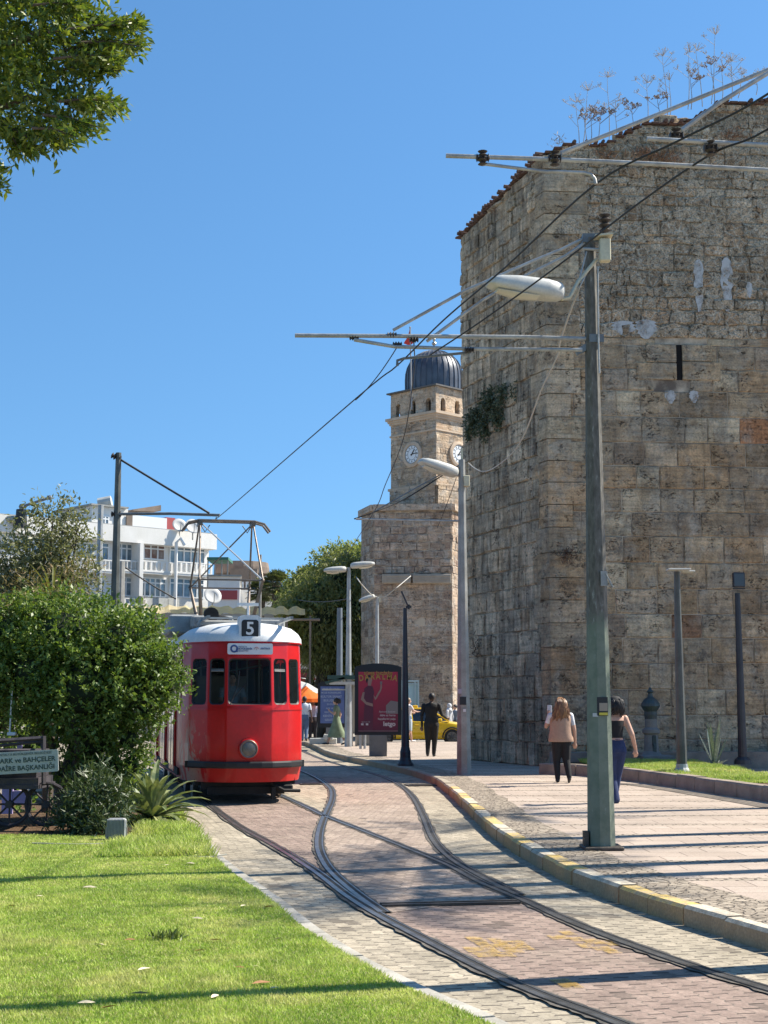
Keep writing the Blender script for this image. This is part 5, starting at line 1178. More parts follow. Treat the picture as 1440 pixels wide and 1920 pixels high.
# --- second pole (grey concrete, with lamp)
b2p = G(870, 1452, SW); Y2 = b2p.y; t = thing('utility_pole', 'tall grey octagonal pole with one street lamp standing just left of the fortress tower', 'pole', b2p)
octpole(t, b2p, P(865, 862, Y2).z, .165, .075, m_pole)
lamphead(t, P(857, 889, Y2), P(786, 866, Y2 - .3), .42, .30); 
tubepx('bracket_arm', [(667, 973, Y2 - .5), (760, 975, Y2 - .3), (862, 977, Y2)], .022, m_tube, t)
tubepx('lamp_bracket', [(856, 890, Y2), (862, 893, Y2)], .03, m_tube, t)
tubepx('stay_rod', [(700, 960, Y2 - .4), (780, 915, Y2 - .2), (833, 886, Y2), (862, 872, Y2)], .014, m_tubed, t)
mb = MB(); a = P(875, 902, Y2 - .1); mb.bbox(a, (.13, .13, .24), .01); a = P(866, 853, Y2); mb.box(a, (.05, .05, .3)); mb.build('junction_box', m_cream, t)
def stk2(px, py, w_, h_, mt):
    mb = MB(); a = P(px, py, Y2 - .16); mb.box((a.x, Y2 - .155, a.z), (w_, .006, h_)); mb.build('sticker', mt, t)
stk2(868, 1314, .14, .17, m_blk); stk2(868, 1314, .09, .10, m_stbr) if False else None; stk2(862, 1296, .08, .1, plain('sticker_lilac', (.35, .28, .33), .6)); stk2(871, 1332, .06, .06, plain('sticker_white', (.6, .6, .6), .6))
# --- third pole with two lamps
b3 = G(653, 1400, SW); Y3 = b3.y; t = thing('street_lamp', 'grey lamp pole with two lamp heads left of the red advert panel', 'street lamp', b3)
octpole(t, b3, P(653, 1064, Y3).z, .14, .065, m_polelt); lamphead(t, P(650, 1068, Y3), P(607, 1071, Y3), .5, .26); lamphead(t, P(657, 1062, Y3), P(703, 1058, Y3), .5, .26)
b4p = P(636, 1395, 54.5); b4p.z = 0; t = thing('utility_pole', 'plain blue grey steel pole seen against the dark tree left of the two headed lamp', 'pole', b4p)
octpole(t, b4p, P(634, 1140, 54.5).z, .14, .11, paint('pole_bluegrey', (.15, .18, .21), (.12, .145, .17), 2, .6, .1))
b5p = G(707, 1385, SW); Y5 = b5p.y; t = thing('street_lamp', 'slim grey lamp pole rising behind the red advert panel', 'street lamp', b5p)
octpole(t, b5p, P(707, 1120, Y5).z, .11, .07, m_polelt); lamphead(t, P(703, 1118, Y5), P(673, 1128, Y5), .5, .25)
mb = MB(); mb.box(P(712, 1125, Y5), (.09, .09, .2)); mb.build('junction_box', m_cream, t)
# --- black pole with narrow tilted flood light
b6 = G(760, 1436, SW); Y6 = b6.y; t = thing('street_lamp', 'black tapered pole topped by an upturned thin floodlight, right of the advert panel', 'street lamp', b6)
mb = MB(); mb.lathe(b6, [(.13, 0), (.13, P(0, 1410, Y6).z - SW), (.10, P(0, 1400, Y6).z - SW), (.045, P(0, 1140, Y6).z - SW)], 12); mb.build('pole', m_poleblk, t)
mb = MB(); mb.lathe(b6, [(.20, 0), (.20, .05), (.15, .12), (.13, .2)], 12); mb.build('base', m_poleblk, t)
mb = MB(); c = P(766, 1138, Y6); a, b = P(765, 1137, Y6), P(753, 1110, Y6); d = (b - a); ang = math.atan2(d.x, d.z); M = Matrix.Rotation(ang, 3, 'Y'); mb.box(a + d * .55, (.035, .3, d.length * .95), M=M); mb.box(c, (.14, .07, .05)); mb.tube([c - Vector((0, 0, .06)), c + Vector((0, 0, .06))], .03, 8); mb.build('floodlight', m_poleblk, t)
# --- lawn poles by the fortress
b7 = G(1279, 1452, LZ); b7.y = min(b7.y, 33); Y7 = b7.y; t = thing('street_lamp', 'dark slender lamp pole with two flat horizontal heads on the grass under the wall', 'street lamp', b7)
mb = MB(); mb.lathe(b7, [(.105, 0), (.058, P(0, 1072, Y7).z - b7.z)], 12); mb.build('pole', m_polegr, t)
mb = MB(); mb.lathe(b7, [(.17, -.02), (.16, .06), (.12, .13), (.11, .2)], 12); mb.build('base', m_polelt, t)
mb = MB(); a = P(1257, 1069, Y7); b = P(1289, 1068, Y7); mb.bbox(((a.x + b.x) / 2 - .03, Y7 - .1, a.z), (b.x - a.x + .1, .3, .035), .01); mb.build('floodlight', m_lamp, t); mb = MB(); a = P(1290, 1071, Y7); mb.bbox((a.x, Y7 + .1, a.z), (.26, .3, .035), .01); mb.build('floodlight', m_lamp, t)
b8 = P(1393, 1437, 33.0); b8.z = LZ; Y8 = 33.0; t = thing('street_lamp', 'black pole with a square floodlight at the far right below the fortress wall', 'street lamp', b8)
mb = MB(); mb.lathe(b8, [(.105, 0), (.06, P(0, 1112, Y8).z - b8.z)], 12); mb.build('pole', m_poleblk, t); mb = MB(); mb.lathe(b8, [(.2, -.02), (.19, .07), (.12, .14)], 12); mb.build('base', m_poleblk, t)
mb = MB(); a = P(1383, 1088, Y8); mb.bbox((a.x, Y8 - .1, a.z), (.28, .1, .34), .015, rz=.15)
for k in range(6): mb.box((a.x, Y8 - .02, a.z - .14 + k * .055), (.26, .06, .012), rz=.15)
mb.tube([(a.x - .14, Y8 - .1, a.z - .2), (a.x + .14, Y8 - .1, a.z - .2)], .015, 6); mb.build('floodlight', m_poleblk, t)
mb = MB(); mb.bbox((a.x, Y8 - .155, a.z), (.24, .01, .28), .002, rz=.15); mb.build('lamp_lens', plain('flood_glass', (.05, .055, .06), .1), t)
# --- left poles behind the shrub
def leftpole(px, pyt, pyb, Y, r0, r1, lab, mt):
    b = P(px, pyb, Y); b.z = 0; t = thing('utility_pole', lab, 'pole', b); octpole(t, b, P(px, pyt, Y).z, r0, r1, mt); return t
t = leftpole(209, 849, 1400, 29.0, .125, .058, 'tall dark wire pole rising behind the big shrub at the left', m_polegr)
for q, ax in (((218, 857), (1, 0, -.4)), ((218, 964), (1, 0, 0))): mb = MB(); insul(mb, P(q[0], q[1], 29), ax, 1.5); mb.build('insulator', m_insul, t)
tubepx('bracket_arm', [(213, 964, 29), (320, 963, 28.7), (412, 966, 28.4)], .03, m_tubed, t)
leftpole(180, 947, 1300, 34, .09, .065, 'thin pale pole just left of the tall dark wire pole', m_polelt)
t = leftpole(221, 1053, 1300, 55, .2, .16, 'short stout grey pole just right of the tall dark wire pole', m_pole)
t = leftpole(260, 1118, 1300, 58, .13, .12, 'short grey pole in front of the white building beside the awning', m_pole)
leftpole(487, 1040, 1200, 60, .08, .05, 'slim pole seen through the pantograph of the tram', m_pole)
# --- cables
def cable(pts, r, lab, sg=0.0, mt=None, smooth=True, grp='overhead wires'):
    q = [Vector(p) for p in pts]; path = crom(q, 6) if len(q) > 2 and smooth else (sag(q[0], q[1], sg) if len(q) == 2 else q)
    mb = MB(); mb.tube(path, r, 6); o = mb.build('overhead_cable', mt or m_cable, None, smooth=True); return label(o, lab, 'cable', grp)
zw = lambda px, py, z: G(px, py, z)
cable([zw(1700, -20, 5.35), zw(1440, 176, 5.4), zw(1272, 264, 5.42), zw(1117, 345, 5.45), zw(949, 500, 5.5), zw(832, 600, 5.5), zw(744, 686, 5.5), zw(664, 750, 5.45), P(420, 961, 28.2), P(405, 970, 29.5)], .0085, 'long black contact wire running from the upper right down to the tram pantograph')
cable([zw(1700, 60, 5.5), zw(1440, 242, 5.5), zw(1332, 290, 5.5), zw(1194, 384, 5.5), zw(1044, 500, 5.5), zw(900, 604, 5.45), zw(806, 666, 5.4)], .0085, 'second contact wire, below the first one, ending at the bracket in front of the dome')
cable([P(745, 650, YA), P(667, 750, 17.7)], .006, 'short thin wire hanging from the bracket to the contact wire', .05)
cable([P(218, 857, 29), P(300, 907, 28.9), P(392, 962, 28.4)], .022, 'dark span wire sloping from the top of the left wire pole to the pantograph')
cable([P(776, 640, YA), P(776, 700, 20), P(757, 820, 23), P(722, 910, 27), P(700, 962, 29.5), P(650, 1040, 45)], .008, 'thin slack wire falling from the bracket past the clock tower')
cable([P(664, 973, Y2 - .5), P(702, 960, Y2 - .4), P(760, 935, Y2), P(830, 891, Y2)], .014, 'wire from the second pole down to its bracket arm')
cable([P(856, 895, Y2), P(838, 945, 31.5), P(820, 990, 33)], .008, 'thin wire dropping behind the second pole')
cable([P(224, 1056, 55), P(330, 1123, 56)], .03, 'thin wire sloping down before the balconies of the white building', .05)
cable([P(812, 400, 12), P(812, 401, 12.1)], .001, 'x') if False else None
m_cablew = plain('cable_white', (.38, .36, .32), .6)
cable([P(1105, 500, YP - .05), P(1078, 560, YP), P(1050, 640, 18), P(1046, 665, 19), P(1015, 730, 22), P(985, 810, 25), P(960, 850, 27), P(925, 878, 29), P(905, 884, 30), P(890, 878, 30.4), P(878, 868, Y2 - .1)], .011, 'pale cable swinging from the nearest pole to the second pole across the dark wall', mt=m_cablew)
cable([P(668, 1082, Y3), P(680, 1098, 50), P(700, 1117, Y5), P(720, 1119, Y5), P(740, 1105, 58), P(770, 1080, 60)], .02, 'pale looping cable from the double lamp to the slim lamp pole', mt=m_cablew)
cable([P(560, 1125, 60), P(655, 1122, Y3)], .016, 'thin wire crossing in front of the dark tree', .1)

# ================================================================== BUILDINGS FAR BEHIND
m_wht = paint('white_render', (.74, .72, .68), (.64, .62, .57), .35, .9, .2, stretch=(1, 1, .5)); m_frame = plain('window_white', (.70, .70, .69), .5)
m_wgl = NT('window_glass'); v = m_wgl.coord('Object'); m_wgl = m_wgl.set(col=m_wgl.ramp(m_wgl.noise(v, .8, 3), [(.35, (.09, .13, .16)), (.65, (.26, .33, .36))]), rough=.12, spec=.7)
m_wgld = plain('window_glass_dark', (.03, .035, .04), .1, spec=.7); m_redb = plain('red_wall', (.36, .07, .07), .8); m_brn = paint('old_brown_wall', (.25, .19, .145), (.17, .13, .10), .8, .9, .5)
class Facade:
    def __init__(s, A, B, name, lab, cat='building', depth=10):
        s.A = Vector((A[0], A[1], 0)); s.B = Vector((B[0], B[1], 0)); s.U = (s.B - s.A).normalized(); s.N = Vector((s.U.y, -s.U.x, 0)); 
        s.L = (s.B - s.A).length; s.rz = math.atan2(s.U.y, s.U.x); s.t = thing(name, lab, cat, s.A, 0); s.D = depth
    def uz(s, px, py):                    # pixel -> (u,z) on facade plane
        r = ray(px, py); o = Vector((0, 0, EYE)); t = (s.A - o).dot(s.N) / r.dot(s.N); p = o + r * t; return (p - s.A).dot(s.U), p.z
    def block(s, nm, u0, u1, z0, z1, out, dep, mt, b=0.0):
        mb = MB(); c = s.A + s.U * ((u0 + u1) / 2) + s.N * (out - dep / 2); mb.bbox((c.x, c.y, (z0 + z1) / 2), (u1 - u0, dep, z1 - z0), min(.02, dep / 4), rz=s.rz) if b else mb.box((c.x, c.y, (z0 + z1) / 2), (u1 - u0, dep, z1 - z0), rz=s.rz); return mb.build(nm, mt, s.t)
    def window(s, u0, u1, z0, z1, nv, nh=1, gl=None, fr=None, wf=.09):
        mb = MB(); c = lambda u, z, o=0: s.A + s.U * u + s.N * (.05 + o) + Vector((0, 0, z)); fr = fr or m_frame
        for k in range(nv + 1): u = u0 + (u1 - u0) * k / nv; p = c(u, (z0 + z1) / 2); mb.box(p, (wf, .1, z1 - z0), rz=s.rz)
        for z in [z0, z1] + ([z0 + (z1 - z0) * .74] if nh > 1 else []): p = c((u0 + u1) / 2, z, .004); mb.box(p, (u1 - u0 + wf, .1, wf), rz=s.rz)
        o = mb.build('window', fr, s.t); mb = MB(); p = c((u0 + u1) / 2, (z0 + z1) / 2, -.035); mb.box(p, (u1 - u0, .02, z1 - z0), rz=s.rz); mb.build('pane', gl or m_wgl, o)
        return o
    def wpx(s, x0, x1, y0, y1, nv, nh=2, **k):
        a, b = s.uz((x0 + x1) / 2, y1)[1], s.uz((x0 + x1) / 2, y0)[1]; s.window(s.uz(x0, y0)[0], s.uz(x1, y0)[0], a, b, nv, nh, **k)
    def rail(s, x0, x1, y0, y1, style=0):
        u0, u1 = s.uz(x0, y0)[0], s.uz(x1, y0)[0]; zm = (x0 + x1) / 2; z0, z1 = s.uz(zm, y1)[1], s.uz(zm, y0)[1]; mb = MB(); out = .85
        def bx(u, z, w_, h_, d=.1): p = s.A + s.U * u + s.N * out; mb.box((p.x, p.y, z), (w_, d, h_), rz=s.rz)
        bx((u0 + u1) / 2, z1, u1 - u0, .08, .12); bx((u0 + u1) / 2, z0 + .04, u1 - u0, .14, .16); n = int((u1 - u0) / (.30 if style == 0 else .42))
        for k in range(n + 1): bx(u0 + (u1 - u0) * k / n, (z0 + z1) / 2, .06 if style == 0 else .16, z1 - z0)
        p = s.A + s.U * ((u0 + u1) / 2) + s.N * (out / 2 + .04); mb.box((p.x, p.y, z0 - .1), (u1 - u0, out, .12), rz=s.rz); mb.build('balcony', m_wht, s.t)
YL, YR = 98, 109
f = Facade((P(-90, 1315, YL - 2.5).x, YL - 2.5), (P(387, 1315, YR).x, YR), 'apartment_building', 'long white apartment block with balconies and many windows behind the trees at the left')
zt_ = f.uz(200, 986)[1]; f.block('wall', 0, f.L, 0, zt_, 0, 12, m_wht); f.block('roof_edge', -.2, f.L + .2, zt_, zt_ + .15, .25, 12.4, paint('roof_edge_grey', (.30, .30, .29), (.22, .22, .21), 1, .8, .2))
zc = f.uz(200, 1016)[1]; f.block('parapet_band', -.1, f.L + .1, zc, zt_, .9, 1.0, m_wht)
f.wpx(1, 58, 1004, 1030, 5); f.wpx(146, 176, 1018, 1050, 2); f.wpx(186, 203, 1018, 1050, 1); f.wpx(217, 247, 1020, 1053, 3)
f.wpx(256, 308, 1022, 1048, 4, gl=paint('boarded_window', (.20, .10, .07), (.30, .25, .22), 1.5, .8, .2)); f.wpx(318, 383, 1025, 1058, 5)
f.wpx(60, 120, 1010, 1040, 4); f.wpx(185, 194, 1092, 1115, 1); f.wpx(223, 248, 1083, 1117, 2); f.wpx(251, 310, 1084, 1118, 6); f.wpx(318, 381, 1086, 1120, 5); f.wpx(60, 130, 1078, 1112, 5); f.wpx(0, 50, 1072, 1108, 4)
f.wpx(225, 290, 1146, 1180, 4); f.wpx(300, 360, 1148, 1182, 4)
f.rail(-60, 60, 1044, 1062); f.rail(64, 200, 1048, 1068); f.rail(203, 250, 1053, 1072); f.rail(252, 310, 1055, 1074, 1); f.rail(318, 384, 1057, 1078, 1); f.rail(222, 262, 1124, 1136, 1)
u = f.uz(313, 1050)[0]; mb = MB(); p = f.A + f.U * u + f.N * 1.2; mb.tube([(p.x, p.y, f.uz(313, 1140)[1]), (p.x, p.y, f.uz(313, 1020)[1]), (p.x + .3, p.y, f.uz(313, 1012)[1]), (p.x + .6, p.y, f.uz(313, 1025)[1])], .12, 8); mb.build('flue_pipe', m_wht, f.t)
u = f.uz(249, 1050)[0]; f.block('wall_fin', u - .15, u + .15, f.uz(249, 1150)[1], zc, 1.2, 1.2, m_wht)
for k, (x, y) in enumerate(((275, 1131), (317, 1131), (297, 1131))): 
    u, z = f.uz(x, y); f.block('air_conditioner', u - .5, u + .5, z - .35, z + .35, .6, .5, m_lamp)
# penthouse on its roof
f2 = Facade((P(163, 1315, 108).x, 108), (P(322, 1315, 113).x, 113), 'rooftop_house', 'small white penthouse with sloping roof on top of the white apartment block', depth=5)
za = f2.uz(200, 1000)[1] - 1.0; f2.block('wall', 0, f2.uz(240, 960)[0], za, f2.uz(200, 951)[1], 0, 5, m_wht); f2.block('annex', f2.uz(240, 960)[0], f2.uz(312, 960)[0], za, f2.uz(270, 968)[1], .1, 4, m_frame); f2.block('door', f2.uz(312, 960)[0], f2.L, za, f2.uz(315, 970)[1], 0, 4, m_redb)
f2.block('roof', -.3, f2.uz(236, 960)[0], f2.uz(200, 951)[1], f2.uz(200, 948)[1], .4, 6, m_pole); f2.wpx(190, 203, 968, 988, 2); f2.wpx(216, 225, 966, 990, 1, gl=plain('blue_door', (.02, .05, .16), .5)); f2.block('brown_door', f2.uz(236, 960)[0], f2.uz(247, 960)[0], za, f2.uz(240, 966)[1], .15, .1, m_brn)
mb = MB(); a, b, c, d = (f2.uz(250, 955), f2.uz(302, 947), f2.uz(302, 958), f2.uz(250, 958)); 
pts = [f2.A + f2.U * q[0] + Vector((0, 0, q[1])) for q in (a, b, c, d)]
for o in (0, 3): mb.poly([p - f2.N * o for p in pts])
for i in range(4): mb.poly([pts[i], pts[(i + 1) % 4], pts[(i + 1) % 4] - f2.N * 3, pts[i] - f2.N * 3])
mb.build('sloping_wall', m_brn, f2.t)
mb = MB(); p = P(197, 940, 110); mb.tube([(p.x - .5, p.y, p.z - .2), (p.x + .5, p.y, p.z)], .45, 12); mb.build('water_tank', m_lamp, f2.t)
m_dish = plain('dish_grey', (.45, .45, .44), .6)
def dish(px, py, Y, r, lab):
    p = P(px, py, Y); d = thing('satellite_dish', lab, 'satellite dish', (p.x, p.y, p.z - r * 1.5), group='satellite dishes on the roofs'); Mq = Vector((.5, -1, .5)).to_track_quat('Z', 'Y').to_matrix()
    mb = MB(); mb.lathe(p, [(0, 0), (r * .6, .04 * r), (r, .25 * r), (r * 1.02, .2 * r), (r * .6, -.03 * r), (0, -.06 * r)], 20, M=Mq); mb.build('reflector', m_dish, d, smooth=True)
    mb = MB(); mb.tube([(p.x, p.y + .1, p.z), (p.x, p.y + .2, p.z - r * 1.6)], .05, 6); mb.tube([p + Mq @ Vector((0, -r, .1)), p + Mq @ Vector((0, 0, r * .8))], .03, 5); mb.build('mast', m_pole, d)
dish(336, 986, 106, .55, 'left satellite dish of the two at the right end of the white roof'); dish(361, 988, 106, .6, 'right satellite dish of the two at the right end of the white roof'); dish(398, 1118, 92, .58, 'large satellite dish beside the dark red wall panel')
# chimney with crane-like pipe at far left
mb = MB(); p = P(40, 965, 97); t = thing('rooftop_camera_mast', 'dark roof vent with a long thin boom standing on the white block at far left', 'boom', (p.x, p.y, p.z - 1)); mb.tube([(p.x, p.y, p.z - .9), (p.x, p.y, p.z + .35)], [.42, .35], 10); mb.build('base', m_rub, t)
mb = MB(); a, b = P(41, 950, 97), P(93, 933, 97); mb.tube([a, b], .10, 6); mb.ball(b, .18, 8); mb.ball(a, .22, 8); mb.tube([b, P(95, 938, 97)], .05, 5); mb.build('boom', m_tubed, t)
mb = MB(); a, b = P(-20, 972, 97), P(30, 974, 97); mb.tube([a, b], .25, 10); o = mb.build('water_heater', m_pole, None); label(o, 'long grey solar tank lying on the white roof at far left', 'tank')
# second white building with the dark red panel
f = Facade((P(387, 1315, 96).x, 96), (P(447, 1315, 96.2).x, 96.2), 'shop_house', 'plain white building with a dark red wall panel right of the apartment block')
f.block('wall', 0, f.L, 0, f.uz(420, 1081)[1], 0, 10, m_wht); f.block('red_panel', f.uz(404, 1110)[0], f.uz(445, 1110)[0], f.uz(420, 1124)[1], f.uz(420, 1107)[1], .1, .2, m_redb); f.block('roof_edge', -.1, f.L + .1, f.uz(420, 1081)[1], f.uz(420, 1078)[1], .2, 10, m_pole)
mb = MB(); a, b = P(388, 1047, 100), P(428, 1050, 100); mb.box(((a.x + b.x) / 2, 101.5, a.z), (b.x - a.x, 3, .18)); t = thing('roof_terrace', 'green awning on thin posts on a roof right of the white block', 'awning', (a.x, 100, a.z - 3)); mb.build('awning', plain('awning_green', (.04, .14, .10), .8), t)
mb = MB(); 
for x in (390, 403, 416, 427): p = P(x, 1050, 100.4); mb.box((p.x, p.y, p.z - 1.3), (.08, .08, 2.6))
mb.build('posts', m_pole, t)
def bld(x0, x1, yt, Y, lab, mt, nm='old_building', wins=(), dep=8):
    f = Facade((P(x0, 1315, Y).x, Y), (P(x1, 1315, Y + .1).x, Y + .1), nm, lab); f.block('wall', 0, f.L, 0, f.uz((x0 + x1) / 2, yt)[1], 0, dep, mt)
    for q in wins: f.wpx(*q)
    return f
f = bld(428, 480, 1066, 116, 'brown old building with rounded attic seen through the pantograph', m_brn, wins=[(448, 456, 1092, 1102, 1), (462, 470, 1092, 1102, 1)])
mb = MB(); p = P(453, 1066, 119); mb.lathe((p.x, p.y, p.z - .5), [(2.3, 0), (2.3, .5), (2.2, .95), (0, 1.0)], 18); mb.build('attic', m_brn, f.t)
bld(478, 512, 1080, 122, 'narrow pale house with dark roof line behind the palms', m_wht, 'house', [(486, 494, 1088, 1097, 1)])
f = bld(447, 540, 1106, 104, 'low white house with green shutters behind the palms', m_wht, 'house', [(464, 476, 1110, 1122, 1), (532, 540, 1112, 1124, 1)])
f = bld(530, 604, 1092, 112, 'pale stepped houses between the palms and the dark tree', paint('pale_houses', (.50, .47, .42), (.38, .35, .31), .5, .9, .2), 'house', [(534, 544, 1112, 1122, 2), (556, 566, 1104, 1114, 2)])
f.block('upper_wall', f.uz(544, 1100)[0], f.uz(580, 1100)[0], 0, f.uz(560, 1077)[1], -3, 5, m_brn); bld(584, 700, 1100, 128, 'distant beige block hidden behind the dark tree', m_brn)
# low row with the long beige awning, shops and signs under it
YS = 77
f = Facade((P(150, 1315, YS).x, YS), (P(700, 1315, YS + 2).x, YS + 2), 'shop_row', 'low shop row with shaded beige front behind the tram')
m_shop = paint('shop_front_beige', (.42, .36, .28), (.33, .28, .22), .6, .9, .2); zr = f.uz(400, 1150)[1]; f.block('wall', 0, f.L, 0, zr, 0, 6, m_shop)
f.block('fascia', f.uz(545, 1240)[0], f.uz(640, 1240)[0], f.uz(600, 1262)[1], f.uz(600, 1232)[1], .35, .3, paint('fascia_brown', (.17, .12, .10), (.24, .15, .12), 1, .7, .2))
f.block('shop_opening', f.uz(545, 1290)[0], f.uz(640, 1290)[0], .05, f.uz(600, 1292)[1], .1, .2, m_hole); f.block('shop_lintel', f.uz(545, 1290)[0], f.uz(650, 1290)[0], f.uz(600, 1292)[1], f.uz(600, 1262)[1], .25, .2, m_shop)
def fsign(x0, x1, y0, y1, mt, txt, tmt, size, nm='sign'):
    u0, u1 = f.uz(x0, y0)[0], f.uz(x1, y0)[0]; z1, z0 = f.uz(x0, y0)[1], f.uz(x0, y1)[1]; s_ = f.block(nm, u0, u1, z0, z1, .52, .12, mt)
    if txt: c = f.A + f.U * ((u0 + u1) / 2) + f.N * .54; text(txt, size, tmt, s_, facing((c.x, c.y, (z0 + z1) / 2), f.N), bold=.01)
m_sw = plain('sign_white', (.66, .63, .58), .6); m_sr = plain('sign_red', (.60, .09, .04), .6); m_sb = plain('sign_dark_red', (.22, .05, .04), .6)
fsign(558, 614, 1243, 1257, m_brn, '05..  KALE', m_sw, .34); fsign(578, 606, 1263, 1274, m_sb, 'LATE', m_sw, .42); fsign(578, 602, 1274, 1285, m_sr, 'KEBAP', m_sw, .26); fsign(556, 577, 1262, 1285, m_sb, '', None, .3)
c = f.A + f.U * f.uz(566, 1270)[0] + f.N * .56; mb = MB(); mb.tube([(c.x - .25, c.y, 2.7), (c.x - .1, c.y, 2.95), (c.x + .2, c.y, 2.9), (c.x + .32, c.y, 2.65)], [.05, .12, .12, .05], 8, flat=.3); mb.tube([(c.x - .3, c.y, 2.5), (c.x + .35, c.y, 2.45)], .04, 6); mb.build('logo', m_sw, f.t)
mb = MB(); aw = thing('awning', 'long rumpled beige canvas awning stretching behind the tram roof', 'awning', P(400, 1140, 66))
n = 46; rows = []
for j, (dy, dz) in enumerate(((0, -.06), (.45, .06), (2.5, .42), (5.5, .5))):
    r = []
    for i in range(n + 1):
        px = 205 + (572 - 205) * i / n; p = P(px, 1140 + 7 * i / n, 66 + dy); r.append(mb.vert((p.x, 66 + dy, P(px, 1146 + 4 * i / n, 66).z + dz + (.06 * math.sin(i * 1.9) + random.uniform(-.04, .04)) * (.5 if j < 2 else 1.2))))
    rows.append(r)
for a, b in zip(rows, rows[1:]):
    for i in range(n): mb.face((a[i], a[i + 1], b[i + 1], b[i]))
mb.build('canvas', leafmat('awning_canvas', (.80, .70, .50), (.66, .55, .38), (.75, .62, .42), 1.6, .9, .6, fine=3), aw)
mb = MB()
for i in range(9): px = 230 + i * 44; p = P(px, 1140, 66.3); mb.box((p.x, 66.3, 2.9), (.09, .09, 5.4))
p0, p1 = P(205, 1158, 66.2), P(600, 1162, 66.2); mb.tube([p0, p1], .06, 6); mb.build('awning_frame', m_brn, aw)
# orange parasol
p = P(573, 1312, 58); t = thing('parasol', 'orange parasol standing open beside the tram', 'parasol', (p.x, 58, 0)); zt1, zb1 = P(573, 1291, 58).z, P(573, 1310, 58).z
mb = MB(); rings = [[mb.vert((p.x, 58, zt1 + .12))]]
for fr_, zz in ((.35, .75), (.7, .42), (1.0, 0.0)): rings.append([mb.vert((p.x + .75 * fr_ * math.cos(a * math.pi / 8) * (1 if a % 2 == 0 else .96), 58 + .75 * fr_ * math.sin(a * math.pi / 8), zb1 + (zt1 - zb1) * zz)) for a in range(16)])
for k in range(16): mb.face((rings[0][0], rings[1][k], rings[1][(k + 1) % 16]))
for a, b in zip(rings[1:], rings[2:]):
    for k in range(16): mb.face((a[k], a[(k + 1) % 16], b[(k + 1) % 16], b[k]))
r3 = rings[-1]; low = [mb.vert((mb.v[i][0], mb.v[i][1], mb.v[i][2] - .14)) for i in r3]
for k in range(16): mb.face((r3[k], r3[(k + 1) % 16], low[(k + 1) % 16], low[k]))
mb.build('canopy', leafmat('parasol_orange', (.80, .20, .02), (.75, .16, .015), trans=.35, rough=.8), t); mb = MB(); mb.tube([(p.x, 58, 0), (p.x, 58, zt1 + .1)], .03, 8); mb.cyl((p.x, 58, 0), .28, .08, 14); mb.build('pole', m_polelt, t)
p = P(556, 1290, 60); t = thing('parasol', 'pale grey parasol half hidden by the tram above the orange one', 'parasol', (p.x, 60, 0)); mb = MB(); zz = P(560, 1284, 60).z; mb.lathe((p.x, 60, zz), [(1.0, -.35), (.96, -.22), (.5, .05), (0, .2)], 8); mb.build('canopy', m_lamp, t); mb = MB(); mb.tube([(p.x, 60, 0), (p.x, 60, zz + .1)], .03, 6); mb.build('pole', m_pole, t)

# ================================================================== TREES AND PLANTS
m_bark = paint('bark', (.12, .09, .065), (.07, .055, .04), 6, .95, .9, stretch=(1, 1, .3))
m_lf_sh = leafmat('shrub_leaf', (.06, .12, .02), (.125, .195, .03), (.28, .33, .09), 2.2, .48, .30)
m_lf_top = leafmat('laurel_leaf', (.045, .09, .02), (.10, .155, .022), (.30, .32, .03), 1.8, .45, .30)
m_lf_ol = leafmat('olive_leaf', (.11, .125, .055), (.18, .19, .085), (.28, .26, .14), 1.2, .5, .3)
m_lf_wp = leafmat('willow_leaf', (.14, .16, .06), (.22, .24, .09), (.38, .37, .17), .5, .5, .45, fine=12)
m_lf_dk = leafmat('far_leaf', (.13, .16, .05), (.20, .24, .07), (.32, .34, .11), .5, .55, .42, fine=10)
def B_(px, py, Y, r): q = P(px, py, Y); return ((q.x, q.y, q.z), r)
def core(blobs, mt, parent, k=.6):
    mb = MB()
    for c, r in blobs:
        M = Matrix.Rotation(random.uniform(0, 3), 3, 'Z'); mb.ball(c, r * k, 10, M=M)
    return mb.build('dark_crown_core', mt, parent)
m_core = plain('dark_crown_shade', (.018, .028, .010), .95)  # near-black balls inside the crowns, inner shade put into their colour
# big shrub at the left
sb_ = [B_(215, 1222, 21, .68), (B_(120, 1195, 21, .66)), B_(20, 1205, 21.3, .68), B_(280, 1262, 20.9, .36), B_(245, 1205, 21, .42), B_(165, 1290, 20.8, .72), B_(250, 1300, 20.8, .45), B_(180, 1385, 21, .42), B_(208, 1440, 21, .30), B_(150, 1440, 21.2, .35), B_(-50, 1250, 21.2, .75), B_(70, 1262, 20.9, .6), B_(312, 1290, 20.9, .24), B_(318, 1235, 20.9, .18), B_(275, 1335, 20.9, .22), B_(242, 1385, 20.9, .26), B_(246, 1435, 20.9, .22), B_(235, 1475, 20.9, .2), B_(70, 1165, 21.6, .42), B_(110, 1330, 21.3, .4), B_(-90, 1330, 21.5, .6)]
sh = thing('large_shrub', 'big rounded evergreen shrub that overhangs the side of the red tram', 'shrub', (P(150, 1315, 21).x, 21, .03))
pp, dd = twigs(sb_, 7200, 8, .20, .62, .1); leaves('foliage', m_lf_sh, pp, .070, .52, dirs=dd, parent=sh)
mb = MB(); tb = Vector((P(130, 1315, 21.2).x, 21.2, 0)); limbs(mb, tb, [Vector(b[0]) for b in sb_[:10]], .10, wob=.15); mb.build('trunk', m_bark, sh)
core(sb_, m_core, sh, .55)
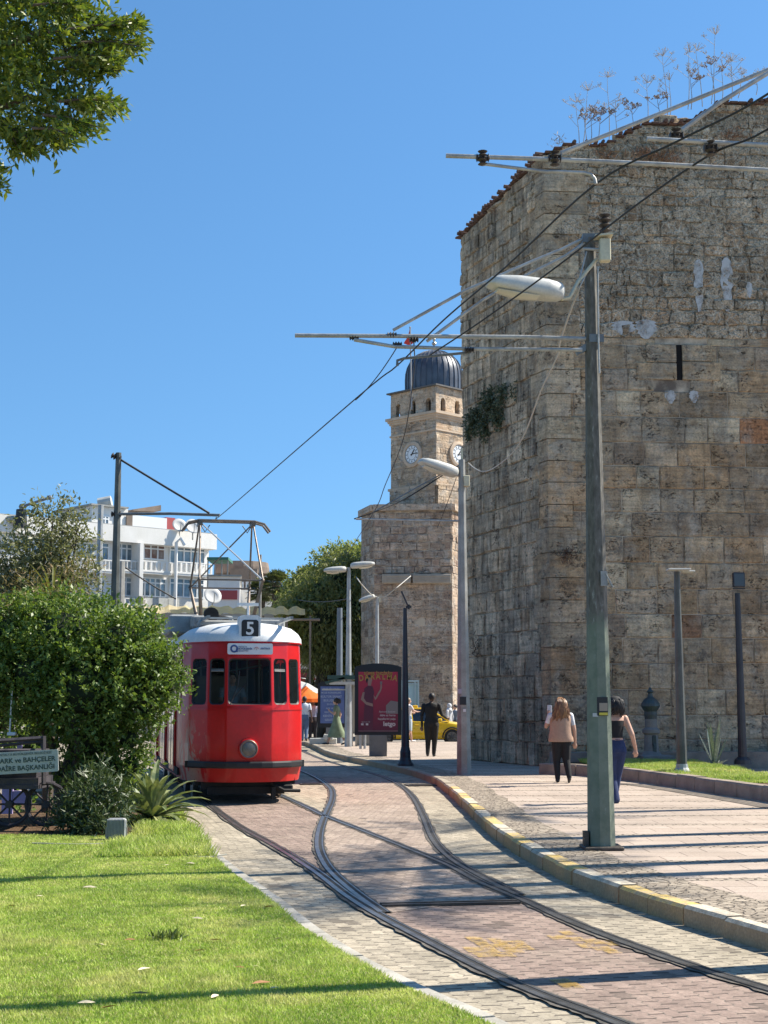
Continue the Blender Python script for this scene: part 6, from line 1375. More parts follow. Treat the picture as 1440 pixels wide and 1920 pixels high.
# creeper with dry twigs on its crown
pp, dd = twigs([B_(95, 1108, 21.2, .35), B_(150, 1085, 21.4, .25), B_(40, 1120, 21.2, .3)], 130, 5, .2, .3, .4); o = leaves('climbing_plant', leafmat('brownish_leaf', (.15, .11, .04), (.20, .16, .06), (.24, .14, .06), 3, .6, .2), pp, .09, .22, dirs=dd); label(o, 'brownish climbing growth on top of the big rounded shrub', 'climber')
# overhead tree, top left (crown mostly outside the frame)
ot = thing('broadleaf_tree', 'glossy leaved tree whose branches hang into the top left corner', 'tree', (-5.4, 8.4, .03))
TB = []
def br(px, py, r, Y=8.0): TB.append(B_(px, py, Y, r))
br(30, 60, .30); br(110, 60, .26); br(60, 160, .30); br(-60, 120, .5, 8.3); br(130, 170, .15); br(20, 230, .18); br(-140, 60, .6, 8.5); br(-40, -80, .5, 8.4); br(80, -40, .32); br(150, 205, .10); br(-150, 220, .35, 8.6)
pp, dd = twigs(TB, 2300, 10, .16, .15, .1)
tips = [((90, 60), (262, 46), 1), ((100, 80), (262, 85), 1), ((60, 10), (150, 12), 1), ((120, 130), (222, 132), 1), ((100, 110), (226, 108), 1), ((110, 190), (226, 199), 1), ((80, 215), (187, 240), 1), ((130, 30), (235, 60), 1), ((20, 240), (75, 282), 1), ((50, 230), (120, 262), 1), ((150, 55), (270, 50), 1), ((150, 80), (268, 88), 1), ((120, 195), (228, 201), 1), ((120, 120), (228, 115), 1), ((120, 95), (210, 78), 1), ((-60, 300), (2, 318), 1), ((-70, 350), (5, 352), 1), ((60, 240), (150, 252), 1), ((-20, 200), (40, 285), 1)]
mb = MB(); P2 = [pp]; D2 = [dd]
for (a, b, k) in tips:
    for q in range(2):
        Y = 8.0 + random.uniform(-.25, .25); A, B = P(a[0], a[1], Y), P(b[0] + random.uniform(-14, 3) * q, b[1] + random.uniform(-12, 12) * q, Y + random.uniform(-.1, .1)); mb.tube([A, A.lerp(B, .5) + Vector((0, 0, .02)), B], [.009, .006, .003], 5)
        n = 105; t_ = RNG.uniform(.15, 1.0, (n, 1)) ** .7; base = np.array(A) + (np.array(B) - np.array(A)) * t_ + RNG.normal(size=(n, 3)) * .022; d = (np.array(B) - np.array(A)); d = d / np.linalg.norm(d)
        P2.append(base); D2.append(np.tile(d, (n, 1)) * .9 + RNG.normal(size=(n, 3)) * .55)
leaves('crown', m_lf_top, np.vstack(P2), .054, .36, dirs=np.vstack(D2), parent=ot)
mb.tube([P(90, 60, 8), P(-60, 100, 8.2), P(-250, 160, 8.4)], [.02, .04, .06], 7); mb.tube([P(60, 180, 8), P(-80, 230, 8.2), P(-250, 260, 8.4)], [.015, .03, .06], 7)
for q in ((-5.2, 8.4, 6.6), (-4.2, 8.2, 5.6), (-6.2, 8.8, 6.2)): mb.tube([(-5.4, 8.4, 2.6), (-5.3, 8.4, 4.2), q], [.16, .12, .05], 8)
mb.tube([(-5.4, 8.4, 0), (-5.42, 8.42, 1.5), (-5.35, 8.4, 2.8)], [.26, .19, .17], 10); mb.build('trunk', m_bark, ot)
pp, dd = twigs([((-5.2, 8.5, 6.4), 1.1), ((-4.2, 8.5, 5.9), .8), ((-6.3, 8.9, 6.0), 1.0), ((-5.4, 9.2, 5.4), .9)], 900, 8, .25, .5); leaves('outer_crown', m_lf_top, pp, .09, .4, dirs=dd, parent=ot)
# loose grey green tree in front of the white block
lt = thing('young_tree', 'loose grey green tree rising above the shrub in front of the white block', 'tree', (P(90, 1315, 30).x, 30, 0))
lb = [B_(90, 1000, 30, .55), B_(60, 1050, 30, .75), B_(120, 1045, 30, .65), B_(25, 1085, 30, .7), B_(95, 1100, 30, .8), B_(145, 1000, 30, .28), B_(128, 955, 30, .22), B_(150, 980, 30, .2), B_(100, 965, 30, .3), B_(5, 1040, 30, .35), B_(60, 1130, 30, .9), B_(15, 1150, 30, .8), B_(140, 1120, 30, .5)]
pp, dd = twigs(lb, 1900, 7, .34, .35, .1); leaves('crown', m_lf_ol, pp, .105, .40, dirs=dd, parent=lt)
mb = MB(); limbs(mb, Vector((P(88, 1315, 30).x, 30, 0)), [Vector(b[0]) for b in lb], .09, wob=.12, r1=.012); mb.build('trunk', m_bark, lt)
# spiky yucca behind the shrub
def spiky(nm, lab, cat, base, n, L, wd, mt, elev=(0.2, 1.35), droop=.35, stem=None, group=None, dark=None, seed=1):
    rnd = random.Random(seed); t = thing(nm, lab, cat, base, group=group); mb = MB(); b = Vector(base) + Vector((0, 0, stem or 0))
    for k in range(n):
        a = k * 2.399 + rnd.uniform(-.2, .2); e = elev[0] + (elev[1] - elev[0]) * rnd.random(); d = Vector((math.cos(a), math.sin(a), 0)); l = L * rnd.uniform(.7, 1.1); s = Vector((-d.y, d.x, 0)); pts = []
        for i in range(7):
            f = i / 6; el = e - droop * f * f * 2.0; 
            p = (pts[-1][0] + (d * math.cos(el) + Vector((0, 0, math.sin(el)))) * l / 6) if pts else b + d * .03
            pts.append((p, wd * (math.sin(math.pi * min(1, f * .85 + .15)) ** .7 if f < 1 else 0.02)))
        L_ = [mb.vert(p - s * w_ / 2 + Vector((0, 0, w_ * .22))) for p, w_ in pts]; C_ = [mb.vert(p) for p, w_ in pts]; R_ = [mb.vert(p + s * w_ / 2 + Vector((0, 0, w_ * .22))) for p, w_ in pts]
        for i in range(6):
            mb.face((L_[i], C_[i], C_[i + 1], L_[i + 1])); mb.face((C_[i], R_[i], R_[i + 1], C_[i + 1]))
    mb.build('leaves', mt, t)
    if stem: mb = MB(); mb.tube([base, (base[0], base[1], base[2] + stem)], [.09, .07], 8); mb.build('stem', m_bark, t)
    return t
m_yuc = leafmat('yucca_leaf', (.12, .14, .04), (.20, .20, .05), (.26, .22, .08), 3, .45, .25); m_aga = leafmat('agave_leaf', (.10, .14, .06), (.19, .23, .10), (.36, .36, .15), 2, .4, .15, fine=6); m_agb = leafmat('agave_blue', (.10, .14, .12), (.16, .20, .17), (.24, .27, .23), 2, .4, .1)
q = P(100, 1125, 22.3); spiky('yucca', 'yellowish spiky yucca poking out above the big shrub', 'yucca', (q.x, q.y, .03), 44, .75, .035, m_yuc, (.1, 1.4), .3, q.z - .1, seed=4)
# agave clump by the lawn tip and the bushy weeds around it
q = G(285, 1546, .03); spiky('agave', 'large agave with broad arching leaves between the shrub and the tram track', 'agave', (q.x, q.y, .02), 64, .86, .115, m_aga, (-.15, 1.5), .45, .10, seed=9)
q = G(325, 1590, .03); 
ow = [B_(180, 1500, 18.9, .34), B_(150, 1535, 18.9, .30), B_(208, 1530, 18.9, .24), B_(180, 1545, 18.6, .25)]
t = thing('oleander_bush', 'low dark bush with narrow leaves behind the ribbed floodlight box', 'bush', (P(190, 1315, 18.9).x, 18.9, .03)); pp, dd = twigs(ow, 620, 8, .2, .2, .3); leaves('foliage', leafmat('oleander_leaf', (.03, .055, .018), (.06, .09, .03), (.11, .14, .06), 3, .45, .2), pp, .12, .17, dirs=dd, parent=t); mb = MB(); limbs(mb, Vector((P(190, 1315, 18.9).x, 18.9, 0)), [Vector(b[0]) for b in ow], .02, wob=.05, r1=.006); mb.build('stems', m_bark, t)
# lit bushes seen under the shrub, far left
lb2 = [B_(30, 1270, 26, .55), B_(0, 1330, 26, .7), B_(70, 1340, 26.5, .5), B_(60, 1390, 26, .5), B_(20, 1420, 26, .4), B_(130, 1480, 25, .25), B_(40, 1530, 22.5, .22)]
t = thing('sunlit_bush', 'light green sunlit bush seen through the gap under the big shrub', 'bush', (P(30, 1315, 26).x, 26, 0)); pp, dd = twigs(lb2, 800, 8, .2, .5, .2); leaves('foliage', leafmat('lit_leaf', (.11, .19, .04), (.19, .27, .06), (.28, .33, .10), 2, .45, .35), pp, .085, .5, dirs=dd, parent=t); mb = MB(); limbs(mb, Vector((P(30, 1315, 26).x, 26, 0)), [Vector(b[0]) for b in lb2], .05, wob=.1); mb.build('stems', m_bark, t); core(lb2, m_core, t, .5)
# agave by the fortress
q = P(1340, 1445, 31.5); t = spiky('agave', 'pale blue agave with a few tall stiff leaves at the foot of the fortress', 'agave', (q.x, q.y, LZ - .02), 9, 1.02, .085, m_agb, (1.12, 1.5), .02, seed=22)
t2_ = spiky('agave', 'little agave rosette at the foot of the tall stiff agave', 'agave', (q.x + .02, q.y - .12, LZ - .02), 12, .28, .07, m_agb, (.2, 1.0), .2, seed=5)
# dark hanging tree right of the tram
wt = thing('willow_like_tree', 'dense drooping dark green tree between the tram and the bastion', 'tree', (P(598, 1315, 71).x, 71, 0))
wb = [B_(x, y, 71 + d, r * 1.12) for x, y, d, r in ((640, 1080, 0, 1.05), (665, 1062, 1, .8), (600, 1110, 0, 1.0), (560, 1145, 0, .8), (655, 1140, 0, 1.2), (610, 1160, -.5, 1.2), (575, 1190, 0, .9), (640, 1200, -.3, 1.1), (600, 1215, -.3, .8), (560, 1130, 0, .7), (670, 1180, 1, 1.0), (625, 1235, 0, .7), (668, 1240, .5, .7), (552, 1170, 0, .55))]
pp, dd = twigs(wb, 4300, 7, .5, .45, -.2); pp[:, 2] -= 0; dd[:, 2] -= 1.3; leaves('crown', m_lf_wp, pp, .21, .30, dirs=dd, parent=wt)
for k in range(26):                # hanging strands
    pass
st_p, st_d = [], []
for k in range(46):
    x = random.uniform(548, 676); y0 = random.uniform(1200, 1245); L = random.uniform(.4, 1.5); q = P(x, y0, 70.6 + random.uniform(-.6, .6)); n = 34
    z = np.linspace(0, -L, n)[:, None]; st_p.append(np.array(q) + np.hstack([RNG.normal(size=(n, 2)) * .07, z])); st_d.append(np.tile([0, 0, -1.0], (n, 1)) + RNG.normal(size=(n, 3)) * .35)
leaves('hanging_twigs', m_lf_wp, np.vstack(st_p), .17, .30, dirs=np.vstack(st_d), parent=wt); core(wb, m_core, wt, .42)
mb = MB(); limbs(mb, Vector((P(598, 1315, 71).x, 71, 0)), [Vector(b[0]) for b in wb[:10]], .22, wob=.3, r1=.03); mb.build('trunk', m_bark, wt)
dt = thing('round_tree', 'olive green tree crown behind the drooping one, left of the bastion', 'tree', (P(585, 1315, 80).x, 80, 0)); db = [B_(580, 1105, 80, 1.1), B_(620, 1070, 80, 1.1), B_(650, 1055, 80, 1.0), B_(560, 1130, 80, .9), B_(690, 1060, 82, 1.3), B_(600, 1130, 80, 1.2), B_(540, 1165, 79, .9)]
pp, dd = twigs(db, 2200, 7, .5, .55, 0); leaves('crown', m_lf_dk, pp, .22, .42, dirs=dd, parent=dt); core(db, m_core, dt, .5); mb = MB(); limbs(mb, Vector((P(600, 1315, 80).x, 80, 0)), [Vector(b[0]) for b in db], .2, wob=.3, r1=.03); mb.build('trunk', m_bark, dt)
# palms
m_frond = leafmat('palm_frond', (.055, .075, .03), (.10, .12, .045), (.16, .16, .07), 1, .5, .25, fine=3); m_skirt = paint('palm_skirt', (.17, .12, .07), (.10, .07, .045), 2, .95, .5)
def palm(base, h, L, lab, n=26, leafl=.5, tr=.18, wide=.05, group=None, droop=1.0, fan=False):
    t = thing('palm_tree', lab, 'palm', base, group=group); b = Vector(base); top = b + Vector((random.uniform(-.2, .2), random.uniform(-.1, .1), h)); mb = MB(); pts = [b.lerp(top, k / 12) for k in range(13)]
    mb.tube(pts, [tr * (1.25 if k == 0 else 1 + .06 * (k % 2)) * (1 - .012 * k) for k in range(13)], 10); mb.build('trunk', m_bark, t); mb = MB()
    for k in range(n):
        a = k * 2.399; e = R(82) - (k / n) * R(118); d = Vector((math.cos(a), math.sin(a), 0)); s = Vector((-d.y, d.x, 0)); p = top.copy(); l = L * random.uniform(.85, 1.1); prev = p.copy(); m = 16
        for i in range(m):
            f = i / m; el = e - droop * f * f * 1.25; p2 = prev + (d * math.cos(el) + Vector((0, 0, math.sin(el)))) * l / m
            mb.poly([prev - s * .012, prev + s * .012, p2 + s * .010, p2 - s * .010])
            if i > 1:
                ll_ = leafl * (math.sin(math.pi * min(1, f * .9 + .12)) ** .6); fw = (p2 - prev).normalized()
                for sg_ in (-1, 1):
                    tip = p2 + s * sg_ * ll_ * .8 + fw * ll_ * .55 - Vector((0, 0, ll_ * .35)); mb.poly([p2 - fw * wide / 2, p2 + fw * wide / 2, tip])
            prev = p2
    mb.build('fronds', m_frond, t); return t
def fanpalm(px, py, Y, r, h, lab, seed=3):
    q = P(px, py, Y); t = thing('palm_tree', lab, 'palm', (q.x, Y, 0), group='palms behind the tram'); mb = MB(); mb.tube([(q.x, Y, 0), (q.x, Y, q.z)], [.35, .28], 10); mb.build('trunk', m_bark, t)
    mb = MB(); rnd = random.Random(seed); top = Vector((q.x, Y, q.z))
    for k in range(46):
        a = k * 2.399; e = R(85) - (k / 46) * R(125); d = Vector((math.cos(a) * math.cos(e), math.sin(a) * math.cos(e), math.sin(e))); s = d.cross(Vector((0, 0, 1))).normalized(); u = s.cross(d); c = top + d * r * .45
        mb.tube([top, c], .02, 4, cap=False)
        for j in range(13):
            b_ = (j - 6) / 6 * 1.15; v = (d * math.cos(b_) + s * math.sin(b_)).normalized(); tip = c + v * r * .58 * rnd.uniform(.85, 1.1) - Vector((0, 0, .10 * r)); m_ = c + v * r * .28; w_ = s * .045 * r * math.cos(b_) + d * .045 * r * math.sin(-b_)
            mb.poly([c, m_ + w_, tip, m_ - w_])
    mb.build('fronds', m_frond, t); mb = MB()
    for k in range(70):
        a = rnd.uniform(0, 6.28); z = q.z - rnd.uniform(0, 1.0) * r * 1.5; rr = .35 + rnd.uniform(0, .3) * r * .6; mb.poly([(q.x + math.cos(a) * .25, Y + math.sin(a) * .25, z + .3), (q.x + math.cos(a + .3) * .25, Y + math.sin(a + .3) * .25, z + .3), (q.x + math.cos(a + .15) * rr, Y + math.sin(a + .15) * rr, z - .7)])
    mb.build('dead_frond_skirt', m_skirt, t)
fanpalm(519, 1098, 88, 1.15, 5, 'right and taller fan palm of the pair behind the tram roof'); fanpalm(489, 1110, 90, 1.05, 4, 'left and lower fan palm of the pair behind the tram roof', 8)
fanpalm(577, 1093, 95, 1.3, 4, 'fan palm crown half hidden by the dark trees', 11)
# palms standing right of the frame: their trunks and crowns throw the bars of shade over pavement and road
for i, (x, y, h, l) in enumerate(((8.2, 18.75, 8.6, 1.9), (8.6, 17.75, 9.0, 2.0), (7.9, 15.85, 8.2, 1.9), (8.5, 15.15, 9.2, 2.0), (9.8, 22.8, 9.0, 1.8))):
    palm((x, y, SW), h, l, 'palm outside the right edge, ' + ['fourth', 'third', 'second', 'first', 'farthest'][i] + ' in the row counted from the camera', n=22, leafl=.45, tr=.155, group='palms right of the pavement')

# ================================================================== PANELS, CART, SMALL THINGS
m_case = plain('panel_black', (.010, .010, .011), .35); m_conc = paint('plinth_grey', (.20, .19, .18), (.15, .145, .135), 2, .8, .3)
q = G(708, 1418, SW); YAd = q.y; t = thing('advert_panel', 'black framed advert panel with dark red poster on a grey plinth', 'advert panel', q)
x0, x1 = P(665, 1315, YAd - .1).x, P(753, 1315, YAd - .1).x; zt_, zb_ = P(700, 1244, YAd).z, P(700, 1378, YAd).z; xc = (x0 + x1) / 2; Wp = x1 - x0
def arched(mb, x0, x1, z0, z1, arch, y0, y1, m=0):
    n = 12; pts = [(x0, z0), (x1, z0)] + [(x1 + (x0 - x1) * k / n, z1 - arch + arch * math.sin(math.pi * k / n) ** .8) for k in range(n + 1)]
    f = [mb.vert((x, y0, z)) for x, z in pts]; b = [mb.vert((x, y1, z)) for x, z in pts]; mb.face(f, m); mb.face(b[::-1], m)
    for i in range(len(pts)): j = (i + 1) % len(pts); mb.face((f[i], b[i], b[j], f[j]), m)
mb = MB(); arched(mb, x0, x1, zb_, zt_, .10, YAd - .12, YAd + .12); mb.build('case', m_case, t)
xa, xb_, za, zc_ = P(672, 1315, YAd - .13).x, P(746, 1315, YAd - .13).x, P(700, 1372, YAd).z, P(700, 1260, YAd).z
yf = YAd - .124
tp = NT('poster_red'); v = tp.coord('Object'); sep = tp.n('SeparateXYZ'); tp.l(v, sep.inputs[0]); gr = tp.n('MapRange'); tp.l(sep.outputs[2], gr.inputs[0]); gr.inputs[1].default_value = za - SW; gr.inputs[2].default_value = zc_ - SW
m_post = tp.set(col=tp.mix(gr.outputs[0], (.09, .010, .03), (.50, .012, .045)), rough=.3)
mb = MB(); mb.box(((xa + xb_) / 2, yf, (za + zc_) / 2), (xb_ - xa, .006, zc_ - za)); ps = mb.build('poster', m_post, t)
U_ = lambda u, v_, d=0.0: Vector((xa + (xb_ - xa) * u, yf - .005 - d, za + (zc_ - za) * v_))
def flat(name, polys, mt, d=0.0):
    mb = MB()
    for pl in polys:
        a = [mb.vert(U_(u, v_, d)) for u, v_ in pl]; b = [mb.vert(U_(u, v_, d - .002)) for u, v_ in pl]; mb.face(a); mb.face(b[::-1])
        for i in range(len(pl)): j = (i + 1) % len(pl); mb.face((a[i], b[i], b[j], a[j]))
    return mb.build(name, mt, ps)
m_skp = plain('print_skin', (.34, .20, .155), .4); m_drs = plain('print_dress', (.11, .02, .04), .4); m_hair_p = plain('print_hair', (.02, .01, .012), .4); m_gy = plain('print_grey', (.22, .18, .17), .4); m_yp = plain('print_yellow', (.50, .27, .05), .4); m_wp = plain('print_white', (.55, .47, .46), .4)
flat('printed_figure', [[(.14, .02), (.36, .02), (.38, .30), (.37, .52), (.40, .66), (.36, .76), (.24, .77), (.15, .72), (.13, .60), (.16, .48), (.14, .3)]], m_drs, .001)
flat('printed_skin', [[(.24, .77), (.32, .77), (.33, .82), (.35, .86), (.33, .90), (.27, .91), (.24, .86)], [(.11, .66), (.16, .66), (.14, .56), (.20, .50), (.36, .47), (.37, .42), (.20, .45), (.06, .54)], [(.38, .62), (.43, .57), (.50, .66), (.55, .71), (.56, .78), (.59, .80), (.60, .74), (.57, .68), (.46, .55), (.42, .53)]], m_skp, .002)
flat('printed_hair', [[(.22, .80), (.24, .86), (.27, .91), (.33, .90), (.33, .93), (.27, .95), (.20, .92), (.19, .84)]], m_hair_p, .003)
flat('printed_objects', [[(.70, .30), (1.0, .30), (1.0, .50), (.82, .52), (.70, .44)], [(.545, .79), (.60, .79), (.60, .83), (.61, .84), (.54, .84), (.55, .83)], [(.0, .01), (1.0, .01), (1.0, .018), (0, .018)]], m_gy, .002)
def ptext(s, u, v_, size, mt, sx=1, rot=0.0, al='CENTER', bold=.0): p = U_(u, v_, .004); return text(s, size, mt, ps, Matrix.Translation(p) @ Matrix.Rotation(R(90), 4, 'X') @ Matrix.Rotation(rot, 4, 'Z'), 'lettering', bold=bold, sx=sx, align=al, ex=.001)
for i, ch in enumerate('DARALMA'): x = -1 + 2 * (i + .5) / 7; ptext(ch, .5 + x * .5, .885 + .035 * (1 - x * x), .235, m_yp, rot=-x * .22, bold=.006, sx=.8)
ptext('SÜPER İNDİRİM', .5, .972, .115, m_yp, bold=.003, sx=.98)
ptext('Aynısını boşver', .94, .335, .075, m_wp, al='RIGHT'); ptext('daha az harca', .94, .275, .082, m_wp, al='RIGHT', bold=.001); ptext('hayallerini yaşa', .94, .215, .082, m_wp, al='RIGHT', bold=.001); ptext('letgo', .94, .13, .175, m_wp, al='RIGHT', bold=.006)
ptext('Uygulamayı indir', .19, .165, .038, m_wp); mb = MB()
for u in (.10, .22): c = U_(u, .125, .003); mb.box(c, (.07, .004, .055))
mb.build('store_badges', m_wp, ps)
mb = MB(); mb.bbox((P(709, 1315, YAd).x, YAd, (SW + zb_) / 2), (33 / 2700 * YAd, .26, zb_ - SW), .01); mb.build('plinth', m_conc, t)
# blue panel behind
YB = 54.5; q = P(628, 1390, YB); t = thing('advert_panel', 'black framed advert panel with blue text poster left of the red one', 'advert panel', (q.x, YB, SW)); x0, x1 = P(596, 1315, YB).x, P(652, 1315, YB).x; zt_, zb_ = P(0, 1276, YB).z, P(0, 1364, YB).z
mb = MB(); arched(mb, x0, x1, zb_, zt_, .12, YB - .12, YB + .12); mb.build('case', m_case, t); xa, xb_, za, zc_ = P(601, 1315, YB).x, P(646, 1315, YB).x, P(0, 1356, YB).z, P(0, 1287, YB).z; yf = YB - .124
mb = MB(); mb.box(((xa + xb_) / 2, yf, (za + zc_) / 2), (xb_ - xa, .006, zc_ - za)); ps = mb.build('poster', paint('poster_blue', (.06, .10, .26), (.10, .14, .30), 2, .4, 0), t)
m_lb = plain('print_paleblue', (.33, .38, .50), .5)
for i, (s, sz) in enumerate((('ŞEHİR TİYATROSU', .075), ('MÜZE KONSERLERİ', .085), ('KÜLTÜR SANAT', .11), ('BULUŞMASI', .11), ('20 EYLÜL', .08), ('AÇIK HAVA', .075), ('KENT MEYDANI', .07), ('KENTE HOŞ', .11), ('GELDİNİZ', .10))): ptext(s, .45, .93 - i * .105, sz, m_lb, bold=.002)
mb = MB(); mb.bbox((P(622, 1315, YB).x, YB, (SW + zb_) / 2), (.42, .26, zb_ - SW), .01); mb.build('plinth', m_conc, t)
# tram stop roof
YT = 50.5; t = thing('stop_shelter', 'tram stop shelter with dark green roof between the two advert panels', 'shelter', (P(655, 1315, YT + .7).x, YT + .7, SW)); a, b = P(620, 1276, YT), P(662, 1270, YT)
mb = MB(); mb.box((P(655, 1315, YT + .5).x, YT + .8, P(0, 1270, YT).z), (1.5, 2.0, .14)); mb.box((P(628, 1315, YT).x, YT + .6, P(0, 1276, YT).z), (.7, 1.6, .08), M=Matrix.Rotation(R(-14), 3, 'Y')); mb.build('roof', plain('shelter_green', (.02, .06, .05), .5), t)
mb = MB(); mb.box((P(642, 1315, YT).x, YT - .1, P(0, 1281, YT).z), (.9, .12, .10)); mb.box((P(630, 1315, YT).x, YT + .2, P(0, 1293, YT).z), (1.0, .08, .05)); mb.build('beam', m_lamp, t)
mb = MB()
for x in (660, 668, 677): p = P(x, 1315, YT + .4); mb.box((p.x, YT + .4, 1.4), (.07, .07, 2.6))
mb.build('posts', m_pole, t); mb = MB(); mb.box((P(690, 1315, YT + 1).x, YT + 1.2, .5), (.9, .05, .75)); mb.build('side_panel', m_pole, t)
for i, x in enumerate((676, 684)):
    q = G(x, 1404, SW); mb = MB(); mb.cyl(q, .045, .85, 10); mb.ball((q.x, q.y, q.z + .85), .047, 8); label(mb.build('bollard', m_polelt), ['left', 'right'][i] + ' short pale bollard of the pair beside the red panel plinth', 'bollard', 'bollards beside the red panel')
# ribbed floodlight box on the lawn
q = G(216, 1577, .03); t = thing('ground_floodlight', 'ribbed pale metal floodlight box standing on the lawn edge', 'floodlight', q); mb = MB(); mb.bbox((q.x, q.y + .08, q.z + .14), (.23, .12, .25), .02, rz=.1); mb.build('case', m_polelt, t); mb = MB()
for k in range(13): mb.box((q.x - .10 + k * .0167, q.y + .01 - k * -.0016, q.z + .14), (.006, .05, .235), rz=.1)
mb.build('cooling_fins', m_polelt, t); mb = MB(); mb.tube([(q.x - .12, q.y + .05, q.z), (q.x - .12, q.y + .05, q.z + .16)], .012, 6); mb.tube([(q.x + .12, q.y + .07, q.z), (q.x + .12, q.y + .07, q.z + .16)], .012, 6); mb.build('stirrup', m_pole, t)
# hose / cable on the grass
mb = MB(); mb.tube(crom([G(x, y, .05) for x, y in ((60, 1581), (150, 1583), (240, 1581), (290, 1590), (340, 1603), (390, 1607), (425, 1602))], 6), .009, 6); label(mb.build('hose', plain('hose_grey', (.28, .27, .22), .6)), 'thin grey cable snaking over the grass beside the floodlight box', 'hose')
# cart with the parks department sign
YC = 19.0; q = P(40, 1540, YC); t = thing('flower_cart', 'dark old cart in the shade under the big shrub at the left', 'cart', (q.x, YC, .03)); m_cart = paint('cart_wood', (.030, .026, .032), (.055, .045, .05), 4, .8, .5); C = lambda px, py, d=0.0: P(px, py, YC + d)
mb = MB()
def bar(a, b, r=.03, n=4): mb.tube([C(*a), C(*b)], r, n)
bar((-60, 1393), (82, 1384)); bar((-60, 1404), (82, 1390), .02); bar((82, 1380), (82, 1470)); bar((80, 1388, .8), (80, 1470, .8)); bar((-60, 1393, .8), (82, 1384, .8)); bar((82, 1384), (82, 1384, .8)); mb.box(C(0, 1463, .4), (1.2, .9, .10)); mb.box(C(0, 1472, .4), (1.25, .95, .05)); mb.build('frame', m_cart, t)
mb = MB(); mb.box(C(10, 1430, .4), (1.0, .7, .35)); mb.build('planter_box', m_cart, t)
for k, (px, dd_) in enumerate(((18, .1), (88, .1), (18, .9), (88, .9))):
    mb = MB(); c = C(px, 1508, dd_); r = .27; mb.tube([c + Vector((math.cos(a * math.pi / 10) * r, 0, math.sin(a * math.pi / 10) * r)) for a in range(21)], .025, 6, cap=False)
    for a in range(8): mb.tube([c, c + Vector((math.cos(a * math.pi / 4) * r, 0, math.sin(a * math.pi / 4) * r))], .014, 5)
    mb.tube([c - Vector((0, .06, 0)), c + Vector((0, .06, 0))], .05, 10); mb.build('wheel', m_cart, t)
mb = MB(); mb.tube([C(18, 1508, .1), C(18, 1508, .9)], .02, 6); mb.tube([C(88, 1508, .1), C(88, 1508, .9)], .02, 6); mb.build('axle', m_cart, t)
# lilac boards behind the cart, small white pole
mb = MB(); c = P(38, 1495, 21.6); mb.box(c, (.20, .05, .19)); c = P(14, 1500, 21.6); mb.box(c, (.16, .05, .4)); c = P(37, 1398, 21.6); mb.box(c, (.07, .05, .17)); o = mb.build('lilac_board', paint('lilac_paint', (.48, .38, .62), (.40, .32, .52), 4, .7, .2)); label(o, 'lilac painted boards lit by the sun behind the dark cart', 'board')
q = P(19, 1370, 20.6); t2 = thing('thin_post', 'thin white post on a white foot standing behind the dark cart', 'post', (q.x, 20.6, q.z)); mb = MB(); mb.tube([P(18, 1375, 20.6), P(23, 1290, 20.6)], .012, 6); mb.build('post', m_frame, t2); mb = MB(); mb.bbox(P(22, 1376, 20.6), (.12, .08, .05), .01); mb.build('foot', m_frame, t2)
t3 = thing('park_sign', 'tilted pale sign with PARK ve BAHÇELER lettering hung on the dark cart', 'sign', C(30, 1430, -.1)); a, b = C(108, 1402, -.1), C(108, 1444, -.1); mid = C(28, 1430, -.12); ang = math.atan2(P(0, 1411, 1).z - P(0, 1405.5, 1).z, 1) 
Ms = Matrix.Rotation(R(-3.2), 3, 'Y'); wS = (108 + 52) / F_PX * YC; hS = 40 / F_PX * YC
mb = MB(); f_ = [mid + Ms @ Vector((x - wS / 2, -.02, y - hS / 2)) for x, y in rrect(4, .02, wS, hS)]; g_ = [p + Vector((0, .02, 0)) for p in f_]; vf = [mb.vert(p) for p in f_]; vg = [mb.vert(p) for p in g_]; mb.face(vf); mb.face(vg[::-1])
for i in range(len(vf)): j = (i + 1) % len(vf); mb.face((vf[i], vg[i], vg[j], vf[j]))
bdd = mb.build('board', paint('sign_pale_green', (.40, .42, .40), (.34, .36, .345), 2, .5, .1), t3)
m_sgt = plain('sign_letter_green', (.03, .06, .055), .5)
def stext(s, u, v_, size, bold=.001): M = Matrix.Translation(mid + Ms @ Vector((u, -.024, v_))) @ Ms.to_4x4() @ Matrix.Rotation(R(90), 4, 'X'); text(s, size, m_sgt, bdd, M, bold=bold, align='RIGHT', ex=.001, sx=1.02)
stext('ANTALYA BÜYÜKŞEHİR BELEDİYESİ', wS / 2 - .08, .105, .042, 0); stext('PARK ve BAHÇELER', wS / 2 - .035, .025, .086, .002); stext('DAİRE BAŞKANLIĞI', wS / 2 - .045, -.075, .083, .002)
# stone fountain by the wall
q = P(1222, 1426, 33.3); q.z = SW + .30; t = thing('drinking_fountain', 'old fluted stone drinking fountain with a dark bronze finial against the fortress wall', 'fountain', (q.x, q.y, q.z)); FZ = lambda y: P(1222, y, 33.3).z
m_fst = paint('fountain_stone', (.22, .21, .20), (.155, .15, .145), 3, .9, .4); m_brz = paint('fountain_bronze', (.030, .045, .048), (.05, .07, .07), 3, .5, .3)
mb = MB(); mb.bbox((q.x + .1, q.y, q.z - .07), (.72, .6, .22), .02); mb.build('step', m_fst, t)
mb = MB(); prof = [(.25, FZ(1420)), (.24, FZ(1416)), (.17, FZ(1408)), (.15, FZ(1378)), (.20, FZ(1374)), (.20, FZ(1368)), (.14, FZ(1364)), (.135, FZ(1345))]; mb.lathe((q.x, q.y, 0), [(r, z) for r, z in prof], 24); mb.build('shaft', m_fst, t)
mb = MB()
for k in range(12): a = k * math.pi / 6; mb.tube([(q.x + .155 * math.cos(a), q.y + .155 * math.sin(a), FZ(1407)), (q.x + .143 * math.cos(a), q.y + .143 * math.sin(a), FZ(1379))], .014, 5)
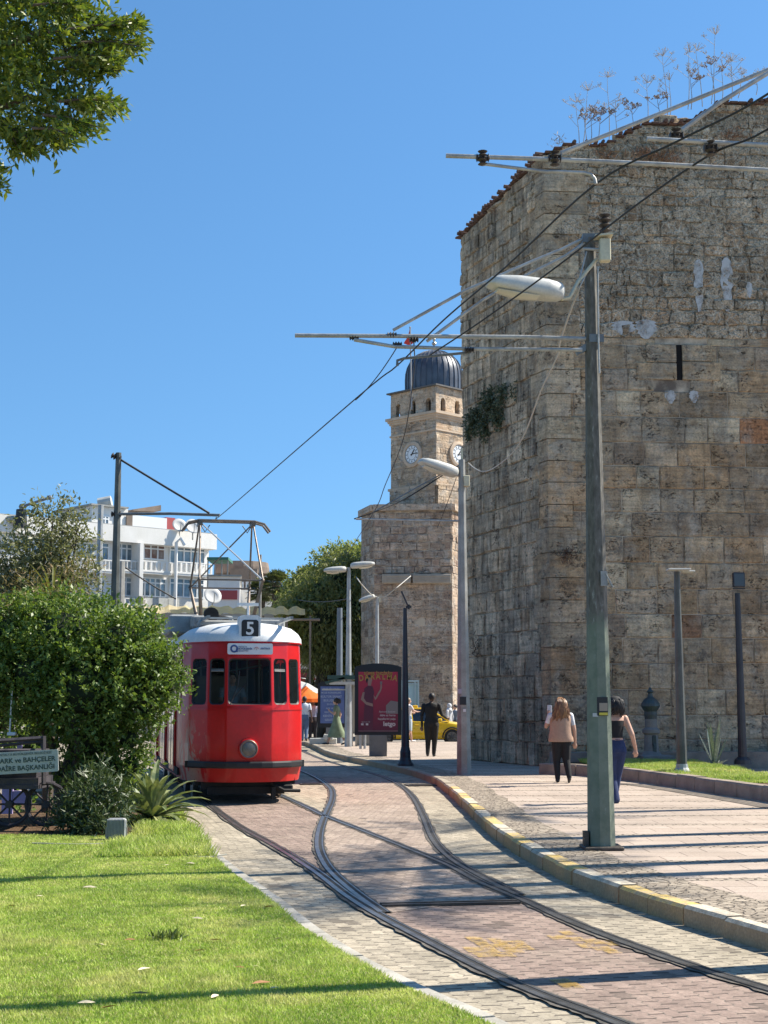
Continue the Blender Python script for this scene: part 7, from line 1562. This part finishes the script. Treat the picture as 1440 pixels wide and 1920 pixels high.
mb.build('fluting', m_fst, t); mb = MB(); mb.lathe((q.x, q.y, 0), [(.13, FZ(1352)), (.15, FZ(1340)), (.145, FZ(1334)), (.22, FZ(1324)), (.21, FZ(1319)), (.15, FZ(1312)), (.06, FZ(1306)), (.05, FZ(1300)), (.085, FZ(1297)), (.04, FZ(1293)), (.03, FZ(1290)), (0, FZ(1288))], 20); mb.build('bronze_cap', m_brz, t)
mb = MB(); mb.tube([(q.x + .03, q.y - .16, FZ(1395)), (q.x + .03, q.y - .24, FZ(1396)), (q.x + .03, q.y - .25, FZ(1401))], .022, 6); mb.bbox((q.x + .04, q.y - .15, FZ(1396)), (.10, .05, .42), .015); mb.build('spout', m_brz, t)
q = P(1035, 1335, 33.9); mb = MB(); a = P(1024, 1318, ZC - .1); mb.bbox((a.x, 34.42, a.z), (.2, .05, .24), .01); label(mb.build('wall_notice', m_lamp), 'small white notice plate on the fortress wall behind the long haired woman', 'notice') if False else None
# low white wall pieces / kerb furniture by the stop
mb = MB(); q = P(606, 1384, 53.5); mb.bbox((q.x, 53.5, .25), (1.0, .35, .22), .02); mb.bbox((q.x + .2, 53.3, .4), (.35, .3, .2), .02); label(mb.build('stone_bench', m_lamp), 'low pale stone block lying behind the kerb end beside the blue panel', 'bench')

# ================================================================== TAXI
m_taxi = paint('taxi_yellow', (.78, .50, .01), (.70, .44, .008), 1.5, .22, .02, coat=.5); m_cgl = plain('car_glass', (.012, .014, .016), .06, spec=.9); m_tyre = plain('tyre', (.012, .012, .012), .8); m_rim = paint('rim', (.16, .16, .16), (.10, .10, .10), 6, .4, .1, metal=.7)
YX = 58.5; q = P(785, 1315, YX); cx0 = q.x; t = thing('taxi', 'bright yellow taxi parked side on in front of the bastion', 'taxi', (cx0, YX, 0.0))
def carbody(t, L, W, cx0, cy0, mt, seg):
    mb = MB(); rings = []
    for (x, zb, zs, zt, wf) in seg:
        y = W / 2 * wf; pr = [(-y * .92, zb), (-y, zb + .12), (-y * 1.0, zs - .12), (-y * .95, zs), (-y * .7, zt), (y * .7, zt), (y * .95, zs), (y, zs - .12), (y, zb + .12), (y * .92, zb)]
        rings.append([mb.vert((cx0 + x, cy0 + yy, z)) for yy, z in pr])
    for a, b in zip(rings, rings[1:]):
        for k in range(10): mb.face((a[k], a[(k + 1) % 10], b[(k + 1) % 10], b[k]))
    mb.face(rings[0]); mb.face(rings[-1][::-1]); return mb.build('body', mt, t, auto=32)
seg = [(-2.15, .36, .72, .78, .80), (-2.05, .28, .86, .92, .93), (-1.6, .24, .92, .99, 1), (-1.0, .22, .92, .98, 1), (0, .22, .90, .94, 1), (.75, .22, .88, .93, 1), (1.15, .23, .85, .93, 1), (1.7, .25, .76, .84, .97), (2.0, .28, .66, .72, .90), (2.15, .34, .55, .60, .76)]
carbody(t, 4.3, 1.76, cx0, YX, m_taxi, seg)
mb = MB(); gs = [(-1.62, .90, .93, .86), (-1.15, .90, 1.28, .84), (-.55, .9, 1.41, .84), (.1, .9, 1.40, .84), (.55, .9, 1.28, .84), (1.18, .88, .92, .84)]; rings = []
for x, z0, z1, wf in gs: y = .88 * wf; rings.append([mb.vert((cx0 + x, YX + yy, z)) for yy, z in ((-y * 1.06, z0), (-y * .80, z1), (y * .80, z1), (y * 1.06, z0))])
for a, b in zip(rings, rings[1:]):
    for k in range(4): mb.face((a[k], a[(k + 1) % 4], b[(k + 1) % 4], b[k]))
mb.face(rings[0]); mb.face(rings[-1]); mb.build('windows', m_cgl, t, auto=25)
mb = MB()
for sy in (-1, 1):
    yr, yb = YX + sy * .88 * .84 * .80, YX + sy * .88 * .84 * 1.07
    rp = [(-1.62, .93, yb), (-1.15, 1.29, yr), (-.55, 1.42, yr), (.1, 1.41, yr), (.55, 1.29, yr), (1.18, .93, yb)]; mb.tube([(cx0 + x, y, z) for x, z, y in rp], .035, 6)
    mb.tube([(cx0 - .28, yb, .92), (cx0 - .32, yr, 1.41)], .035, 5)
mb.bbox((cx0 - .2, YX, 1.425), (1.1, 1.1, .03), .012); mb.build('roof', m_taxi, t)
mb = MB(); mb.bbox((cx0 - .15, YX, 1.49), (.2, .5, .11), .02); mb.build('roof_sign', m_taxi, t)
for x in (-1.32, 1.30):
    for sy in (-1, 1):
        c = Vector((cx0 + x, YX + sy * .80, .30)); mb = MB(); n_ = 24; mb.tube([c - Vector((0, .10, 0)), c + Vector((0, .10, 0))], .31, n_); w_ = mb.build('wheel', m_tyre, t, auto=40); mb = MB(); mb.tube([c + Vector((0, sy * .085, 0)), c + Vector((0, sy * .106, 0))], .21, 20)
        for k in range(7): a = k * 2 * math.pi / 7; mb.tube([c + Vector((0, sy * .112, 0)), c + Vector((math.cos(a) * .19, sy * .11, math.sin(a) * .19))], .018, 4)
        mb.build('rim', m_rim, w_)
        mb = MB(); mb.tube([(c.x + math.cos(a) * .37, YX + sy * .89, .30 + math.sin(a) * .37) for a in [R(v) for v in range(-10, 191, 15)]], .03, 6); mb.build('wheel_arch', m_tyre, t)
for x in (-.30, .68, -1.22): mb = MB(); mb.box((cx0 + x, YX - .884, .62), (.012, .006, .56)); mb.build('door_gap', m_tyre, t)
for x in (-.10, -.95): mb = MB(); mb.bbox((cx0 + x, YX - .90, .78), (.18, .03, .035), .01); mb.build('door_handle', m_taxi, t)
mb = MB(); mb.bbox((cx0 + .82, YX - .98, .97), (.16, .14, .12), .03); mb.build('wing_mirror', m_taxi, t)
mb = MB(); mb.bbox((cx0 + 1.98, YX - .66, .63), (.26, .2, .12), .03); mb.build('headlight', m_lamp, t); mb = MB(); mb.bbox((cx0 - 2.06, YX - .7, .80), (.14, .25, .16), .03); mb.build('tail_light', m_sr, t)

# ================================================================== PEOPLE
m_skin = paint('skin', (.52, .31, .22), (.46, .26, .18), 8, .55, .05); m_skin2 = paint('skin_dark', (.13, .075, .05), (.10, .055, .04), 8, .5, .05)
m_shoeb = plain('shoe_black', (.015, .015, .016), .6); m_shoew = plain('shoe_white', (.70, .68, .64), .6); m_eye = plain('eye', (.02, .015, .012), .3)
def cloth(n, a, b=None, r=.85): return paint(n, a, b or tuple(x * .7 for x in a), 5, r, .5, bs=30)
def person(lab, loc, rz, H, mats, legs, arms, bulk=1.0, hip=1.0, lean=0.0, sleeve='short', shorts=False, flare=0.0, vox=.011, group=None, head_yaw=0.0, head_tilt=0.0, extra=None, skirt=None):
    """local frame: x right, y forward, z up, unit = body height. mats: skin, top, bottom, shoe, hair"""
    S = H; t = thing('person', lab, 'person', loc, rz, group); prim = []   # (tag, p0, p1, r0, r1)
    V = lambda x, y, z: Vector((x, y, z)) * S
    sk, tp_, bt, shm, hr = 0, 1, 2, 3, 4
    LY = lambda z: lean * (z - .5)
    mb = MB()
    def seg(tag, a, b, r0, r1, n=10): a, b = V(*a), V(*b); mb.tube([a, a.lerp(b, .5), b], [r0 * S, (r0 + r1) / 2 * S, r1 * S], n); mb.ball(a, r0 * S, n); mb.ball(b, r1 * S, n); prim.append((tag, a, b, r0 * S, r1 * S))
    # torso as one loft
    st = [(.475, .072, .058, bt), (.51, .094 * hip, .068, bt), (.56, .088 * hip, .064, bt), (.61, .077 * bulk, .056, tp_), (.67, .080 * bulk, .058, tp_), (.73, .092 * bulk, .064, tp_), (.78, .100 * bulk, .062, tp_), (.815, .092 * bulk, .05, tp_), (.84, .048, .04, tp_)]
    rings = []; N_ = 20
    for z, rx, ry, tag in st:
        rings.append([mb.vert(V(math.cos(a * 2 * math.pi / N_) * rx, LY(z) + math.sin(a * 2 * math.pi / N_) * ry * bulk ** .5, z)) for a in range(N_)])
    for a, b in zip(rings, rings[1:]):
        for k in range(N_): mb.face((a[k], a[(k + 1) % N_], b[(k + 1) % N_], b[k]))
    mb.face(rings[0][::-1]); mb.face(rings[-1])
    for k_, (z, rx, ry, tag) in enumerate(st[:-1]): prim.append((tag, V(-rx * .35, LY(z), z), V(rx * .35, LY(z), z), ry * .8 * S, ry * .8 * S))
    hy = LY(.9); hz = .925; seg(sk, (0, LY(.83), .83), (0, hy, .875), .033, .030)
    hx = head_tilt
    Mh = Matrix.Rotation(head_yaw, 3, 'Z')
    hc = V(hx, hy + .005, hz)
    mb.ball(hc, (.046 * S, .056 * S, .066 * S), 18, M=Mh); mb.ball(hc + Mh @ V(0, .018, -.028), (.034 * S, .038 * S, .036 * S), 12, M=Mh)
    mb.ball(hc + Mh @ V(0, .060, -.012), (.008 * S, .012 * S, .014 * S), 8, M=Mh)                                # nose
    for sx in (-1, 1): mb.ball(hc + Mh @ V(sx * .046, .0, -.008), (.006 * S, .012 * S, .018 * S), 8, M=Mh)        # ears
    mb.ball(hc + Mh @ V(0, .050, -.038), (.014 * S, .008 * S, .005 * S), 8, M=Mh)                                # lips
    prim.append((sk, hc, hc + Mh @ V(0, .02, -.03), .05 * S, .04 * S))
    # legs: list of (hip, knee, ankle, footdir)
    for (h, k, an, fd) in legs:
        seg(bt, h, k, .060 * hip, .044 * hip ** .5); seg(sk if shorts else bt, k, an, .042 * hip ** .5, (.031 if not shorts else .024) + flare); 
        if flare: seg(bt, (an[0], an[1], an[2]), (an[0], an[1], .035), .026 + flare, .036 + flare)
        f = Vector((fd[0], fd[1], 0)).normalized(); a = V(*an); hl = Vector((an[0], an[1], 0)) ; hl.z = max(.0, an[2] - .045)
        p0 = (hl.x - f.x * .012, hl.y - f.y * .012, hl.z + .022); p1 = (hl.x + f.x * .10, hl.y + f.y * .10, hl.z + .014 if fd[2] == 0 else hl.z + .014 - fd[2])
        seg(shm, p0, p1, .024, .017, 10); seg(shm if not shorts else sk, an, p0, .024, .023)
    for (s_, e, w_, hd, curl) in arms:
        seg(tp_ if sleeve != 'none' else sk, s_, e, .034 * bulk ** .6, .026); seg(tp_ if sleeve == 'long' else sk, e, w_, .025, .017)
        w = Vector(w_); d = Vector(hd).normalized(); sd = d.cross(Vector((0, 1, 0.01))).normalized(); up_ = sd.cross(d)
        seg(sk, tuple(w), tuple(w + d * .036), .015, .019, 8)
        for q in range(4):
            b0 = w + d * .042 + sd * (.0135 * (q - 1.5)); l = (.019, .022, .0205, .016)[q]; m1 = b0 + (d + up_ * curl * .4) * l; e1 = m1 + (d + up_ * curl).normalized() * l * .85; seg(sk, tuple(b0), tuple(m1), .0062, .0056, 6); seg(sk, tuple(m1), tuple(e1), .0056, .0048, 6)
        tb = w + d * .014 - sd * .016; te = tb + (d * .7 - sd * .7).normalized() * .022; seg(sk, tuple(tb), tuple(te), .0068, .006, 6); te2 = te + (d + up_ * curl * .5).normalized() * .016; seg(sk, tuple(te), tuple(te2), .006, .005, 6)
    me = mb.mesh('body_src', [mats[0]]); src = bpy.data.objects.new('src', me); COL.objects.link(src)
    rm = src.modifiers.new('r', 'REMESH'); rm.mode = 'VOXEL'; rm.voxel_size = vox; sm = src.modifiers.new('s', 'SMOOTH'); sm.factor = .5; sm.iterations = 2
    bpy.context.view_layer.update(); out = bpy.data.meshes.new_from_object(src.evaluated_get(bpy.context.evaluated_depsgraph_get())); bpy.data.objects.remove(src)
    out.name = 'body'; out.materials.clear()
    for m_ in mats[:4]: out.materials.append(m_)
    n = len(out.polygons); c = np.empty(n * 3, np.float32); out.polygons.foreach_get('center', c); c = c.reshape(-1, 3); best = np.full(n, 1e9); idx = np.zeros(n, np.int32)
    for tag, a, b, r0, r1 in prim:
        a_, b_ = np.array(a), np.array(b); ab = b_ - a_; L2 = max(1e-9, ab @ ab); tt = np.clip((c - a_) @ ab / L2, 0, 1); d = np.linalg.norm(c - (a_ + tt[:, None] * ab), axis=1) - (r0 + (r1 - r0) * tt); k = d < best; best[k] = d[k]; idx[k] = tag
    if sleeve == 'short':
        for (s_, e, w_, hd, curl) in arms:
            a_, b_ = np.array(V(*s_)), np.array(V(*e)); ab = b_ - a_; tt = (c - a_) @ ab / (ab @ ab); d = np.linalg.norm(c - (a_ + np.clip(tt, 0, 1)[:, None] * ab), axis=1); idx[(tt > .68) & (d < .05 * S) & (idx == tp_)] = sk
    if extra == 'jacket': idx[(idx == bt) & (c[:, 2] > .475 * S)] = tp_
    if extra == 'crop': idx[(idx == tp_) & (c[:, 2] < .615 * S)] = sk; idx[(idx == tp_) & (c[:, 2] > .775 * S)] = sk; idx[(idx == tp_) & (c[:, 2] > .70 * S) & (np.abs(c[:, 0]) > .075 * S)] = sk
    out.polygons.foreach_set('material_index', idx); out.polygons.foreach_set('use_smooth', [True] * n); out.update(); link('body', out, t, local=True)
    # eyes
    for sx in (-1, 1): e_ = MB(); e_.ball(hc + Mh @ V(sx * .018, .0505, .0), (.0065 * S, .004 * S, .0045 * S), 8, M=Mh); e_.build('eye', m_eye, t, local=True)
    return t, S, hc, Mh
def hair_short(t, S, hc, Mh, mt, cap=False):
    mb = MB(); mb.ball(hc + Mh @ Vector((0, -.010 * S, .012 * S)), (.052 * S, .060 * S, .062 * S), 18, M=Mh @ Matrix.Rotation(R(18), 3, 'X'))
    o = mb.build('hair', mt, t, smooth=True, local=True)
    return o
def hair_long(t, S, hc, Mh, mts, length, wid, n=80, wav=.012, fz=0):
    for gi, mt in enumerate(mts):
        mb = MB()
        if gi == 0: mb.ball(hc + Mh @ Vector((0, -.008 * S, .012 * S)), (.056 * S, .062 * S, .064 * S), 16, M=Mh)
        for k in range(n // len(mts)):
            a = random.uniform(math.pi * 1.02, math.pi * 1.98); r0 = .05 * S; p = hc + Mh @ Vector((math.cos(a) * r0, math.sin(a) * r0 * 1.1, .03 * S + random.uniform(-.01, .03) * S)); pts = [hc + Mh @ Vector((math.cos(a) * r0 * .3, math.sin(a) * r0 * .3, .072 * S)), p]; L = length * S * random.uniform(.75, 1.05); ph = random.uniform(0, 6.28); spread = random.uniform(-1, 1)
            for i in range(1, 9):
                f = i / 8; pts.append(p + Mh @ Vector((math.cos(a) * wid * S * f * .6 + spread * wid * .35 * S * f + wav * S * math.sin(ph + f * 9), -(.02 + .02 * math.sin(math.pi * f)) * S * (1 if True else 0) - abs(math.sin(a)) * .012 * S, -L * f)))
            mb.tube(pts, [.009 * S] * 2 + [.010 * S * (1 - .07 * i) for i in range(8)], 5)
        mb.build('hair', mt, t, smooth=True, local=True)
# woman with long curly hair and beige vest
q = G(1053, 1468, SW); H1 = 1.63
mt = [m_skin, cloth('tshirt_white', (.72, .72, .74)), cloth('trousers_black', (.012, .012, .014)), m_shoeb]
t, S, hc, Mh = person('woman seen from behind with long curly brown hair and beige vest, walking by the fortress', (q.x, q.y, SW), 0, H1, mt,
    legs=[((-.045, 0, .49), (-.050, .03, .27), (-.048, -.02, .052), (0, 1, 0)), ((.050, 0, .49), (.062, .01, .27), (.082, -.07, .075), (.1, 1, .03))],
    arms=[((-.118, 0, .785), (-.168, .04, .66), (-.125, .15, .80), (.1, .2, 1), .6), ((.118, 0, .785), (.158, -.01, .62), (.172, .03, .475), (0, .1, -1), .5)], bulk=1.28, hip=1.22, head_yaw=.1)
mb = MB(); N_ = 24; rings = []
for z, rx, ry in ((.488, .150, .098), (.52, .147, .102), (.60, .132, .095), (.68, .128, .092), (.75, .132, .092), (.80, .118, .074), (.825, .07, .06)):
    rings.append([mb.vert(Vector((math.cos(a * 2 * math.pi / N_) * rx * (1 + .02 * math.sin(a * 2.7 + z * 30)), math.sin(a * 2 * math.pi / N_) * ry, z)) * S) for a in range(N_)])
for a, b in zip(rings, rings[1:]):
    for k in range(N_): mb.face((a[k], a[(k + 1) % N_], b[(k + 1) % N_], b[k]))
inn = [mb.vert(Vector(mb.v[i]) * .97 + Vector((0, 0, .01))) for i in rings[0]]
for k in range(N_): mb.face((rings[0][k], inn[k], inn[(k + 1) % N_], rings[0][(k + 1) % N_]))
mb.build('vest', cloth('vest_beige', (.42, .27, .19), (.37, .235, .165)), t, smooth=True, local=True)
hair_long(t, S, hc, Mh, [plain('hair_brown', (.13, .06, .03), .45), plain('hair_gold', (.30, .16, .07), .45), plain('hair_chestnut', (.19, .09, .045), .45)], .24, .07, 120)
o = MB(); o.bbox((-.112 * S, .155 * S, .865 * S), (.085, .014, .15), .006); ph = o.build('phone', plain('phone_white', (.6, .6, .62), .4), None); ph.data.transform(PM[t.name]); label(ph, 'white phone held up in front of the long haired woman', 'phone')
# woman with black cap behind the near pole
q = G(1159, 1506, SW); H2 = 1.62
mt = [m_skin, cloth('halter_black', (.012, .011, .013)), cloth('trousers_navy', (.022, .038, .11), (.015, .025, .075)), m_shoew]
t, S, hc, Mh = person('woman in black cap, black cropped top and navy flared trousers walking behind the nearest pole', (q.x - .02, q.y, SW), R(12), H2, mt,
    legs=[((-.042, 0, .50), (-.040, .03, .28), (-.02, .0, .052), (0, 1, 0)), ((.046, 0, .50), (.036, .06, .28), (.000, .10, .052), (0, 1, 0))],
    arms=[((-.100, 0, .80), (-.125, .03, .65), (-.10, .10, .52), (0, .3, -1), .5), ((.100, 0, .80), (.150, -.045, .645), (.205, .01, .505), (.1, .1, -1), .5)], bulk=.92, hip=1.08, sleeve='none', flare=.016, extra='crop', head_yaw=.15)
mhb = plain('hair_black', (.010, .008, .008), .6); hair_long(t, S, hc, Mh, [mhb], .135, .03, 70, .008)
mb = MB(); cM = Mh @ Matrix.Rotation(R(8), 3, 'X'); mb.lathe(hc + Vector((0, 0, .016 * S)), [(.069 * S, -.010 * S), (.070 * S, .014 * S), (.064 * S, .044 * S), (.042 * S, .066 * S), (0, .073 * S)], 18, M=cM); c = hc + Mh @ Vector((0, .078 * S, .008 * S)); mb.ball(c, (.042 * S, .040 * S, .007 * S), 12, M=cM); mb.build('cap', plain('cap_black', (.012, .012, .013), .8), t, smooth=True, local=True)
mb = MB(); mb.tube([Vector((-.09, -.005, .60)) * S, Vector((0, -.066, .603)) * S, Vector((.09, -.005, .60)) * S], .006, 6); mb.build('waistband', mt[2], t, local=True)
# man in black
q = G(809, 1419, SW); mt = [m_skin2, cloth('jacket_black', (.012, .012, .012), (.018, .018, .017)), cloth('trousers_black', (.014, .014, .013)), m_shoeb]
t, S, hc, Mh = person('tall man in black jacket and black trousers walking away towards the taxi', (q.x, q.y, SW), R(-6), 1.80, mt,
    legs=[((-.050, 0, .50), (-.054, .015, .27), (-.058, -.03, .055), (0, 1, 0)), ((.050, 0, .50), (.048, .04, .27), (.035, .03, .052), (.1, 1, 0))],
    arms=[((-.118, 0, .80), (-.150, -.02, .63), (-.150, .03, .475), (0, .1, -1), .5), ((.118, 0, .80), (.165, .0, .655), (.235, .10, .60), (.8, .8, .1), .6)], bulk=1.18, hip=1.25, sleeve='long', extra='jacket', head_tilt=.012, head_yaw=-.2, lean=-.02)
hair_short(t, S, hc, Mh, mhb)
# woman in green dress by the pole
q = G(631, 1398, SW); mt = [m_skin, cloth('dress_green', (.20, .24, .15), (.15, .18, .11)), cloth('dress_green_low', (.21, .26, .16), (.15, .19, .11)), m_shoeb]
t, S, hc, Mh = person('woman in a long green dress striding left beside the two headed lamp', (q.x, q.y, SW), R(78), 1.68, mt,
    legs=[((-.04, 0, .49), (-.04, .10, .28), (-.03, .19, .07), (0, 1, 0)), ((.04, 0, .49), (.04, -.06, .27), (.04, -.20, .09), (0, 1, .03))],
    arms=[((-.10, 0, .80), (-.13, .02, .66), (-.08, .13, .72), (.1, .6, .8), .6), ((.10, 0, .80), (.13, -.05, .65), (.11, -.02, .50), (0, .1, -1), .4)], shorts=True, vox=.013, lean=.03)
mb = MB(); rings = []
for z, rx, ry, cy in ((.60, .082, .066, 0), (.52, .10, .085, 0), (.40, .105, .12, .0), (.28, .11, .17, .0), (.17, .115, .205, -.01)): rings.append([mb.vert(Vector((math.cos(a * 2 * math.pi / 20) * rx, cy + math.sin(a * 2 * math.pi / 20) * ry * (1 + .05 * math.sin(a * 3)), z)) * S) for a in range(20)])
for a, b in zip(rings, rings[1:]):
    for k in range(20): mb.face((a[k], a[(k + 1) % 20], b[(k + 1) % 20], b[k]))
mb.build('skirt', mt[2], t, smooth=True, local=True); hair_long(t, S, hc, Mh, [plain('hair_darkbrown', (.03, .02, .015), .4)], .08, .02, 40, .004)
# two men beyond the tram end
stand = [((-.045, 0, .49), (-.048, .02, .27), (-.05, .0, .052), (0, 1, 0)), ((.045, 0, .49), (.055, .05, .27), (.06, .05, .052), (0, 1, 0))]
walk = [((-.045, 0, .49), (-.045, .06, .27), (-.045, .10, .052), (0, 1, 0)), ((.045, 0, .49), (.05, .01, .27), (.05, -.10, .08), (0, 1, .03))]
armsd = [((-.11, 0, .80), (-.14, -.02, .64), (-.15, .03, .49), (0, .1, -1), .5), ((.11, 0, .80), (.145, -.03, .64), (.165, -.0, .49), (.1, .1, -1), .5)]
q = P(571, 1315, 57); t, S, hc, Mh = person('man in loose white shirt and blue jeans walking away just right of the tram', (q.x, 57, SW), 0, 1.76, [m_skin2, cloth('shirt_white', (.62, .66, .72), (.50, .53, .58)), cloth('jeans_blue', (.06, .10, .18), (.10, .15, .24)), m_shoeb], walk, armsd, bulk=1.2, vox=.014); hair_short(t, S, hc, Mh, mhb)
q = P(587, 1315, 58.5); t, S, hc, Mh = person('man in pale blue shirt and dark trousers under the orange parasol', (q.x, 58.5, .0), R(180), 1.82, [m_skin2, cloth('shirt_paleblue', (.30, .36, .52), (.24, .29, .42)), cloth('trousers_dark', (.02, .02, .025)), m_shoeb], stand, armsd, bulk=1.15, vox=.014); hair_short(t, S, hc, Mh, mhb)
q = P(772, 1315, 56); t, S, hc, Mh = person('person in white top and pale blue shorts half hidden by the black lamp pole', (q.x - .12, 56, SW), R(-60), 1.70, [m_skin, cloth('top_white', (.62, .58, .58)), cloth('shorts_paleblue', (.50, .58, .62), (.42, .50, .54)), m_shoew], walk, [((-.10, 0, .80), (-.13, .05, .70), (-.10, .16, .66), (.1, 1, 0), .5), ((.10, 0, .80), (.13, .05, .70), (.11, .16, .68), (0, 1, 0), .5)], shorts=True, vox=.014); hair_short(t, S, hc, Mh, plain('hair_sand', (.22, .15, .09), .5))
q = P(842, 1315, 61.5); t, S, hc, Mh = person('person in white headscarf and white coat standing beyond the taxi bonnet', (q.x, 61.5, 0), R(60), 1.62, [m_skin, cloth('coat_white', (.64, .64, .66)), cloth('coat_low', (.5, .5, .52)), m_shoeb], stand, armsd, bulk=1.1, sleeve='long', vox=.016)
mb = MB(); mb.ball(hc + Vector((0, -.012 * S, .008 * S)), (.060 * S, .064 * S, .070 * S), 14); mb.lathe(hc - Vector((0, .01 * S, .14 * S)), [(.10 * S, 0), (.075 * S, .05 * S), (.05 * S, .10 * S)], 14); mb.build('headscarf', cloth('scarf_white', (.68, .68, .70)), t, smooth=True, local=True)
q = P(853, 1315, 62); t, S, hc, Mh = person('dark haired person in grey blue top beyond the front of the taxi', (q.x, 62, 0), R(120), 1.58, [m_skin, cloth('top_greyblue', (.16, .20, .26)), cloth('trousers_grey', (.08, .08, .09)), m_shoeb], stand, armsd, vox=.016); hair_short(t, S, hc, Mh, mhb)
# tram driver behind the windscreen
c = TR0 + (Matrix.Rotation(trz, 3, 'Z') @ Vector((.18, -1.05, 0)))
t, S, hc, Mh = person('tram driver in pale shirt sitting behind the windscreen of the red tram', (c.x, c.y, .66), trz, 1.55, [m_skin, cloth('shirt_driver', (.40, .42, .44)), cloth('trousers_driver', (.03, .03, .04)), m_shoeb], [((-.05, 0, .49), (-.05, .16, .47), (-.05, .17, .27), (0, 1, 0)), ((.05, 0, .49), (.05, .16, .47), (.05, .17, .27), (0, 1, 0))], [((-.11, 0, .80), (-.14, .08, .66), (-.10, .22, .66), (0, 1, 0), .6), ((.11, 0, .80), (.14, .08, .66), (.10, .22, .66), (0, 1, 0), .6)], sleeve='short', vox=.014); hair_short(t, S, hc, Mh, mhb)
